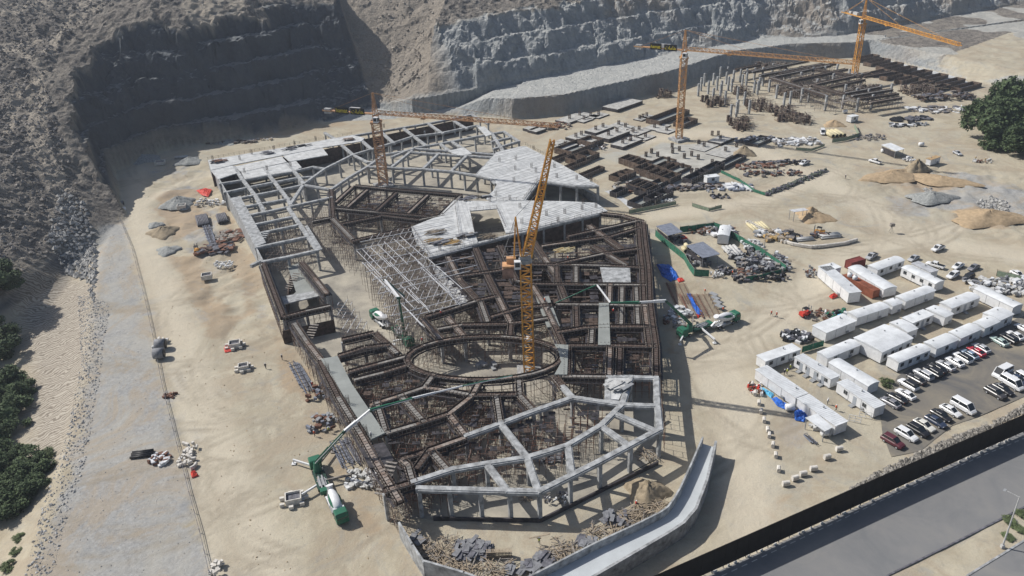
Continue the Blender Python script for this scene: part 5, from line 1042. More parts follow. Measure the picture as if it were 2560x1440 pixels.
for x, y in [(535, 300), (590, 330), (720, 250), (725, 300), (785, 280), (830, 345), (895, 325), (955, 355), (960, 220), (690, 375), (815, 435), (895, 480), (940, 480), (1080, 400), (1135, 140), (340, 215), (300, 200), (1080, 140), (485, 330), (1300, 250)]:
    p = G(*F6(x, y)); b = MB(p)
    for i in range(10): a = i*math.pi/5; b.bar(p+Vector((.6*math.cos(a), .6*math.sin(a), 0)), p+Vector((.6*math.cos(a), .6*math.sin(a), 2.3)), .1, .1)
    for z in (.6, 1.3, 2.0): b.box((p.x, p.y, z), (1.2, 1.2, .07))
    st.append(tag(b.build("rebar_cage", [M['rebar']]), "x", "rebar cage", "rebar cages standing on the pale raft"))
bands(st, "dark rebar cage standing on the raft", 14)
sheet("raft_slab", [F6(x, y) for x, y in [(400, 330), (700, 230), (1000, 210), (1290, 310), (900, 520), (620, 440)]], .02, mat("raft_dusty_concrete", (.42, .41, .37), .9, .2, .15))
sheet("raft_slab", [F6(x, y) for x, y in [(110, 640), (170, 630), (260, 690), (420, 770), (340, 800), (250, 720)]], .03, M['slab'])
# ------------------------------------------------------------ scattered site stock
def scatter(name, label, cat, px, ext, n, fn, mats, group=None, kind=None, z=0, px_fn=None):
    p = G(*px, z); b = MB((p.x, p.y, z))
    for k in range(n): fn(b, p.x+random.uniform(-ext[0], ext[0]), p.y+random.uniform(-ext[1], ext[1]), z, k)
    return tag(b.build(name, mats), label, cat, group, kind)
def plank(L0, L1, w_, an=None, mi=(0,), sp=.4, zmax=1.2):
    def f(b, x, y, z, k):
        L_ = random.uniform(L0, L1); a = (an if an is not None else random.uniform(0, 3.14))+random.uniform(-sp, sp); d = Vector((math.cos(a), math.sin(a), 0))*L_/2; zz = z+.1+random.random()**2*zmax
        b.bar(Vector((x, y, zz))-d, Vector((x, y, zz+random.uniform(-.2, .3)))+d, w_, w_*.5, random.choice(mi))
    return f
def panels(b, x, y, z, k):
    b.box((x, y, z+.15+random.random()*.9), (random.uniform(1.2, 2.6), random.uniform(.6, 1.3), .1), random.uniform(-.5, .5)+1.2, random.choice((0, 0, 1)))
R3 = lambda x, y: (900+x/4.8, 1140+y/4.8)
R4 = lambda x, y: (1300+x/4, 1080+y/4)
TP = "scrap timber heaps inside the front retaining wall"
for q, e, n, lab in [(R3(800, 1150), (1.8, 2.6), 60, "loose brown timber heap by the wall corner at far left"), (R3(1000, 1260), (3.0, 2.0), 90, "large pale timber heap at the foot of the wall corner"), (R3(1050, 1080), (2.2, 2.2), 36, "long poles leaning beside the grey panels"), (R3(1480, 1370), (5.2, 2.0), 130, "wide timber heap along the bottom edge"),
                     (R3(2300, 1210), (2.4, 1.6), 50, "small timber heap left of the grey panel stack"), (R4(480, 1150), (2.2, 2.0), 50, "short batten heap near the retaining wall centre"), (R4(880, 1010), (4.2, 1.8), 80, "long batten heap along the retaining wall"), (R4(1130, 850), (2.6, 1.8), 60, "pale batten heap next to the red vest worker"),
                     (R4(1300, 780), (3.6, 1.8), 90, "batten heap highest up along the curved wall"), (R4(1260, 240), (2.2, 1.4), 40, "small timber heap inside the right front bay"), (R4(60, 660), (.9, .9), 22, "round bundle of scrap beside the front corner column")]:
    scatter("timber_heap", lab, "timber heap", q, e, n, plank(1.0, 3.0, .13, None, (0, 0, 1), 2, .9), [M['timber'], M['oldwood']], TP)
for q, e, n, lab in [(R3(1230, 1140), (1.2, 1.9), 20, "stack of dark grey formwork panels, left of two by the timber"), (R3(1380, 1130), (1.3, 1.9), 22, "stack of dark grey formwork panels, middle of the heap row"), (R3(1500, 1140), (1.0, 1.5), 14, "stack of grey panels right of the middle stack"), (R3(2180, 1270), (2.0, 1.5), 22, "grey panel heap sliding along the wall"),
                     (R3(1940, 1380), (3.0, 1.2), 24, "grey panels lying at the lower wall edge"), (R4(660, 1110), (1.6, 1.1), 14, "grey bagged panels at the wall middle"), (R4(960, 880), (2.2, 1.4), 20, "grey panels beside the long batten heap"), (R4(300, 270), (2.2, 1.6), 26, "dark panels scattered under the second ring of beams"), (R4(400, 250), (1.2, .9), 8, "few grey panels under the beam crossing"), (R3(700, 1000), (1.1, 1.3), 5, "big grey folded sheet near the wall")]:
    scatter("panel_stack", lab, "panel stack", q, e, n, panels, [M['panel'], M['mesh_']], "grey formwork panel stacks in the front pit")
p = G(*R3(1670, 1210)); b = MB(p)
for k in range(18): b.box((p.x-2.2+k*.26, p.y, .9), (.14, .8, 1.5), 0, 0)
for z in (.2, .7, 1.2, 1.6): b.box((p.x, p.y-.45, z), (4.8, .1, .1), 0, 0)
tag(b.build("timber_crate", [M['timber']]), "square stack of battens with upright slats on the pit floor", "timber stack")
# retaining wall and ramp
def wallp(px, th, z0, z1, name, label, cat, m=M['conc'], zpx=0, parent=None):
    P = [G(x, y, zpx) for x, y in px]; b = MB(P[0] if not parent else parent.location)
    for a, c_ in zip(P[:-1], P[1:]): b.bar((a.x, a.y, (z0+z1)/2), (c_.x, c_.y, (z0+z1)/2), th, z1-z0)
    for a in P[1:-1]: b.lathe([(0, th/2), (z1-z0, th/2)], 8, ((a.x, a.y, z0), (0, 0, 1)))
    return tag(b.build(name, [m], parent), label, cat)
wallp([(997, 1305), (1030, 1360), (1060, 1405)], .4, -1, 4.0, "retaining_wall", "pale concrete retaining wall at the front left corner of the pit", "wall", zpx=4.0)
wallp([(1060, 1403), (1160, 1432), (1260, 1470)], .4, -1, 4.2, "retaining_wall", "low concrete wall along the bottom edge of the pit", "wall", zpx=4.0)
inner = [(1200, 1500), (1325, 1440), (1487, 1357), (1600, 1305), (1650, 1280), (1670, 1266), (1685, 1245), (1700, 1220), (1730, 1155), (1757, 1092)]; outer = [(1400, 1490), (1487, 1438), (1600, 1372), (1680, 1325), (1710, 1305), (1740, 1270), (1767, 1200), (1790, 1102)]
ip = [G(x, y, 3.6) for x, y in inner]; op = [G(x, y, 3.6) for x, y in outer]
t = thing("ramp", "curved pale concrete ramp with two parapets along the front right", "ramp", (ip[4].x, ip[4].y, 0))
for nm, P, th in (("parapet", ip, .35), ("parapet", op, .5)):
    b = MB(t.location)
    for a, c_ in zip(P[:-1], P[1:]): b.bar((a.x, a.y, 1.3), (c_.x, c_.y, 1.3), th, 4.6)
    for a in P[1:-1]: b.lathe([(0, th/2), (4.602, th/2)], 10, ((a.x, a.y, -1), (0, 0, 1)))
    b.build(nm, [M['conc']], t)
b = MB(t.location); pl = [(p.x, p.y) for p in ip]+[(p.x, p.y) for p in op[::-1]]; b.prism(pl, -1, 1.8); b.build("ramp_deck", [mat("ramp_blue_grey_screed", (.47, .50, .52), .75, .08, .2)], t)
# sand heaps etc
def heap(px, r, h, m, label, name="sand_heap", cat="heap", grp="heaps of loose material", sq=1.0, rz=0, seed=0):
    p = G(*px); N_ = 28; K = 12; b = MB((p.x, p.y, 0)); vs = [(p.x, p.y, h)]
    for k in range(1, K+1):
        for i in range(N_):
            a = 2*math.pi*i/N_; q = k/K; rr = r*q*(1+.18*math.sin(3*a+seed)+.1*math.sin(7*a+2*seed)); x = rr*math.cos(a); y = rr*math.sin(a)*sq
            z = h*(1-q)**1.0*(1+.25*math.sin(4*a+seed*2)*q)*(1+.3*(random.random()-.5)*min(1, 3*(1-q))); vs.append((p.x+x*math.cos(rz)-y*math.sin(rz), p.y+x*math.sin(rz)+y*math.cos(rz), max(z, -.2)-(0 if q < 1 else .3)))
    fs = [(0, 1+i, 1+(i+1) % N_) for i in range(N_)]
    for k in range(K-1):
        for i in range(N_): fs.append((1+k*N_+i, 1+(k+1)*N_+i, 1+(k+1)*N_+(i+1) % N_, 1+k*N_+(i+1) % N_))
    b.add(vs, fs); return tag(b.build(name, [M[m]], smooth=True), label, cat, grp)
heap(R4(1270, 610), 4.4, 3.0, 'sandd', "rounded damp sand heap on the pit floor beside the ramp", seed=1)
heap((350, 398), 9, 3, 'gravel', "grey gravel heap in front of the quarry face beside the loader", "gravel_heap", seed=2); heap((472, 403), 6, 2, 'gravel', "small grey gravel heap right of the concrete pit", "gravel_heap", seed=3)
heap((447, 510), 6.5, 3.2, 'gravel', "steep grey heap beside the concrete chamber on the left yard", "gravel_heap", seed=4); heap((408, 580), 5.5, 2.2, 'sandd', "brown grey heap right of the haul road", seed=5); heap((420, 625), 4, 1.1, 'gravel', "low blue grey gravel patch beside the haul road", "gravel_heap", seed=6)
heap((388, 562), 3, .9, 'gravel', "small gravel heap at the haul road edge", "gravel_heap", seed=7)
heap((2025, 540), 5, 3.5, 'sand', "sand cone beside the pipe canopy in the central yard", seed=8); heap((2040, 544), 6, 2, 'sand', "low sand heap right of the sand cone", seed=9); heap((1860, 384), 5, 3.6, 'sandd', "brown sand heap beside the long plank row", seed=10)
heap((2290, 425), 7, 4.5, 'sandd', "dark peaked soil heap in the right yard", seed=11, rz=.7, sq=.6); heap((2230, 440), 13, 2.2, 'sand', "long low soil bank left of the peaked heap", seed=12, sq=.5, rz=.3); heap((2350, 450), 13, 1.8, 'sand', "ragged soil bank right of the peaked heap", seed=13, sq=.45, rz=-.6)
heap((2330, 495), 9, 2.6, 'gravel', "bluish grey gravel heap below the soil banks", "gravel_heap", seed=14, sq=.6); heap((2470, 545), 13, 3.2, 'sand', "orange brown sand heap near the right edge", seed=15, sq=.6); heap((2085, 312), 5, 2.4, 'sand', "sand heap at the near edge of the rear frame", seed=16)
heap((570, 355), 6, 1.2, 'gravel', "flat grey heap behind the building on the haul road", "gravel_heap", seed=17); heap((2352, 100), 9, 3, 'sandd', "dark soil heap on the far grey plain", seed=18, sq=.6); heap((2205, 72), 9, 3, 'sandd', "soil heap at the foot of the far rock face", seed=19)
def rocks(name, label, cat, px_list, n, s0, s1, m, kind="stuff", zf_=True, group=None):
    P = [gz(a, b) if (a < 300 and b < 760) or b < 270 else G(a, b) for a, b in px_list]; x0, x1, y0, y1 = min(p.x for p in P), max(p.x for p in P), min(p.y for p in P), max(p.y for p in P); b = MB((P[0].x, P[0].y, 0)); c_ = 0; A = []
    while c_ < n:
        xx = np.random.uniform(x0, x1, 4000); yy = np.random.uniform(y0, y1, 4000); ok = inpoly(xx[None], yy[None], P)[0]
        for x, y in zip(xx[ok], yy[ok]):
            A.append((x, y)); c_ += 1
            if c_ >= n: break
    A = np.array(A); zz = height(A[:, 0][None], A[:, 1][None])[0]
    for (x, y), z in zip(A, zz):
        s = s0+(s1-s0)*random.random()**3; vs = []; d = [(1, 0, 0), (-1, 0, 0), (0, 1, 0), (0, -1, 0), (0, 0, 1), (0, 0, -1)]; an = random.random()*3
        for a in d: r_ = s*random.uniform(.6, 1.1); X_ = a[0]*math.cos(an)-a[1]*math.sin(an); Y_ = a[0]*math.sin(an)+a[1]*math.cos(an); vs.append((x+X_*r_+random.uniform(-.2, .2)*s, y+Y_*r_+random.uniform(-.2, .2)*s, z+a[2]*r_*.7+random.uniform(-.15, .15)*s+s*.2))
        b.add(vs, [(0, 2, 4), (2, 1, 4), (1, 3, 4), (3, 0, 4), (2, 0, 5), (1, 2, 5), (3, 1, 5), (0, 3, 5)])
    return tag(b.build(name, [m]), label, cat, group, kind)
np.random.seed(3)
rocks("rubble", "strip of broken rock along the black hoarding", "rubble", [(2080, 1255), (2180, 1185), (2290, 1135), (2400, 1082), (2470, 1062), (2560, 1012), (2640, 975), (2640, 1000), (2560, 1032), (2200, 1195), (2110, 1250)], 2600, .12, .7, mat('fence_rubble', (.27, .255, .23), .95, .5, 1))
rocks("rubble", "pale boulder slide at the foot of the left hillside", "rubble", [(150, 480), (215, 520), (245, 640), (235, 760), (215, 700), (150, 660), (120, 600)], 1500, .3, 1.5, M['rock'])
rocks("rubble", "stony edge of the gravel embankment", "rubble", [(195, 740), (275, 760), (250, 940), (215, 1150), (165, 1300), (130, 1440), (60, 1440), (105, 1250), (165, 1080), (200, 900)], 2600, .1, .45, mat('edge_stone', (.46, .45, .43), .95, .3, .9))
rocks("rubble", "scattered stones over the left hillside", "rubble", [(0, 240), (120, 220), (180, 420), (220, 540), (130, 640), (0, 720)], 1500, .3, 1.3, mat("hill_stone", (.26, .24, .22), .95, .4, .7))
rocks("rubble", "scattered stones over the hilltop behind the quarry", "rubble", [(0, 0), (1040, 0), (1000, 90), (760, 90), (500, 70), (120, 190), (0, 230)], 2600, .5, 1.9, mat("hilltop_stone", (.20, .185, .17), .95, .4, .7))
rocks("rock_pile", "pale broken rock pile in the right yard", "rock pile", [(2440, 500), (2480, 492), (2525, 512), (2515, 528), (2460, 528)], 260, .4, 1.3, M['rock'], None)
rocks("rock_pile", "small heap of pale stones above the grey gravel heap", "rock pile", [(2308, 466), (2330, 464), (2336, 472), (2312, 476)], 60, .3, .8, M['rock'], None)
rocks("rubble", "loose pebbles on the gravel plateau", "rubble", [(260, 560), (320, 600), (440, 1100), (520, 1440), (120, 1440), (230, 1000)], 900, .06, .22, mat('pebble', (.42, .41, .39), .95, .2, 1))
rocks("rubble", "clods and stones over the sandy yard", "rubble", [(340, 420), (520, 460), (700, 820), (960, 1430), (560, 1430), (420, 800)], 900, .06, .26, M['sand'])
rocks("rubble", "stones scattered on the scree gully", "rubble", [(900, 255), (1060, 250), (1100, 180), (1250, 40), (1120, 30), (1000, 110)], 700, .4, 1.4, mat("scree_stone", (.33, .30, .26), .95, .35, .7))
# ------------------------------------------------------------ fences, shelters, stores
def net(px, h, label, m='net', name="net_fence", grp="green net fences"):
    P = [G(x, y) for x, y in px]; t = thing(name, label, "net fence", P[0], 0, grp); o = P[0]; b = MB(o); q = MB(o)
    for a, c_ in zip(P[:-1], P[1:]):
        n = max(1, int((c_-a).length/2.6))
        for i in range(n):
            u, v = a.lerp(c_, i/n), a.lerp(c_, (i+1)/n); hh = h+random.uniform(-.15, .1); dx = Vector((random.uniform(-.15, .15), random.uniform(-.15, .15), 0))
            b.bar(Vector((u.x, u.y, hh/2)), Vector((v.x, v.y, hh/2))+dx*0, .05, hh-.1)
            q.bar(u, u+Vector((0, 0, hh+.35)), .09, .09)
        q.bar(a+Vector((0, 0, h)), c_+Vector((0, 0, h)), .07, .07)
    for x_, nm, mm in ((b, "net", M[m]), (q, "post", M['pipe'])):
        x_.o = Vector((0, 0, 0)); vs = [(v[0]+0, v[1]+0, v[2]) for v in x_.v]; x_.v = vs; x_.build(nm, [mm], t)
    return t
net([(1699, 561+22), (1783, 571), (1802, 578), (1833, 597), (1900, 635), (1963, 680)], 2.4, "green net fence around the back and right of the pipe store")
net([(1638, 590), (1660, 610), (1688, 632), (1710, 650), (1722, 672), (1735, 690), (1772, 692)], 2.4, "green net fence bending around the two dark canopies", m='net')
net([(1863, 703), (1905, 697), (1952, 684)], 1.6, "low green net along the front of the pipe store")
net([(1572, 535), (1640, 522), (1690, 512)], 1.6, "faded net fence behind the rear right corner of the building", 'netp')
net([(1730, 516), (1772, 528), (1804, 521)], 1.4, "short faded net fence in the foundation field", 'netp')
net([(1802, 432), (1850, 455), (1885, 480), (1913, 489)], 1.3, "sagging green net across the foundation field", 'net')
net([(2004, 882), (2058, 866)], 2.0, "short green net fence joining two white cabins"); net([(2080, 357), (2115, 352), (2147, 342), (2135, 318)], 1.8, "curved pale green net beside the rear frame", 'netp')
net([(1990, 375), (2028, 378), (2061, 366)], 1.2, "low pale net around the steel heap", 'netp'); net([(2490, 690), (2515, 696), (2550, 705)], 2.0, "faded net fence near the right edge behind the cabins", 'netp')
sh = thing("hedge_row", "dark scrub and debris line in the central yard", "hedge", G(1913, 489), 0); b = MB()
for k in range(260):
    f = k/260; q = G(1913+152*f, 489-62*f)-G(1913, 489); b.box((q.x+random.uniform(-1.2, 1.2), q.y+random.uniform(-1.2, 1.2), random.uniform(.1, .8)), (random.uniform(.3, 1.2), random.uniform(.3, 1), random.uniform(.2, .9)), random.random()*3, random.choice((0, 1)))
b.build("scrub", [mat("grey_green_scrub", (.13, .15, .12), .95, .4, 1), M['mesh_']], sh)
def canopy(px, z, label, m='bluegrey', side=True, name="canopy_shelter", back='ply2'):
    P = [G(x, y, z) for x, y in px]; c0 = sum(P, Vector())/4; t = thing(name, label, "shelter", (c0.x, c0.y, 0), 0, "open shelters"); o = Vector((c0.x, c0.y, 0))
    b = MB(o); vs = [tuple(p) for p in P]+[(p.x, p.y, p.z-.12) for p in P]; b.add(vs, [(0, 1, 2, 3), (7, 6, 5, 4), (0, 4, 5, 1), (1, 5, 6, 2), (2, 6, 7, 3), (3, 7, 4, 0)])
    u = (P[1]-P[0]); v = (P[3]-P[0]); n = int(u.length//1)
    for i in range(n+1): a = P[0]+u*i/max(1, n)+Vector((0, 0, .03)); b.bar(a, a+v, .06, .05)
    b.build("roof", [M[m]], t)
    for p in P:
        q = c0+(p-c0)*.9; b = MB(o); b.bar((q.x, q.y, 0), (q.x, q.y, z-.1), .16, .16); b.build("post", [M['grey']], t)
    if side:
        b = MB(o); A = c0+(P[0]-c0)*.85; B_ = c0+(P[3]-c0)*.85; b.bar((A.x, A.y, 1.3), (B_.x, B_.y, 1.3), .1, 2.4); b.build("back_panel", [M[back]], t)
    return t
canopy([(1640, 565), (1677, 557), (1706, 580), (1670, 589)], 3.4, "dark sheet canopy, upper of the two beside the green net"); canopy([(1715, 614), (1757, 604), (1800, 635), (1757, 645)], 3.6, "larger dark sheet canopy beside the green net")
cabin((1793, 587), (1800, 563), (1828, 572), 3.4, "small blue white hut inside the pipe store", win=1, arched=True, nm="site_hut", cat="hut", grp="small site huts")
canopy([T(735, 1075), T(880, 1025), T(1065, 1190), T(970, 1240)], 3.0, "white lean-to roof on thin posts at the end of the long cabins", 'whr', False)
canopy([(2203, 362), (2226, 357), (2262, 372), (2240, 378)], 3.2, "pale lean-to with white drums in the far right yard", 'whr', True); canopy([(1973, 524), (2010, 520), (2020, 525), (1985, 530)], 3.6, "light pipe rack roof beside the sand cone", 'silver', False)
cabin((1759, 438), (1791, 434), (1795, 441), 3.0, "small white hut in the middle of the foundation field", win=1, nm="site_hut", cat="hut", grp="small site huts"); cabin((2116, 289), (2135, 285), (2142, 290), 3.0, "white kiosk at the edge wall of the rear frame", win=1, nm="site_hut", cat="hut", grp="small site huts")
cabin((2315, 396), (2340, 388), (2352, 392), 2.8, "small white box hut with tan roof in the right yard", win=0, roof='tan', nm="site_hut", cat="hut", grp="small site huts")
# pipe store
def pipes(px, an, n, r, L_, m, label, rows=1, cat="pipe stack", grp="stacked pipes", hollow=True):
    p = G(*px); t = thing("pipe_stack", label, cat, p, an, grp)
    for j in range(rows):
        for i in range(n-j):
            k = part("pipe", ("pipe", r, L_, m), lambda b: (b.tube((-L_/2, 0, 0), (L_/2, 0, 0), r, 12, 0), b.lathe([(0, r*.8), (.02, r*.8)], 12, ((L_/2, 0, 0), (1, 0, 0)), 1), b.lathe([(0, r*.8), (.02, r*.8)], 12, ((-L_/2, 0, 0), (-1, 0, 0)), 1)), [M[m], M['blk']], t, True)
            k.location = (random.uniform(-.2, .2), (i-(n-1)/2+j*.5)*r*2.05, r+j*r*1.72)
    return t
pa = math.atan2(*(lambda d: (d.y, d.x))(G(1855, 650)-G(1820, 615)))
pipes((1832, 632), pa, 4, .6, 7.5, 'gpipe', "large grey concrete pipes in the pipe store"); pipes((1896, 570), pa, 6, .5, 7, 'cream', "cream pipes inside the barrier line, upper stack"); pipes((1716, 628), pa, 2, .7, 2.6, 'cream', "cream drums between the two dark canopies", 2)
pipes((2085, 338), pa, 4, .9, 8, 'cream', "pale yellow half pipes beside the curved net"); pipes((556, 548), -1.15, 7, .28, 9, 'mesh_', "dark steel bundle beside the building's left edge, right one", 2); pipes((507, 553), -1.15, 9, .25, 11, 'mesh_', "dark steel bundle left of the sand strip", 2)
pipes((455, 395), .1, 2, .5, 6, 'gpipe', "grey pipe lying in the trench near the quarry face"); pipes((403, 872), .1, 1, 1.5, 2.6, 'panel', "wide black culvert ring, upper of two on the gravel edge"); pipes((402, 895), .1, 1, 1.5, 2.6, 'panel', "wide black culvert ring, lower of two on the gravel edge")
pipes((304, 514), .2, 1, 1.0, 2, 'panel', "black barrel beside the white sacks at the quarry corner"); pipes((357, 1137), .12, 4, .3, 4.5, 'blk', "black pipe bundle on the gravel plateau"); pipes((2010, 600), .1, 4, .25, 6, 'gpipe', "grey posts beside the barrier line", 2); pipes((2073, 592), .1, 5, .3, 7, 'gpipe', "grey beam stack at the right end of the barrier line", 2)
def strips(p0, p1, w_, n, label):
    A, Bq = G(*p0), G(*p1); d = Bq-A; d.z = 0; nn_ = Vector((-d.y, d.x, 0)).normalized(); b = MB(A)
    for k in range(n):
        o = nn_*random.uniform(-w_/2, w_/2)+Vector((0, 0, .1+random.random()*.35)); f = random.uniform(0, .25); b.bar(A+d*f+o, A+d*random.uniform(.7, 1)+o+nn_*random.uniform(-.3, .3), .22, .14, random.randrange(2))
    for k in range(9): f = (k+.5)/9; b.bar(A+d*f-nn_*w_*.5+Vector((0, 0, .6)), A+d*f+nn_*w_*random.uniform(0, .5)+Vector((0, 0, .6)), .12, .1, 1)
    return tag(b.build("material_stack", [M['bluegrey'], M['mesh_']]), label, "material stack", "steel and timber stock in the yard")
def junk(px, e, n, label, mats, grp="steel and timber stock in the yard", s=(.4, 1.6), hh=1.2):
    def f(b, x, y, z, k): b.box((x, y, z+random.uniform(.1, hh)), (random.uniform(*s), random.uniform(*s)*.6, random.uniform(.2, .9)), random.random()*3, random.randrange(len(mats)))
    return scatter("material_stack", label, "material stack", px, e, n, f, [M[m] for m in mats], grp)
junk((1860, 640), (5, 5), 80, "dark scrap bundles behind the large grey pipes", ['mesh_', 'blk', 'grey']); junk((1800, 580), (5, 3.5), 60, "bundled dark steel under the back net", ['mesh_', 'rust', 'wh'], s=(.6, 2.6)); junk((1752, 580), (4, 2.5), 40, "rusty coils beside the back net", ['rust', 'oldwood'])
junk((1905, 665), (7, 4.5), 150, "mixed dark steel bundles in the front of the pipe store", ['mesh_', 'blk', 'grey', 'oldwood'], s=(.5, 2.6)); junk((1900, 697), (8, 2), 80, "row of dark rolls outside the low green net", ['blk', 'mesh_', 'oldwood']); junk((1868, 690), (2, 3), 40, "brown debris pile at the corner of the pipe store", ['oldwood', 'rust'])
junk((1935, 655), (4, 6), 60, "grey pallets along the right net", ['grey', 'mesh_', 'wh'], s=(.5, 2)); junk((1880, 615), (3, 3), 40, "white sacks beside the pipe store pole", ['wh', 'gpipe']); junk((1815, 680), (3, 2), 30, "dark drums in front of the larger canopy", ['blk', 'mesh_']); junk((1790, 690), (2, 1.3), 26, "white sacks in front of the larger canopy", ['wh', 'gpipe'], s=(.3, .8))
junk((1745, 650), (3, 4.5), 60, "grey steel stock under the larger canopy", ['mesh_', 'grey']); junk((1690, 600), (2.5, 3), 30, "dark stock under the smaller canopy", ['blk', 'mesh_']); junk((1945, 597), (4, 2.4), 50, "brown timber inside the barrier line", ['timber', 'timber2', 'oldwood'], s=(.5, 3)); junk((1962, 583), (2.6, 1.4), 12, "dark covered pallet, upper one inside the barrier line", ['mesh_', 'oldwood'], s=(1, 2))
junk((1985, 598), (2.6, 1.4), 12, "dark covered pallet, lower one inside the barrier line", ['mesh_', 'blk'], s=(1, 2)); junk((2050, 590), (3, 1.4), 30, "dark machinery parts inside the barrier line", ['mesh_', 'rust', 'blk']); junk((1920, 586), (4, 2), 40, "grey and white poles inside the barrier line", ['wh', 'grey', 'timber'], s=(.3, 3))
junk((1990, 408), (5, 2), 30, "dark crates beside the loaded pickup", ['blk', 'mesh_']); junk((1905, 415), (12, 3), 60, "long row of brown planks in the far yard", ['oldwood', 'rust'], s=(.4, 3), hh=.6); junk((1930, 436), (11, 3), 60, "row of dark pallets below the plank row", ['oldwood', 'mesh_', 'rust'], s=(.5, 2)); junk((1925, 408), (8, 1.6), 36, "black bundle of bars, longest in the far yard", ['blk', 'mesh_'], s=(.5, 3), hh=.6)
junk((1990, 355), (10, 5), 120, "grey planks piled within the low pale net", ['grey', 'wh', 'oldwood'], s=(.3, 3.6), hh=.8); junk((2275, 298), (9, 3), 60, "black steel mats in the rear right yard", ['blk', 'mesh_'], s=(.5, 4), hh=.5); junk((2270, 312), (9, 2.5), 50, "grey steel strips below the black mats", ['blk', 'wh', 'grey'], s=(.3, 4), hh=.4); junk((2350, 275), (14, 6), 80, "timber and boards strewn below the open boxes", ['oldwood', 'mesh_', 'wh'], s=(.4, 4), hh=.5)
junk((2360, 245), (14, 6), 130, "dark jumble of formwork below the open boxes", ['ply', 'mesh_', 'oldwood'], s=(.5, 4), hh=2.5); junk((2175, 345), (7, 4), 40, "pallets beside the curved net", ['mesh_', 'oldwood'], s=(.5, 2), hh=.6); junk((1890, 350), (10, 3), 60, "black drums and boards left of the grey planks", ['blk', 'mesh_', 'bluegrey'], s=(.6, 2.4))
junk((1650, 505), (5, 2.4), 36, "white bags at the near end of the foundation field", ['wh', 'gpipe', 'panel']); junk((1820, 470), (9, 4), 50, "silver struts laid beside the small white hut", ['silver', 'wh', 'bluegrey'], s=(.2, 4), hh=.3); junk((1800, 492), (4, 2), 24, "grey steel plates on sand", ['mesh_', 'blk'], hh=.4); junk((1735, 470), (11, 2.2), 80, "brown formwork waste along the raft edge", ['ply', 'oldwood', 'mesh_'], s=(.4, 3), hh=1)
junk((1570, 470), (8, 6), 60, "pink brown waste near the right rear corner", ['oldwood', 'gpipe', 'rust'], s=(.4, 2.4), hh=.5); junk((1380, 318), (9, 5), 60, "rusty formwork waste under the jib tip", ['rust', 'oldwood', 'ply'], s=(.4, 3), hh=1); junk((1560, 330), (8, 4), 30, "boards scattered between the pads", ['oldwood', 'wh'], hh=.4); junk((1480, 370), (6, 4), 40, "timber waste beside the deep brown pit", ['oldwood', 'wh', 'ply'], hh=.8)
junk((575, 357), (13, 1.6), 60, "long row of dark timber behind the building", ['ply', 'oldwood'], s=(.4, 3), hh=.8); junk((635, 351), (10, 1.2), 40, "row of pale blocks behind the building", ['gpipe', 'timber'], s=(.6, 1.4), hh=.6); junk((2270, 402), (2, 2), 20, "round white tanks under the far lean-to", ['wh', 'grey']); junk((540, 625), (5, 4), 90, "tangled dark rebar heap left of the building", ['rebar', 'mesh_', 'rust'], s=(.2, 3.6))
strips((512, 560), (535, 620), 3.0, 18, "rebar bundles lying beside the steel stacks"); junk((580, 590), (5, 5), 60, "rusty rebar mats beside the building edge", ['rust', 'oldwood'], s=(.2, 3.6), hh=.3); junk((560, 663), (3, 2), 40, "white plastic waste beside the rebar heap", ['wh', 'gpipe'], s=(.3, 1), hh=.5); junk((545, 505), (8, 4), 60, "rubbish and boards below the red tarpaulin", ['grey', 'oldwood', 'wh'], hh=.5)
strips((732, 905), (775, 985), 3.2, 22, "grey steel sections beside the left scaffolding, upper"); strips((845, 1098), (885, 1172), 4.2, 26, "grey steel ladder sections beside the front left boom"); junk((800, 985), (2.5, 3), 26, "grey sheet tables beside the left scaffolding", ['bluegrey', 'rust'], hh=1.2); junk((812, 1060), (3.2, 3), 40, "workbench and boxes near the crew at left", ['grey', 'rust', 'bluegrey'], hh=1.2)
junk((905, 1200), (3.2, 2.6), 60, "white plastic sheeting heap beside the outrigger", ['wh', 'gpipe'], s=(.5, 1.6), hh=.7); junk((470, 1140), (1.2, 4), 36, "pale concrete pieces beside the rope line", ['block'], s=(.5, 1.1), hh=.7); junk((400, 1150), (2, 1.8), 30, "metal scrap beside the black pipe bundle", ['silver', 'wh', 'rust'], s=(.3, 1.6), hh=.6); junk((403, 862), (1.3, 2), 16, "white blocks above the culvert rings", ['wh', 'block'], s=(.6, 1.2)); junk((545, 1425), (1.2, 1.4), 16, "pale slabs at the bottom edge", ['block'], s=(.5, 1.2))
junk((425, 990), (1.4, 1.0), 30, "small red brown stick heap beside the rope line", ['rust'], s=(.1, .9), hh=.3); junk((1990, 845), (3.5, 2.5), 60, "dark skip full of scrap beside the green net", ['blk', 'mesh_', 'wh'], s=(.5, 2.4)); junk((2090, 790), (3, 2), 30, "turquoise and dark goods behind the cabin near the forklift", ['net', 'blk', 'sky', 'wh']); junk((2060, 790), (4, 3), 40, "thin scrap and poles right of the forklift", ['rust', 'oldwood'], s=(.1, 2), hh=.4)
junk((2500, 720), (9, 5), 130, "white bags and sheets heap behind the longest cabin", ['gpipe', 'gpipe', 'panel', 'wh'], s=(.5, 2.4)); junk((2025, 683), (2, 3), 26, "grey bins beside the tall store shed", ['grey', 'rust', 'panel'], s=(.4, .9)); junk((2042, 1075), (1.5, 1.5), 8, "white boxes and drums beneath the white lean-to", ['wh', 'gpipe'], s=(.7, 1.3)); strips((2012, 1088), (2042, 1114), 1.0, 6, "pale gutter lengths lying beside the lean-to")
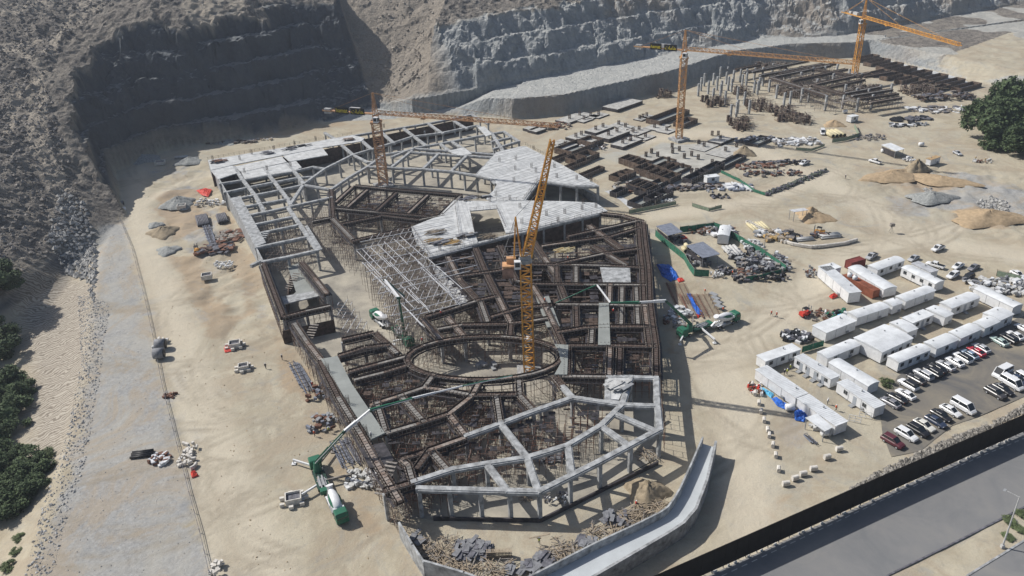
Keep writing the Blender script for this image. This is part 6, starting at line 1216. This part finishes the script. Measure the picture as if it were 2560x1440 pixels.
junk((1888, 975), (1.6, 2.4), 40, "red brown clutter beside the first barrier", ['rust', 'wh', 'red'], s=(.2, .9), hh=.7); junk((1700, 780), (3, 3), 26, "white boxes beside the right pump lorry", ['wh', 'grey', 'gpipe'], s=(.8, 2.4)); junk((1688, 800), (3.4, 2), 24, "dark pallets beside the right pump lorry", ['rust', 'grey'], hh=.4); junk((1700, 820), (2.5, 2), 14, "brown boxes by the pump outrigger", ['oldwood', 'grey'], hh=.6)
junk((1390, 1250), (2.4, 1.4), 30, "scrap beside the front corner column", ['mesh_', 'oldwood', 'wh'], s=(.2, .8)); junk((2460, 405), (4, 1.5), 16, "concrete chamber parts in the brown trench at right", ['gpipe', 'rust'], hh=.6); junk((1218, 918), (2.6, 1), 6, "grey boxes on the floor of the round opening", ['grey'], s=(1.2, 2.6)); junk((1405, 628), (3.5, 2), 0, "x", ['timber']) if False else None
for (x, y, ms, lab, n) in [(1088, 583, ['timber', 'oldwood'], "timber pile on the left white slab, upper", 60), (1085, 605, ['timber', 'timber2'], "brown batten pile on the left white slab", 50), (1130, 608, ['timber2'], "yellow batten pile on the white slab corner", 40), (1105, 607, ['panel', 'mesh_'], "grey panels on the white slab corner", 16), (1165, 590, ['panel', 'oldwood'], "grey boards beside the square opening", 26), (1222, 593, ['timber'], "small timber pile below the square opening", 22), (1410, 628, ['cream', 'timber2'], "pale yellow battens on the dark deck", 46),
                           (1172, 497, ['blk', 'mesh_'], "dark boxes on the slab step", 12), (1205, 495, ['blk', 'grey'], "dark cabinet on the slab step", 6), (727, 372, ['blk', 'mesh_'], "dark box on the rear left slab", 8), (762, 364, ['blk'], "dark mat on the rear left slab", 6), (668, 383, ['mesh_'], "small grey boards on the rear left slab", 8), (870, 350, ['oldwood', 'rust'], "brown boards at the end of the rear slab", 14), (545, 405, ['rust', 'mesh_'], "rebar pile on the rear left corner slab", 20), (1545, 965, ['gpipe', 'grey'], "grey rubble on the small slab beside the clean beams", 26)]:
    scatter("timber_stack" if 'timber' in ms[0] or 'cream' in ms[0] else "deck_goods", lab, "timber stack" if 'timber' in ms[0] else "stacked goods", (x, y), (0, 0), 0, None, []) if False else None
    p = G(x, y, DZ+.15); b = MB(p)
    for k in range(n): dx, dy = random.uniform(-2, 2), random.uniform(-1.3, 1.3); a = random.uniform(-.25, .25)+.5; d = Vector((math.cos(a), math.sin(a), 0))*random.uniform(.6, 2.2); q = p+Vector((dx, dy, random.uniform(.05, .8))); b.bar(q-d, q+d, .16 if 'timber' in ms[0] or 'cream' in ms[0] else .9, .12, random.randrange(len(ms)))
    tag(b.build("timber_stack" if 'timber' in ms[0] or 'cream' in ms[0] else "board_stack", [M[m] for m in ms]), lab, "stacked goods", "goods lying on the building's slabs")
for k in range(4):                         # blue grey steel lattice stacks already placed; low boxes of concrete
    pass
boxes = []
for x, y, s, lab in [(518, 695, 3.0, "black topped concrete chamber in the left yard"), (588, 866, 2.8, "open concrete chamber with orange sheet beside it"), (610, 923, 2.4, "open concrete chamber below the orange one"), (735, 1252, 3.0, "open concrete chamber surrounded by small blocks near the pump lorry"), (455, 520, 3.0, "tall concrete chamber beside the steep grey heap"), (401, 410, 4.2, "wide concrete chamber in the trench near the quarry")]:
    p = G(x, y); t = thing("concrete_chamber", lab, "concrete chamber", p, .25, "open concrete chambers"); b = MB()
    for a in (-1, 1): b.box((a*s/2, 0, .7), (.22, s*.9, 1.5)); b.box((0, a*s*.42, .7), (s-.2, .22, 1.5))
    b.build("chamber_wall", [M['block']], t); b = MB(); b.box((0, 0, .9), (s-.4, s*.75, .05)); b.build("dark_cover", [M['mesh_']], t)
    if y > 850:
        for a in range(7): an = a*.9; o = part("side_block", ("sb",), lambda b: b.box((0, 0, .35), (.9, .6, .7)), [M['block'], M['rust']], t); o.location = (math.cos(an)*s*.85, math.sin(an)*s*.75, 0)
def tarp(px, m, label, z=.5, r=.5, seed=1, name="tarpaulin"):
    P = GP(px); c0 = sum(P, Vector())/len(P); N_ = len(P); rn = random.Random(seed); K = 7; vs = [(c0.x, c0.y, z*1.4)]; sub = 4; ring = []
    for i in range(N_):
        for s in range(sub): ring.append(P[i].lerp(P[(i+1) % N_], s/sub))
    for k in range(1, K+1):
        for p in ring: q = c0+(p-c0)*(k/K)*(1+rn.uniform(-.05, .05)); vs.append((q.x, q.y, (z*(1.25-k/K*.95)+rn.uniform(-.3, .35)*z) if k < K else .05))
    M_ = len(ring); fs = [(0, 1+i, 1+(i+1) % M_) for i in range(M_)]
    for k in range(K-1):
        for i in range(M_): fs.append((1+k*M_+i, 1+(k+1)*M_+i, 1+(k+1)*M_+(i+1) % M_, 1+k*M_+(i+1) % M_))
    b = MB(c0); b.add(vs, fs); return tag(b.build(name, [M[m]]), label, "tarpaulin", "tarpaulins on the ground")
tarp([(1641, 662), (1672, 660), (1690, 680), (1698, 698), (1676, 704), (1655, 690)], 'blue', "large crumpled blue tarpaulin beside the right side scaffolding", .9)
tarp([(1717, 735), (1726, 733), (1743, 770), (1760, 787), (1745, 790), (1730, 765)], 'blue', "long narrow blue tarpaulin on the rebar mats", .5, seed=3); tarp([(490, 476), (515, 470), (530, 474), (520, 492), (505, 488)], 'red', "red sheet lying left of the building", .5, seed=4)
tarp([T(185, 730), T(215, 715), T(360, 800), T(330, 850)], 'sky', "light blue tarpaulin beside the long cabins", .5, seed=5); tarp([T(330, 850), T(370, 830), T(550, 950), T(520, 990), T(400, 940)], 'blue', "dark blue tarpaulin below the light blue one", .8, seed=6); tarp([T(600, 1010), T(660, 985), T(780, 1060), T(720, 1130), T(610, 1110)], 'blue', "dark blue tarpaulin next to the white lean-to", 1.0, seed=7)
tarp([(476, 1180), (488, 1177), (497, 1190), (480, 1196)], 'red', "small bright red sheet beside the rope line", .5, seed=8); tarp([(1740, 785), (1752, 790), (1745, 796)], 'red', "tiny red sheet at the end of the narrow tarpaulin", .3, seed=9); tarp([(1690, 696), (1705, 694), (1712, 702), (1696, 706)], 'red', "red sheet under the edge of the large blue tarpaulin", .3, seed=10)
tarp([(2072, 742), (2085, 735), (2095, 742), (2080, 748)], 'red', "red sheet in the open front of the store shed", .8, seed=11); tarp([(1695, 577+14), (1710, 588), (1720, 596), (1704, 600)], 'red', "orange red sheet between the canopies", .5, seed=12); tarp([(560, 868), (582, 862), (588, 876), (562, 882)], 'red', "faded orange sheet beside the concrete chamber", .3, seed=13)
# blocks barriers
bar = []
def barrier(px, rz, big=1.0):
    p = G(*px); o = part("concrete_barrier", ("jb",), lambda b: loft(b, [(-1.0, .32, 0, .95, .26), (1.0, .32, 0, .95, .26)]), [M['block']], None); o.parent = None; o.location = (p.x, p.y, 0); o.rotation_euler = (0, 0, rz); o.scale = (big*.62, 1.1*big, big*1.05)
    tag(o, "x", "concrete barrier", "pale concrete barriers"); bar.append(o); return o
line_a = [(1880, 964), (1887, 987), (1897, 1011), (1902, 1032), (1910, 1054), (1919, 1078), (1923, 1092), (1932, 1116), (1939, 1142), (1946, 1177)]
for i, q in enumerate(line_a): barrier(q, 1.3+random.uniform(-.2, .2))['label'] = f"white barrier block, {ordw(i+1)} from the top left of the blue tarpaulins"
for i, q in enumerate([(1964, 1214), (1987, 1200), (2007, 1189), (2033, 1176), (2067, 1147), (2097, 1127)]): barrier(q, .3+random.uniform(-.3, .3), 1.15)['label'] = f"pale barrier block on the sand, {ordw(i+1)} from left above the hoarding"
def along(px, n, z=0):
    P = GP(px, z); L_ = [0]
    for a, c_ in zip(P[:-1], P[1:]): L_.append(L_[-1]+(c_-a).length)
    for i in range(n):
        t_ = L_[-1]*i/(n-1); k = max(j for j in range(len(P)-1) if L_[j] <= t_+1e-6); a, c_ = P[k], P[k+1]; d = (c_-a).normalized(); yield a+d*(t_-L_[k]), math.atan2(d.y, d.x)
for i, (p, a) in enumerate(along([(1869, 558), (1885, 567), (1903, 578), (1925, 592), (1952, 604), (1980, 613), (2000, 617), (2027, 621), (2055, 619), (2080, 616), (2110, 612), (2138, 604)], 40)):
    x, y = PX(p); barrier((x, y), a+math.pi/2*(1 if i < 18 else 0)+random.uniform(-.1, .1), 1.1)['label'] = f"white barrier in the curved line of the central yard, {ordw(i+1)} from left"
for i, (x, y) in enumerate([(462, 1112), (470, 1128), (478, 1135), (485, 1150), (476, 1160), (490, 1165), (482, 1172)]): barrier((x, y), random.random()*3, .8)['label'] = f"pale block beside the rope line, {ordw(i+1)} from top"
# rope fence on the gravel edge
P = [p for p, a in along([(298, 545), (330, 620), (362, 745), (385, 850), (405, 960), (440, 1100), (475, 1240), (505, 1350), (525, 1440)], 34)]; t = thing("wire_fence", "thin dark wire fence along the edge of the gravel plateau", "fence", P[0]); b = MB(); q = MB()
for a, c_ in zip(P[:-1], P[1:]): b.bar(a-P[0]+Vector((0, 0, .9)), c_-P[0]+Vector((0, 0, .9)), .09, .09); b.bar(a-P[0]+Vector((0, 0, .45)), c_-P[0]+Vector((0, 0, .45)), .05, .05); q.bar(a-P[0], a-P[0]+Vector((0, 0, 1)), .1, .1)
b.build("wire", [M['mesh_']], t); q.build("post", [M['rebar']], t)
# hoarding along the road
HL = [G(x, y) for x, y in [(3300, 735), (2560, 1083), (2200, 1243), (1780, 1433), (1400, 1605), (1000, 1790)]]
t = thing("black_hoarding", "tall black hoarding running along the road", "fence", HL[2]); o_ = HL[2]; b = MB(o_); q = MB(o_); s_ = MB(o_)
for a, c_ in zip(HL[:-1], HL[1:]):
    n = int((c_-a).length/2.4); d = (c_-a).normalized(); nn_ = Vector((-d.y, d.x, 0))
    for i in range(n):
        u, v = a.lerp(c_, i/n), a.lerp(c_, (i+1)/n); g_ = .6; b.bar(u+Vector((0, 0, (5.8+g_)/2)), v-d*.03+Vector((0, 0, (5.8+g_)/2)), .08, 5.8-g_)
        q.bar(u-nn_*.15, u-nn_*.15+Vector((0, 0, 5.6)), .14, .14); q.bar(u-nn_*.1+Vector((0, 0, 4.4)), u-nn_*2.2, .1, .1)
        if random.random() < .8: f = random.random(); w_ = u.lerp(v, f); s_.bar(w_, w_+d*random.uniform(.3, .9)+Vector((0, 0, 0)), .3, .9)  # pale blocks added to break the sunlit strip under the panels into dashes
b.build("panel", [M['hoard']], t); q.build("post", [M['mesh_']], t); s_.build("sun_gap_block", [M['block']], t, kind="stuff")
# painted markings
mk = []
for i, (p, a) in enumerate(along([(2560, 1096), (2456, 1139), (2200, 1253), (1813, 1436), (1650, 1512)], 42)):
    b = MB(p); d = Vector((math.cos(a), math.sin(a), 0))*.62; b.bar(p-d+Vector((0, 0, .012)), p+d+Vector((0, 0, .012)), .16, .006); o = b.build("road_marking", [M['block']]); tag(o, kind="structure")
for pxs, w_ in (([(2217, 1440), (2400, 1350), (2560, 1268), (3000, 1060)], .3), ([(2417, 1440), (2560, 1352), (3000, 1130)], .35)):
    b = MB(G(*pxs[0])); P = GP(pxs)
    for a, c_ in zip(P[:-1], P[1:]): b.bar(a+Vector((0, 0, .05)), c_+Vector((0, 0, .05)), w_, .14)
    tag(b.build("kerb", [M['conc'] if w_ > .3 else M['mesh_']]), kind="structure")
# street lamp
p = G(2505, 1369); t = thing("street_lamp", "tall grey street lamp pole at the lower right edge", "street lamp", p); b = MB(); b.tube((0, 0, 0), (0, 0, 12), .17, 10, r2=.09); b.build("pole", [M['gpipe']], t); b = MB(); b.box((0, 0, .35), (.55, .55, .7)); b.build("base", [M['gpipe']], t); b = MB(); b.bar((0, 0, 11.9), (-1.5, 1.2, 12.3), .12, .12); b.build("arm", [M['gpipe']], t); b = MB(); b.box((-1.8, 1.45, 12.3), (.8, .4, .15), .7); b.build("lamp_head", [M['grey']], t)
# white gate frames
for i, ((x, y), lab) in enumerate(((T(1325, 1130), "white pipe gate near the white lean-to, left one"), (T(1450, 1080), "white pipe gate near the parking lot, right one"))):
    p = G(x, y); b = MB(p)
    for a in (-1.1, 0, 1.1): b.bar(p+Vector((a, -a*.5, 0)), p+Vector((a, -a*.5, 1.8)), .09, .09)
    for z in (.3, 1.0, 1.75): b.bar(p+Vector((-1.1, .55, z)), p+Vector((1.1, -.55, z)), .08, .08)
    tag(b.build("gate_frame", [M['wh']]), lab, "gate", "white pipe gates")
for x, y, lab in [(2302, 365, "white round tank alone beside the far lean-to"), (2208, 381, "white drum left of the far lean-to"), (T(545, 985)[0], T(545, 985)[1], "white drum between the two dark blue tarpaulins"), (308, 527, "white sacks cluster at the quarry corner"), (T(970, 1290)[0], T(970, 1290)[1], "white drum under the white lean-to"), (2112, 283, "white cooler on the rear frame kiosk side")]:
    p = G(x, y); t = thing("storage_tank", lab, "tank", p, 0, "white tanks and drums"); b = MB(); b.lathe([(0, .5), (.1, .8), (2.0, .8), (2.1, .5)], 14, ((-1.0, 0, .85), (1, 0, 0))); b.build("tank_shell", [M['wh']], t, smooth=True); b = MB(); b.box((-.6, 0, .12), (.2, 1.2, .24)); b.box((.6, 0, .12), (.2, 1.2, .24)); b.build("saddle", [M['grey']], t)
# rebar mats beside the blue tarpaulin
for i, (x, y) in enumerate(((1765, 765), (1735, 765), (1700, 735))):
    p = G(x, y); b = MB(p)
    for k in range(22): b.bar(p+Vector((-3, -6+k*.6, .25)), p+Vector((3, -6.4+k*.6, .25)), .06, .06)
    for k in range(4): b.bar(p+Vector((-2.4+k*1.6, -7, .3)), p+Vector((-2.6+k*1.6, 7, .3)), .07 if k else .5, .07)
    tag(b.build("rebar_mat", [M['rust']]), f"rusty rebar mat near the blue tarpaulins, {ordw(3-i)} from left", "rebar mat", "rebar mats")
for i, (x, y) in enumerate(((1783, 742), (1788, 752), (1793, 762), (1797, 772))):
    p = G(x, y); t = thing("work_table", f"grey box table, {ordw(i+1)} from the top beside the rebar mats", "table", p, -.9, "box tables beside the rebar mats"); b = MB(); b.box((0, 0, 1.0), (2.4, 1.5, .1)); b.build("table_top", [M['grey']], t)
    b = MB(); 
    for a in (-1, 1):
        for c_ in (-1, 1): b.box((a*1.1, c_*.65, .5), (.12, .12, .95))
    b.build("frame", [M['mesh_']], t)
# ------------------------------------------------------------ trees
lv = mat("leaves", (.075, .105, .045), .8, .5, .5, col2=(.018, .034, .015)); lv2 = mat("scrub_leaves", (.12, .15, .07), .85, .4, .6, col2=(.05, .07, .03)); bk = mat("bark", (.12, .09, .065), .95, .3, 2)
def crown_mesh(seed, n=1500, m=None):
    rn = random.Random(seed); b = MB(); cl = [(rn.uniform(-.75, .75), rn.uniform(-.75, .75), rn.uniform(.05, .8), rn.uniform(.22, .42)) for _ in range(15)]
    cl = [c_ for c_ in cl if c_[0]**2+c_[1]**2 < .75]
    for k in range(n):
        cx, cy, cz, r = rn.choice(cl); a = rn.uniform(0, 6.28); u = rn.uniform(-1, 1); q = math.sqrt(1-u*u); rr = r*rn.uniform(.6, 1.08)
        p = Vector((cx+rr*q*math.cos(a), cy+rr*q*math.sin(a), max(.0, cz+rr*u*.8))); s = rn.uniform(.022, .055)
        d = Vector((rn.uniform(-1, 1), rn.uniform(-1, 1), rn.uniform(-.6, .6))).normalized(); e = d.cross(Vector((rn.uniform(-1, 1), rn.uniform(-1, 1), 1))).normalized()
        b.add([p-d*s*1.5, p+e*s*.8, p+d*s*1.5, p-e*s*.8], [(0, 1, 2, 3)])
    for cx, cy, cz, r in cl:                # dense heart of each clump
        for _ in range(16):
            a = rn.uniform(0, 6.28); u = rn.uniform(-1, 1); q = math.sqrt(1-u*u); p = Vector((cx+.55*r*q*math.cos(a), cy+.55*r*q*math.sin(a), cz+.55*r*u)); s = r*.38; d = Vector((rn.uniform(-1, 1), rn.uniform(-1, 1), rn.uniform(-1, 1))).normalized(); e = d.orthogonal().normalized(); b.add([p-d*s, p+e*s, p+d*s, p-e*s], [(0, 1, 2, 3)])
    return b.mesh("crown", [m or lv])
CR = [crown_mesh(s, 3000) for s in (1, 2, 3)]; CS = [crown_mesh(9, 1500, lv2)]
def tree(px, r, h, label, grp, i, bush=False):
    p = gz(*px) if px[0] < 400 else G(*px); t = thing("bush" if bush else "tree", label, "bush" if bush else "tree", p, random.uniform(0, 6), grp)
    o = link(bpy.data.objects.new("crown", (CS if bush else CR)[i % (1 if bush else 3)])); o.parent = t; o.scale = (r, r, h); o.location = (0, 0, h*.04 if bush else h*.12)
    def tk(b):
        b.tube((0, 0, -.5), (.02, .01, .45), .05, 7, r2=.03)
        for k in range(5): a = k*1.26; b.tube((.01, 0, .25+.04*k), (.35*math.cos(a), .35*math.sin(a), .6+.04*k), .022, 5, r2=.008)
    o = part("trunk", ("trunk",), tk, [bk], t); o.scale = (r, r, h)
TL = [(8, 740, 6.5, 6), (-25, 770, 7, 7), (14, 850, 6, 6), (-12, 905, 7, 6.5), (34, 958, 5.2, 5), (4, 990, 6, 6), (40, 1015, 5.2, 5), (-8, 1065, 6, 6), (32, 1205, 5.6, 5), (70, 1205, 4, 3.6), (12, 1255, 5.5, 5), (52, 1250, 5.2, 4.5), (88, 1228, 3, 3), (-10, 1180, 5, 5), (20, 1150, 4, 3.6)]
TL += [(20, 880, 4, 4), (-20, 830, 7, 6), (50, 985, 4.6, 4), (15, 1035, 6, 5), (25, 1085, 5, 4), (-15, 1130, 6, 5), (62, 1180, 5, 4), (30, 1275, 5, 4), (-20, 1290, 6, 5), (100, 1190, 3.6, 3.2), (-15, 700, 6, 6), (20, 715, 5, 5)]
for i, (x, y, r, h) in enumerate(TL): tree((x, y), r*1.0, h, f"dark green tree at the left edge, {ordw(i+1)} counting down the edge", "dark trees at the left edge", i)
for i, (x, y, r, h, lab) in enumerate([(55, 1130, 2.6, 2, "round olive bush on pale sand at left, lower one"), (120, 1140, 2.8, 2.4, "olive bush at the foot of the gravel embankment"), (20, 1425, 2, 1.2, "low bush in the lower left corner"), (45, 1350, 1.6, .8, "tiny bush above the lower left corner"), (45, 1380, 1.4, .7, "tiny bush close to the lower left corner"), (2525, 1300, 1.6, .5, "low green bush beside the street lamp"), (2545, 1320, 1.5, .5, "low green bush below the street lamp bush"), (2520, 1340, 1.4, .4, "flat green shrub left of the lamp foot"), (2555, 1290, 1.6, .5, "green shrub cut by the right edge above the lamp"), (2212, 962, 2.2, 1.3, "dark shrub between the cabins and parked cars")]): tree((x, y), r, h, lab, "small bushes", i, True)
TR = [(2440, 345, 12, 17), (2480, 320, 13, 19), (2520, 300, 13, 21), (2560, 300, 13, 20), (2600, 320, 13, 19), (2470, 370, 11, 14), (2510, 385, 11, 14), (2550, 400, 11, 14), (2590, 415, 11, 14), (2425, 320, 10, 14), (2450, 305, 11, 16), (2500, 345, 12, 17), (2540, 350, 12, 17), (2580, 365, 12, 17), (2490, 290, 11, 17), (2640, 380, 12, 17), (2620, 430, 11, 14)]
for i, (x, y, r, h) in enumerate(TR): tree((x+28, y-4), r*.9, h*.8, f"dense dark tree of the right hand grove, {ordw(i+1)} in the clump", "trees of the dark grove at the right", i)
# grass by the lamp, scrub on the pale sand
# ------------------------------------------------------------ people
def human():
    b = MB()
    return b
def person(px, top, label, z=0, rz=0, pose="stand", helmet='wh'):
    p = G(*px, z); t = thing("person", label, "person", p, rz, "workers on site")
    key = ("person", pose)
    if key not in CACHE:
        me_ = bpy.data.meshes.new("body"); V_ = {"pel": (0, 0, .95), "chest": (.02, 0, 1.3), "neck": (.03, 0, 1.48), "head": (.05, 0, 1.62), "top": (.05, 0, 1.72), "sl": (0, .2, 1.42), "sr": (0, -.2, 1.42)}
        fw = .22 if pose != "stand" else .06
        V_.update({"hl": (0, .1, .9), "hr": (0, -.1, .9), "kl": (fw*.8, .12, .5), "kr": (-fw*.2, -.12, .5), "al": (fw, .13, .08), "ar": (-fw*1.3, -.13, .1), "tl": (fw+.16, .14, .04), "tr": (-fw*1.3+.15, -.14, .05)})
        if pose == "carry": V_.update({"el": (.15, .42, 1.55), "wl": (.05, .3, 1.75), "er": (.15, -.42, 1.55), "wr": (.05, -.3, 1.75)})
        else: V_.update({"el": (-.02, .3, 1.15), "wl": (.14, .32, .92), "er": (.08, -.3, 1.15), "wr": (.25, -.25, .98)})
        hand = []
        for s, w0 in (("l", "wl"), ("r", "wr")):
            x, y, z_ = V_[w0]; V_["p"+s] = (x+.03, y, z_-.09 if pose != "carry" else z_+.08); hand.append((w0, "p"+s))
            for q in range(4): V_[f"f{s}{q}"] = (x+.05+.02*q, y+(.03-.02*q), (z_-.17+.01*abs(q-1)) if pose != "carry" else z_+.16); hand.append(("p"+s, f"f{s}{q}"))
            V_["th"+s] = (x+.09, y, z_-.08 if pose != "carry" else z_+.07); hand.append(("p"+s, "th"+s))
        E_ = [("pel", "chest"), ("chest", "neck"), ("neck", "head"), ("head", "top"), ("chest", "sl"), ("chest", "sr"), ("sl", "el"), ("el", "wl"), ("sr", "er"), ("er", "wr"), ("pel", "hl"), ("pel", "hr"), ("hl", "kl"), ("kl", "al"), ("al", "tl"), ("hr", "kr"), ("kr", "ar"), ("ar", "tr")]+hand
        ks = list(V_); me_.from_pydata([V_[k] for k in ks], [(ks.index(a), ks.index(c_)) for a, c_ in E_], [])
        o = link(bpy.data.objects.new("tmp", me_)); md = o.modifiers.new("s", 'SKIN'); rad = dict(pel=.15, chest=.165, neck=.06, head=.1, top=.07, sl=.085, sr=.085, el=.05, er=.05, wl=.032, wr=.032, hl=.1, hr=.1, kl=.065, kr=.065, al=.045, ar=.045, tl=.04, tr=.04, pl=.035, pr=.035)
        for i, k in enumerate(ks):
            r_ = rad.get(k, .012); me_.skin_vertices[0].data[i].radius = (r_, r_*(1.25 if k == "chest" else 1))
        me_.skin_vertices[0].data[0].use_root = True; sb_ = o.modifiers.new("u", 'SUBSURF'); sb_.levels = 1
        bpy.context.view_layer.update(); m2 = bpy.data.meshes.new_from_object(o.evaluated_get(bpy.context.evaluated_depsgraph_get())); bpy.data.objects.remove(o); m2.name = "body"
        for m_ in (M['skin'], M['cloth']): m2.materials.append(m_)
        for f in m2.polygons: z_ = f.center.z; f.material_index = 0 if z_ > 1.47 or (abs(f.center.y) > .26 and (z_ < .98)) else 1
        CACHE[key] = m2
    o = link(bpy.data.objects.new("body", CACHE[key])); o.parent = t
    part("vest", ("vest", top), lambda b: b.lathe([(0, .19), (.2, .2), (.45, .215), (.56, .15)], 10, ((.0, 0, .92), (.03, 0, 1))), [M[top]], t, True)
    part("helmet", ("helmet", helmet), lambda b: b.lathe([(0, .16), (.01, .135), (.1, .12), (.16, .05)], 10, ((.05, 0, 1.66), (0, 0, 1))), [M[helmet]], t, True)
    return t
PP = [((1928, 789), 'orange', "left one of the pair in orange vests walking on open sand", 0, 2.5, "walk"), ((1941, 793), 'orange', "right one of the pair in orange vests walking on open sand", 0, 2.4, "walk"), ((1807, 780), 'orange', "worker in orange vest behind the right mixer lorry", 0, 1, "stand"),
      ((1831, 688), 'orange', "worker in orange vest standing before the pipe store", 0, .5, "stand"), ((1847, 700), 'cloth', "worker in dark clothes at the pipe store corner", 0, 1.5, "walk"), ((1762, 734), 'orange', "worker in orange vest at the top of the rebar mats", 0, 0, "stand"), ((782, 968), 'red', "worker in red top beside the grey sheet tables", 0, 2, "walk"),
      ((780, 1078), 'cloth', "worker in brown clothes raising an arm beside the crew bench", 0, 1, "walk"), ((787, 1091), 'orange', "worker in orange vest beside the crew bench", 0, 0, "stand"), ((823, 1082), 'lime', "crouched worker in yellow top near the bench", 0, 0, "walk"), ((706, 900), 'cloth', "lone dark figure left of the scaffolding edge", 0, .4, "stand"), ((665, 922), 'cloth', "lone dark figure in the middle of the left yard", 0, 1.4, "stand"),
      ((1348, 1360), 'lime', "worker in yellow vest carrying a long plank across the pit", 0, -1.7, "carry"), ((1975, 926), 'lime', "worker in lime vest nearest the four door cabin", 0, 2, "stand"), ((1967, 936), 'lime', "worker in lime vest in the centre of the courtyard trio", 0, 1, "stand"), ((1960, 938), 'cloth', "worker in dark clothes, left of the courtyard trio", 0, 0, "stand"),
      ((2089, 1027), 'orange', "worker in orange coveralls beside the long cabin wall", 0, 0, "walk"), ((2068, 1011), 'wh', "worker in white top half hidden behind the long cabin", 0, 0, "stand"), ((2113, 447), 'cloth', "small distant figure walking alone in the far yard", 0, 0, "walk"), ((1590, 1268), 'red', "worker in red shirt on the batten heaps beside the curved wall", 0, 0, "stand"),
      ((1420, 652), 'orange', "worker in orange vest standing on the dark rear deck", DZ, 0, "stand"), ((1533, 785), 'red', "worker in red on the right side deck", DZ, 0, "stand"), ((1362, 758), 'orange', "worker in orange holding the pump hose on the deck", DZ, 0, "walk"), ((1370, 782), 'cloth', "worker in dark clothes on the fresh concrete", DZ, 0, "stand"), ((928, 1096), 'wh', "worker with white helmet at the end of the long wet slab", DZ, 0, "stand"),
      ((1103, 790), 'red', "worker in red on the beam left of the middle bays", DZ, 0, "stand"), ((1056, 858), 'red', "worker in red at the left rim of the round opening", DZ, 0, "walk"), ((1645, 425), 'cloth', "figure standing at the edge of the white slab field", 0, 0, "stand"), ((2438, 400), 'timber2', "figure in tan clothes on the far sand track", 0, 0, "stand"), ((2462, 404), 'timber2', "figure in tan beside the brown trench", 0, 0, "stand")]
for q, top, lab, z, rz, pose in PP:
    o = person(q, top, lab.replace("worker in", "person in").replace("worker with", "person with") if False else lab, z, rz, pose)
p = G(1348, 1360); b = MB(p); b.bar(p+Vector((-1.9, -.3, 1.85)), p+Vector((2.1, .5, 1.95)), .25, .08); tag(b.build("plank", [M['timber']]), "long plank held overhead by the man in the pit", "plank")
# light poles of the yard
for x, y, lab, h in [(1908, 600, "thin steel pole rising from the pipe store", 9), (2560, 1, "x", 0)]:
    if h: p = G(x, y+40); t = thing("light_pole", lab, "pole", p); b = MB(); b.tube((0, 0, 0), (0, 0, h), .09, 6); b.build("pole", [M['grey']], t); b = MB(); b.box((0, 0, h), (.7, .3, .2)); b.build("floodlight", [M['grey']], t)
# tower shaped tripod light
p = G(2227, 582); t = thing("survey_marker", "small dark box on a short tripod on open sand", "marker", p); b = MB(); 
for a in range(3): b.bar((math.cos(a*2.1)*.8, math.sin(a*2.1)*.8, 0), (0, 0, 2.4), .1, .1)
b.build("tripod", [M['oldwood']], t); b = MB(); b.box((0, 0, 2.9), (1.4, 1, 1)); b.build("box", [M['oldwood']], t)
# ------------------------------------------------------------ haze
hb = MB(); hb.box((60, 1500, 55), (5200, 6400, 150)); hm = bpy.data.materials.new("haze_air"); hm.use_nodes = True; hn = hm.node_tree; hn.nodes.clear()
ho = hn.nodes.new("ShaderNodeOutputMaterial"); hv = hn.nodes.new("ShaderNodeVolumePrincipled"); hv.inputs["Color"].default_value = (.80, .88, 1, 1); hv.inputs["Density"].default_value = .00016; hv.inputs["Anisotropy"].default_value = .2
hn.links.new(hv.outputs[0], ho.inputs["Volume"]); tag(hb.build("haze", [hm]), None, None, None, "stuff")
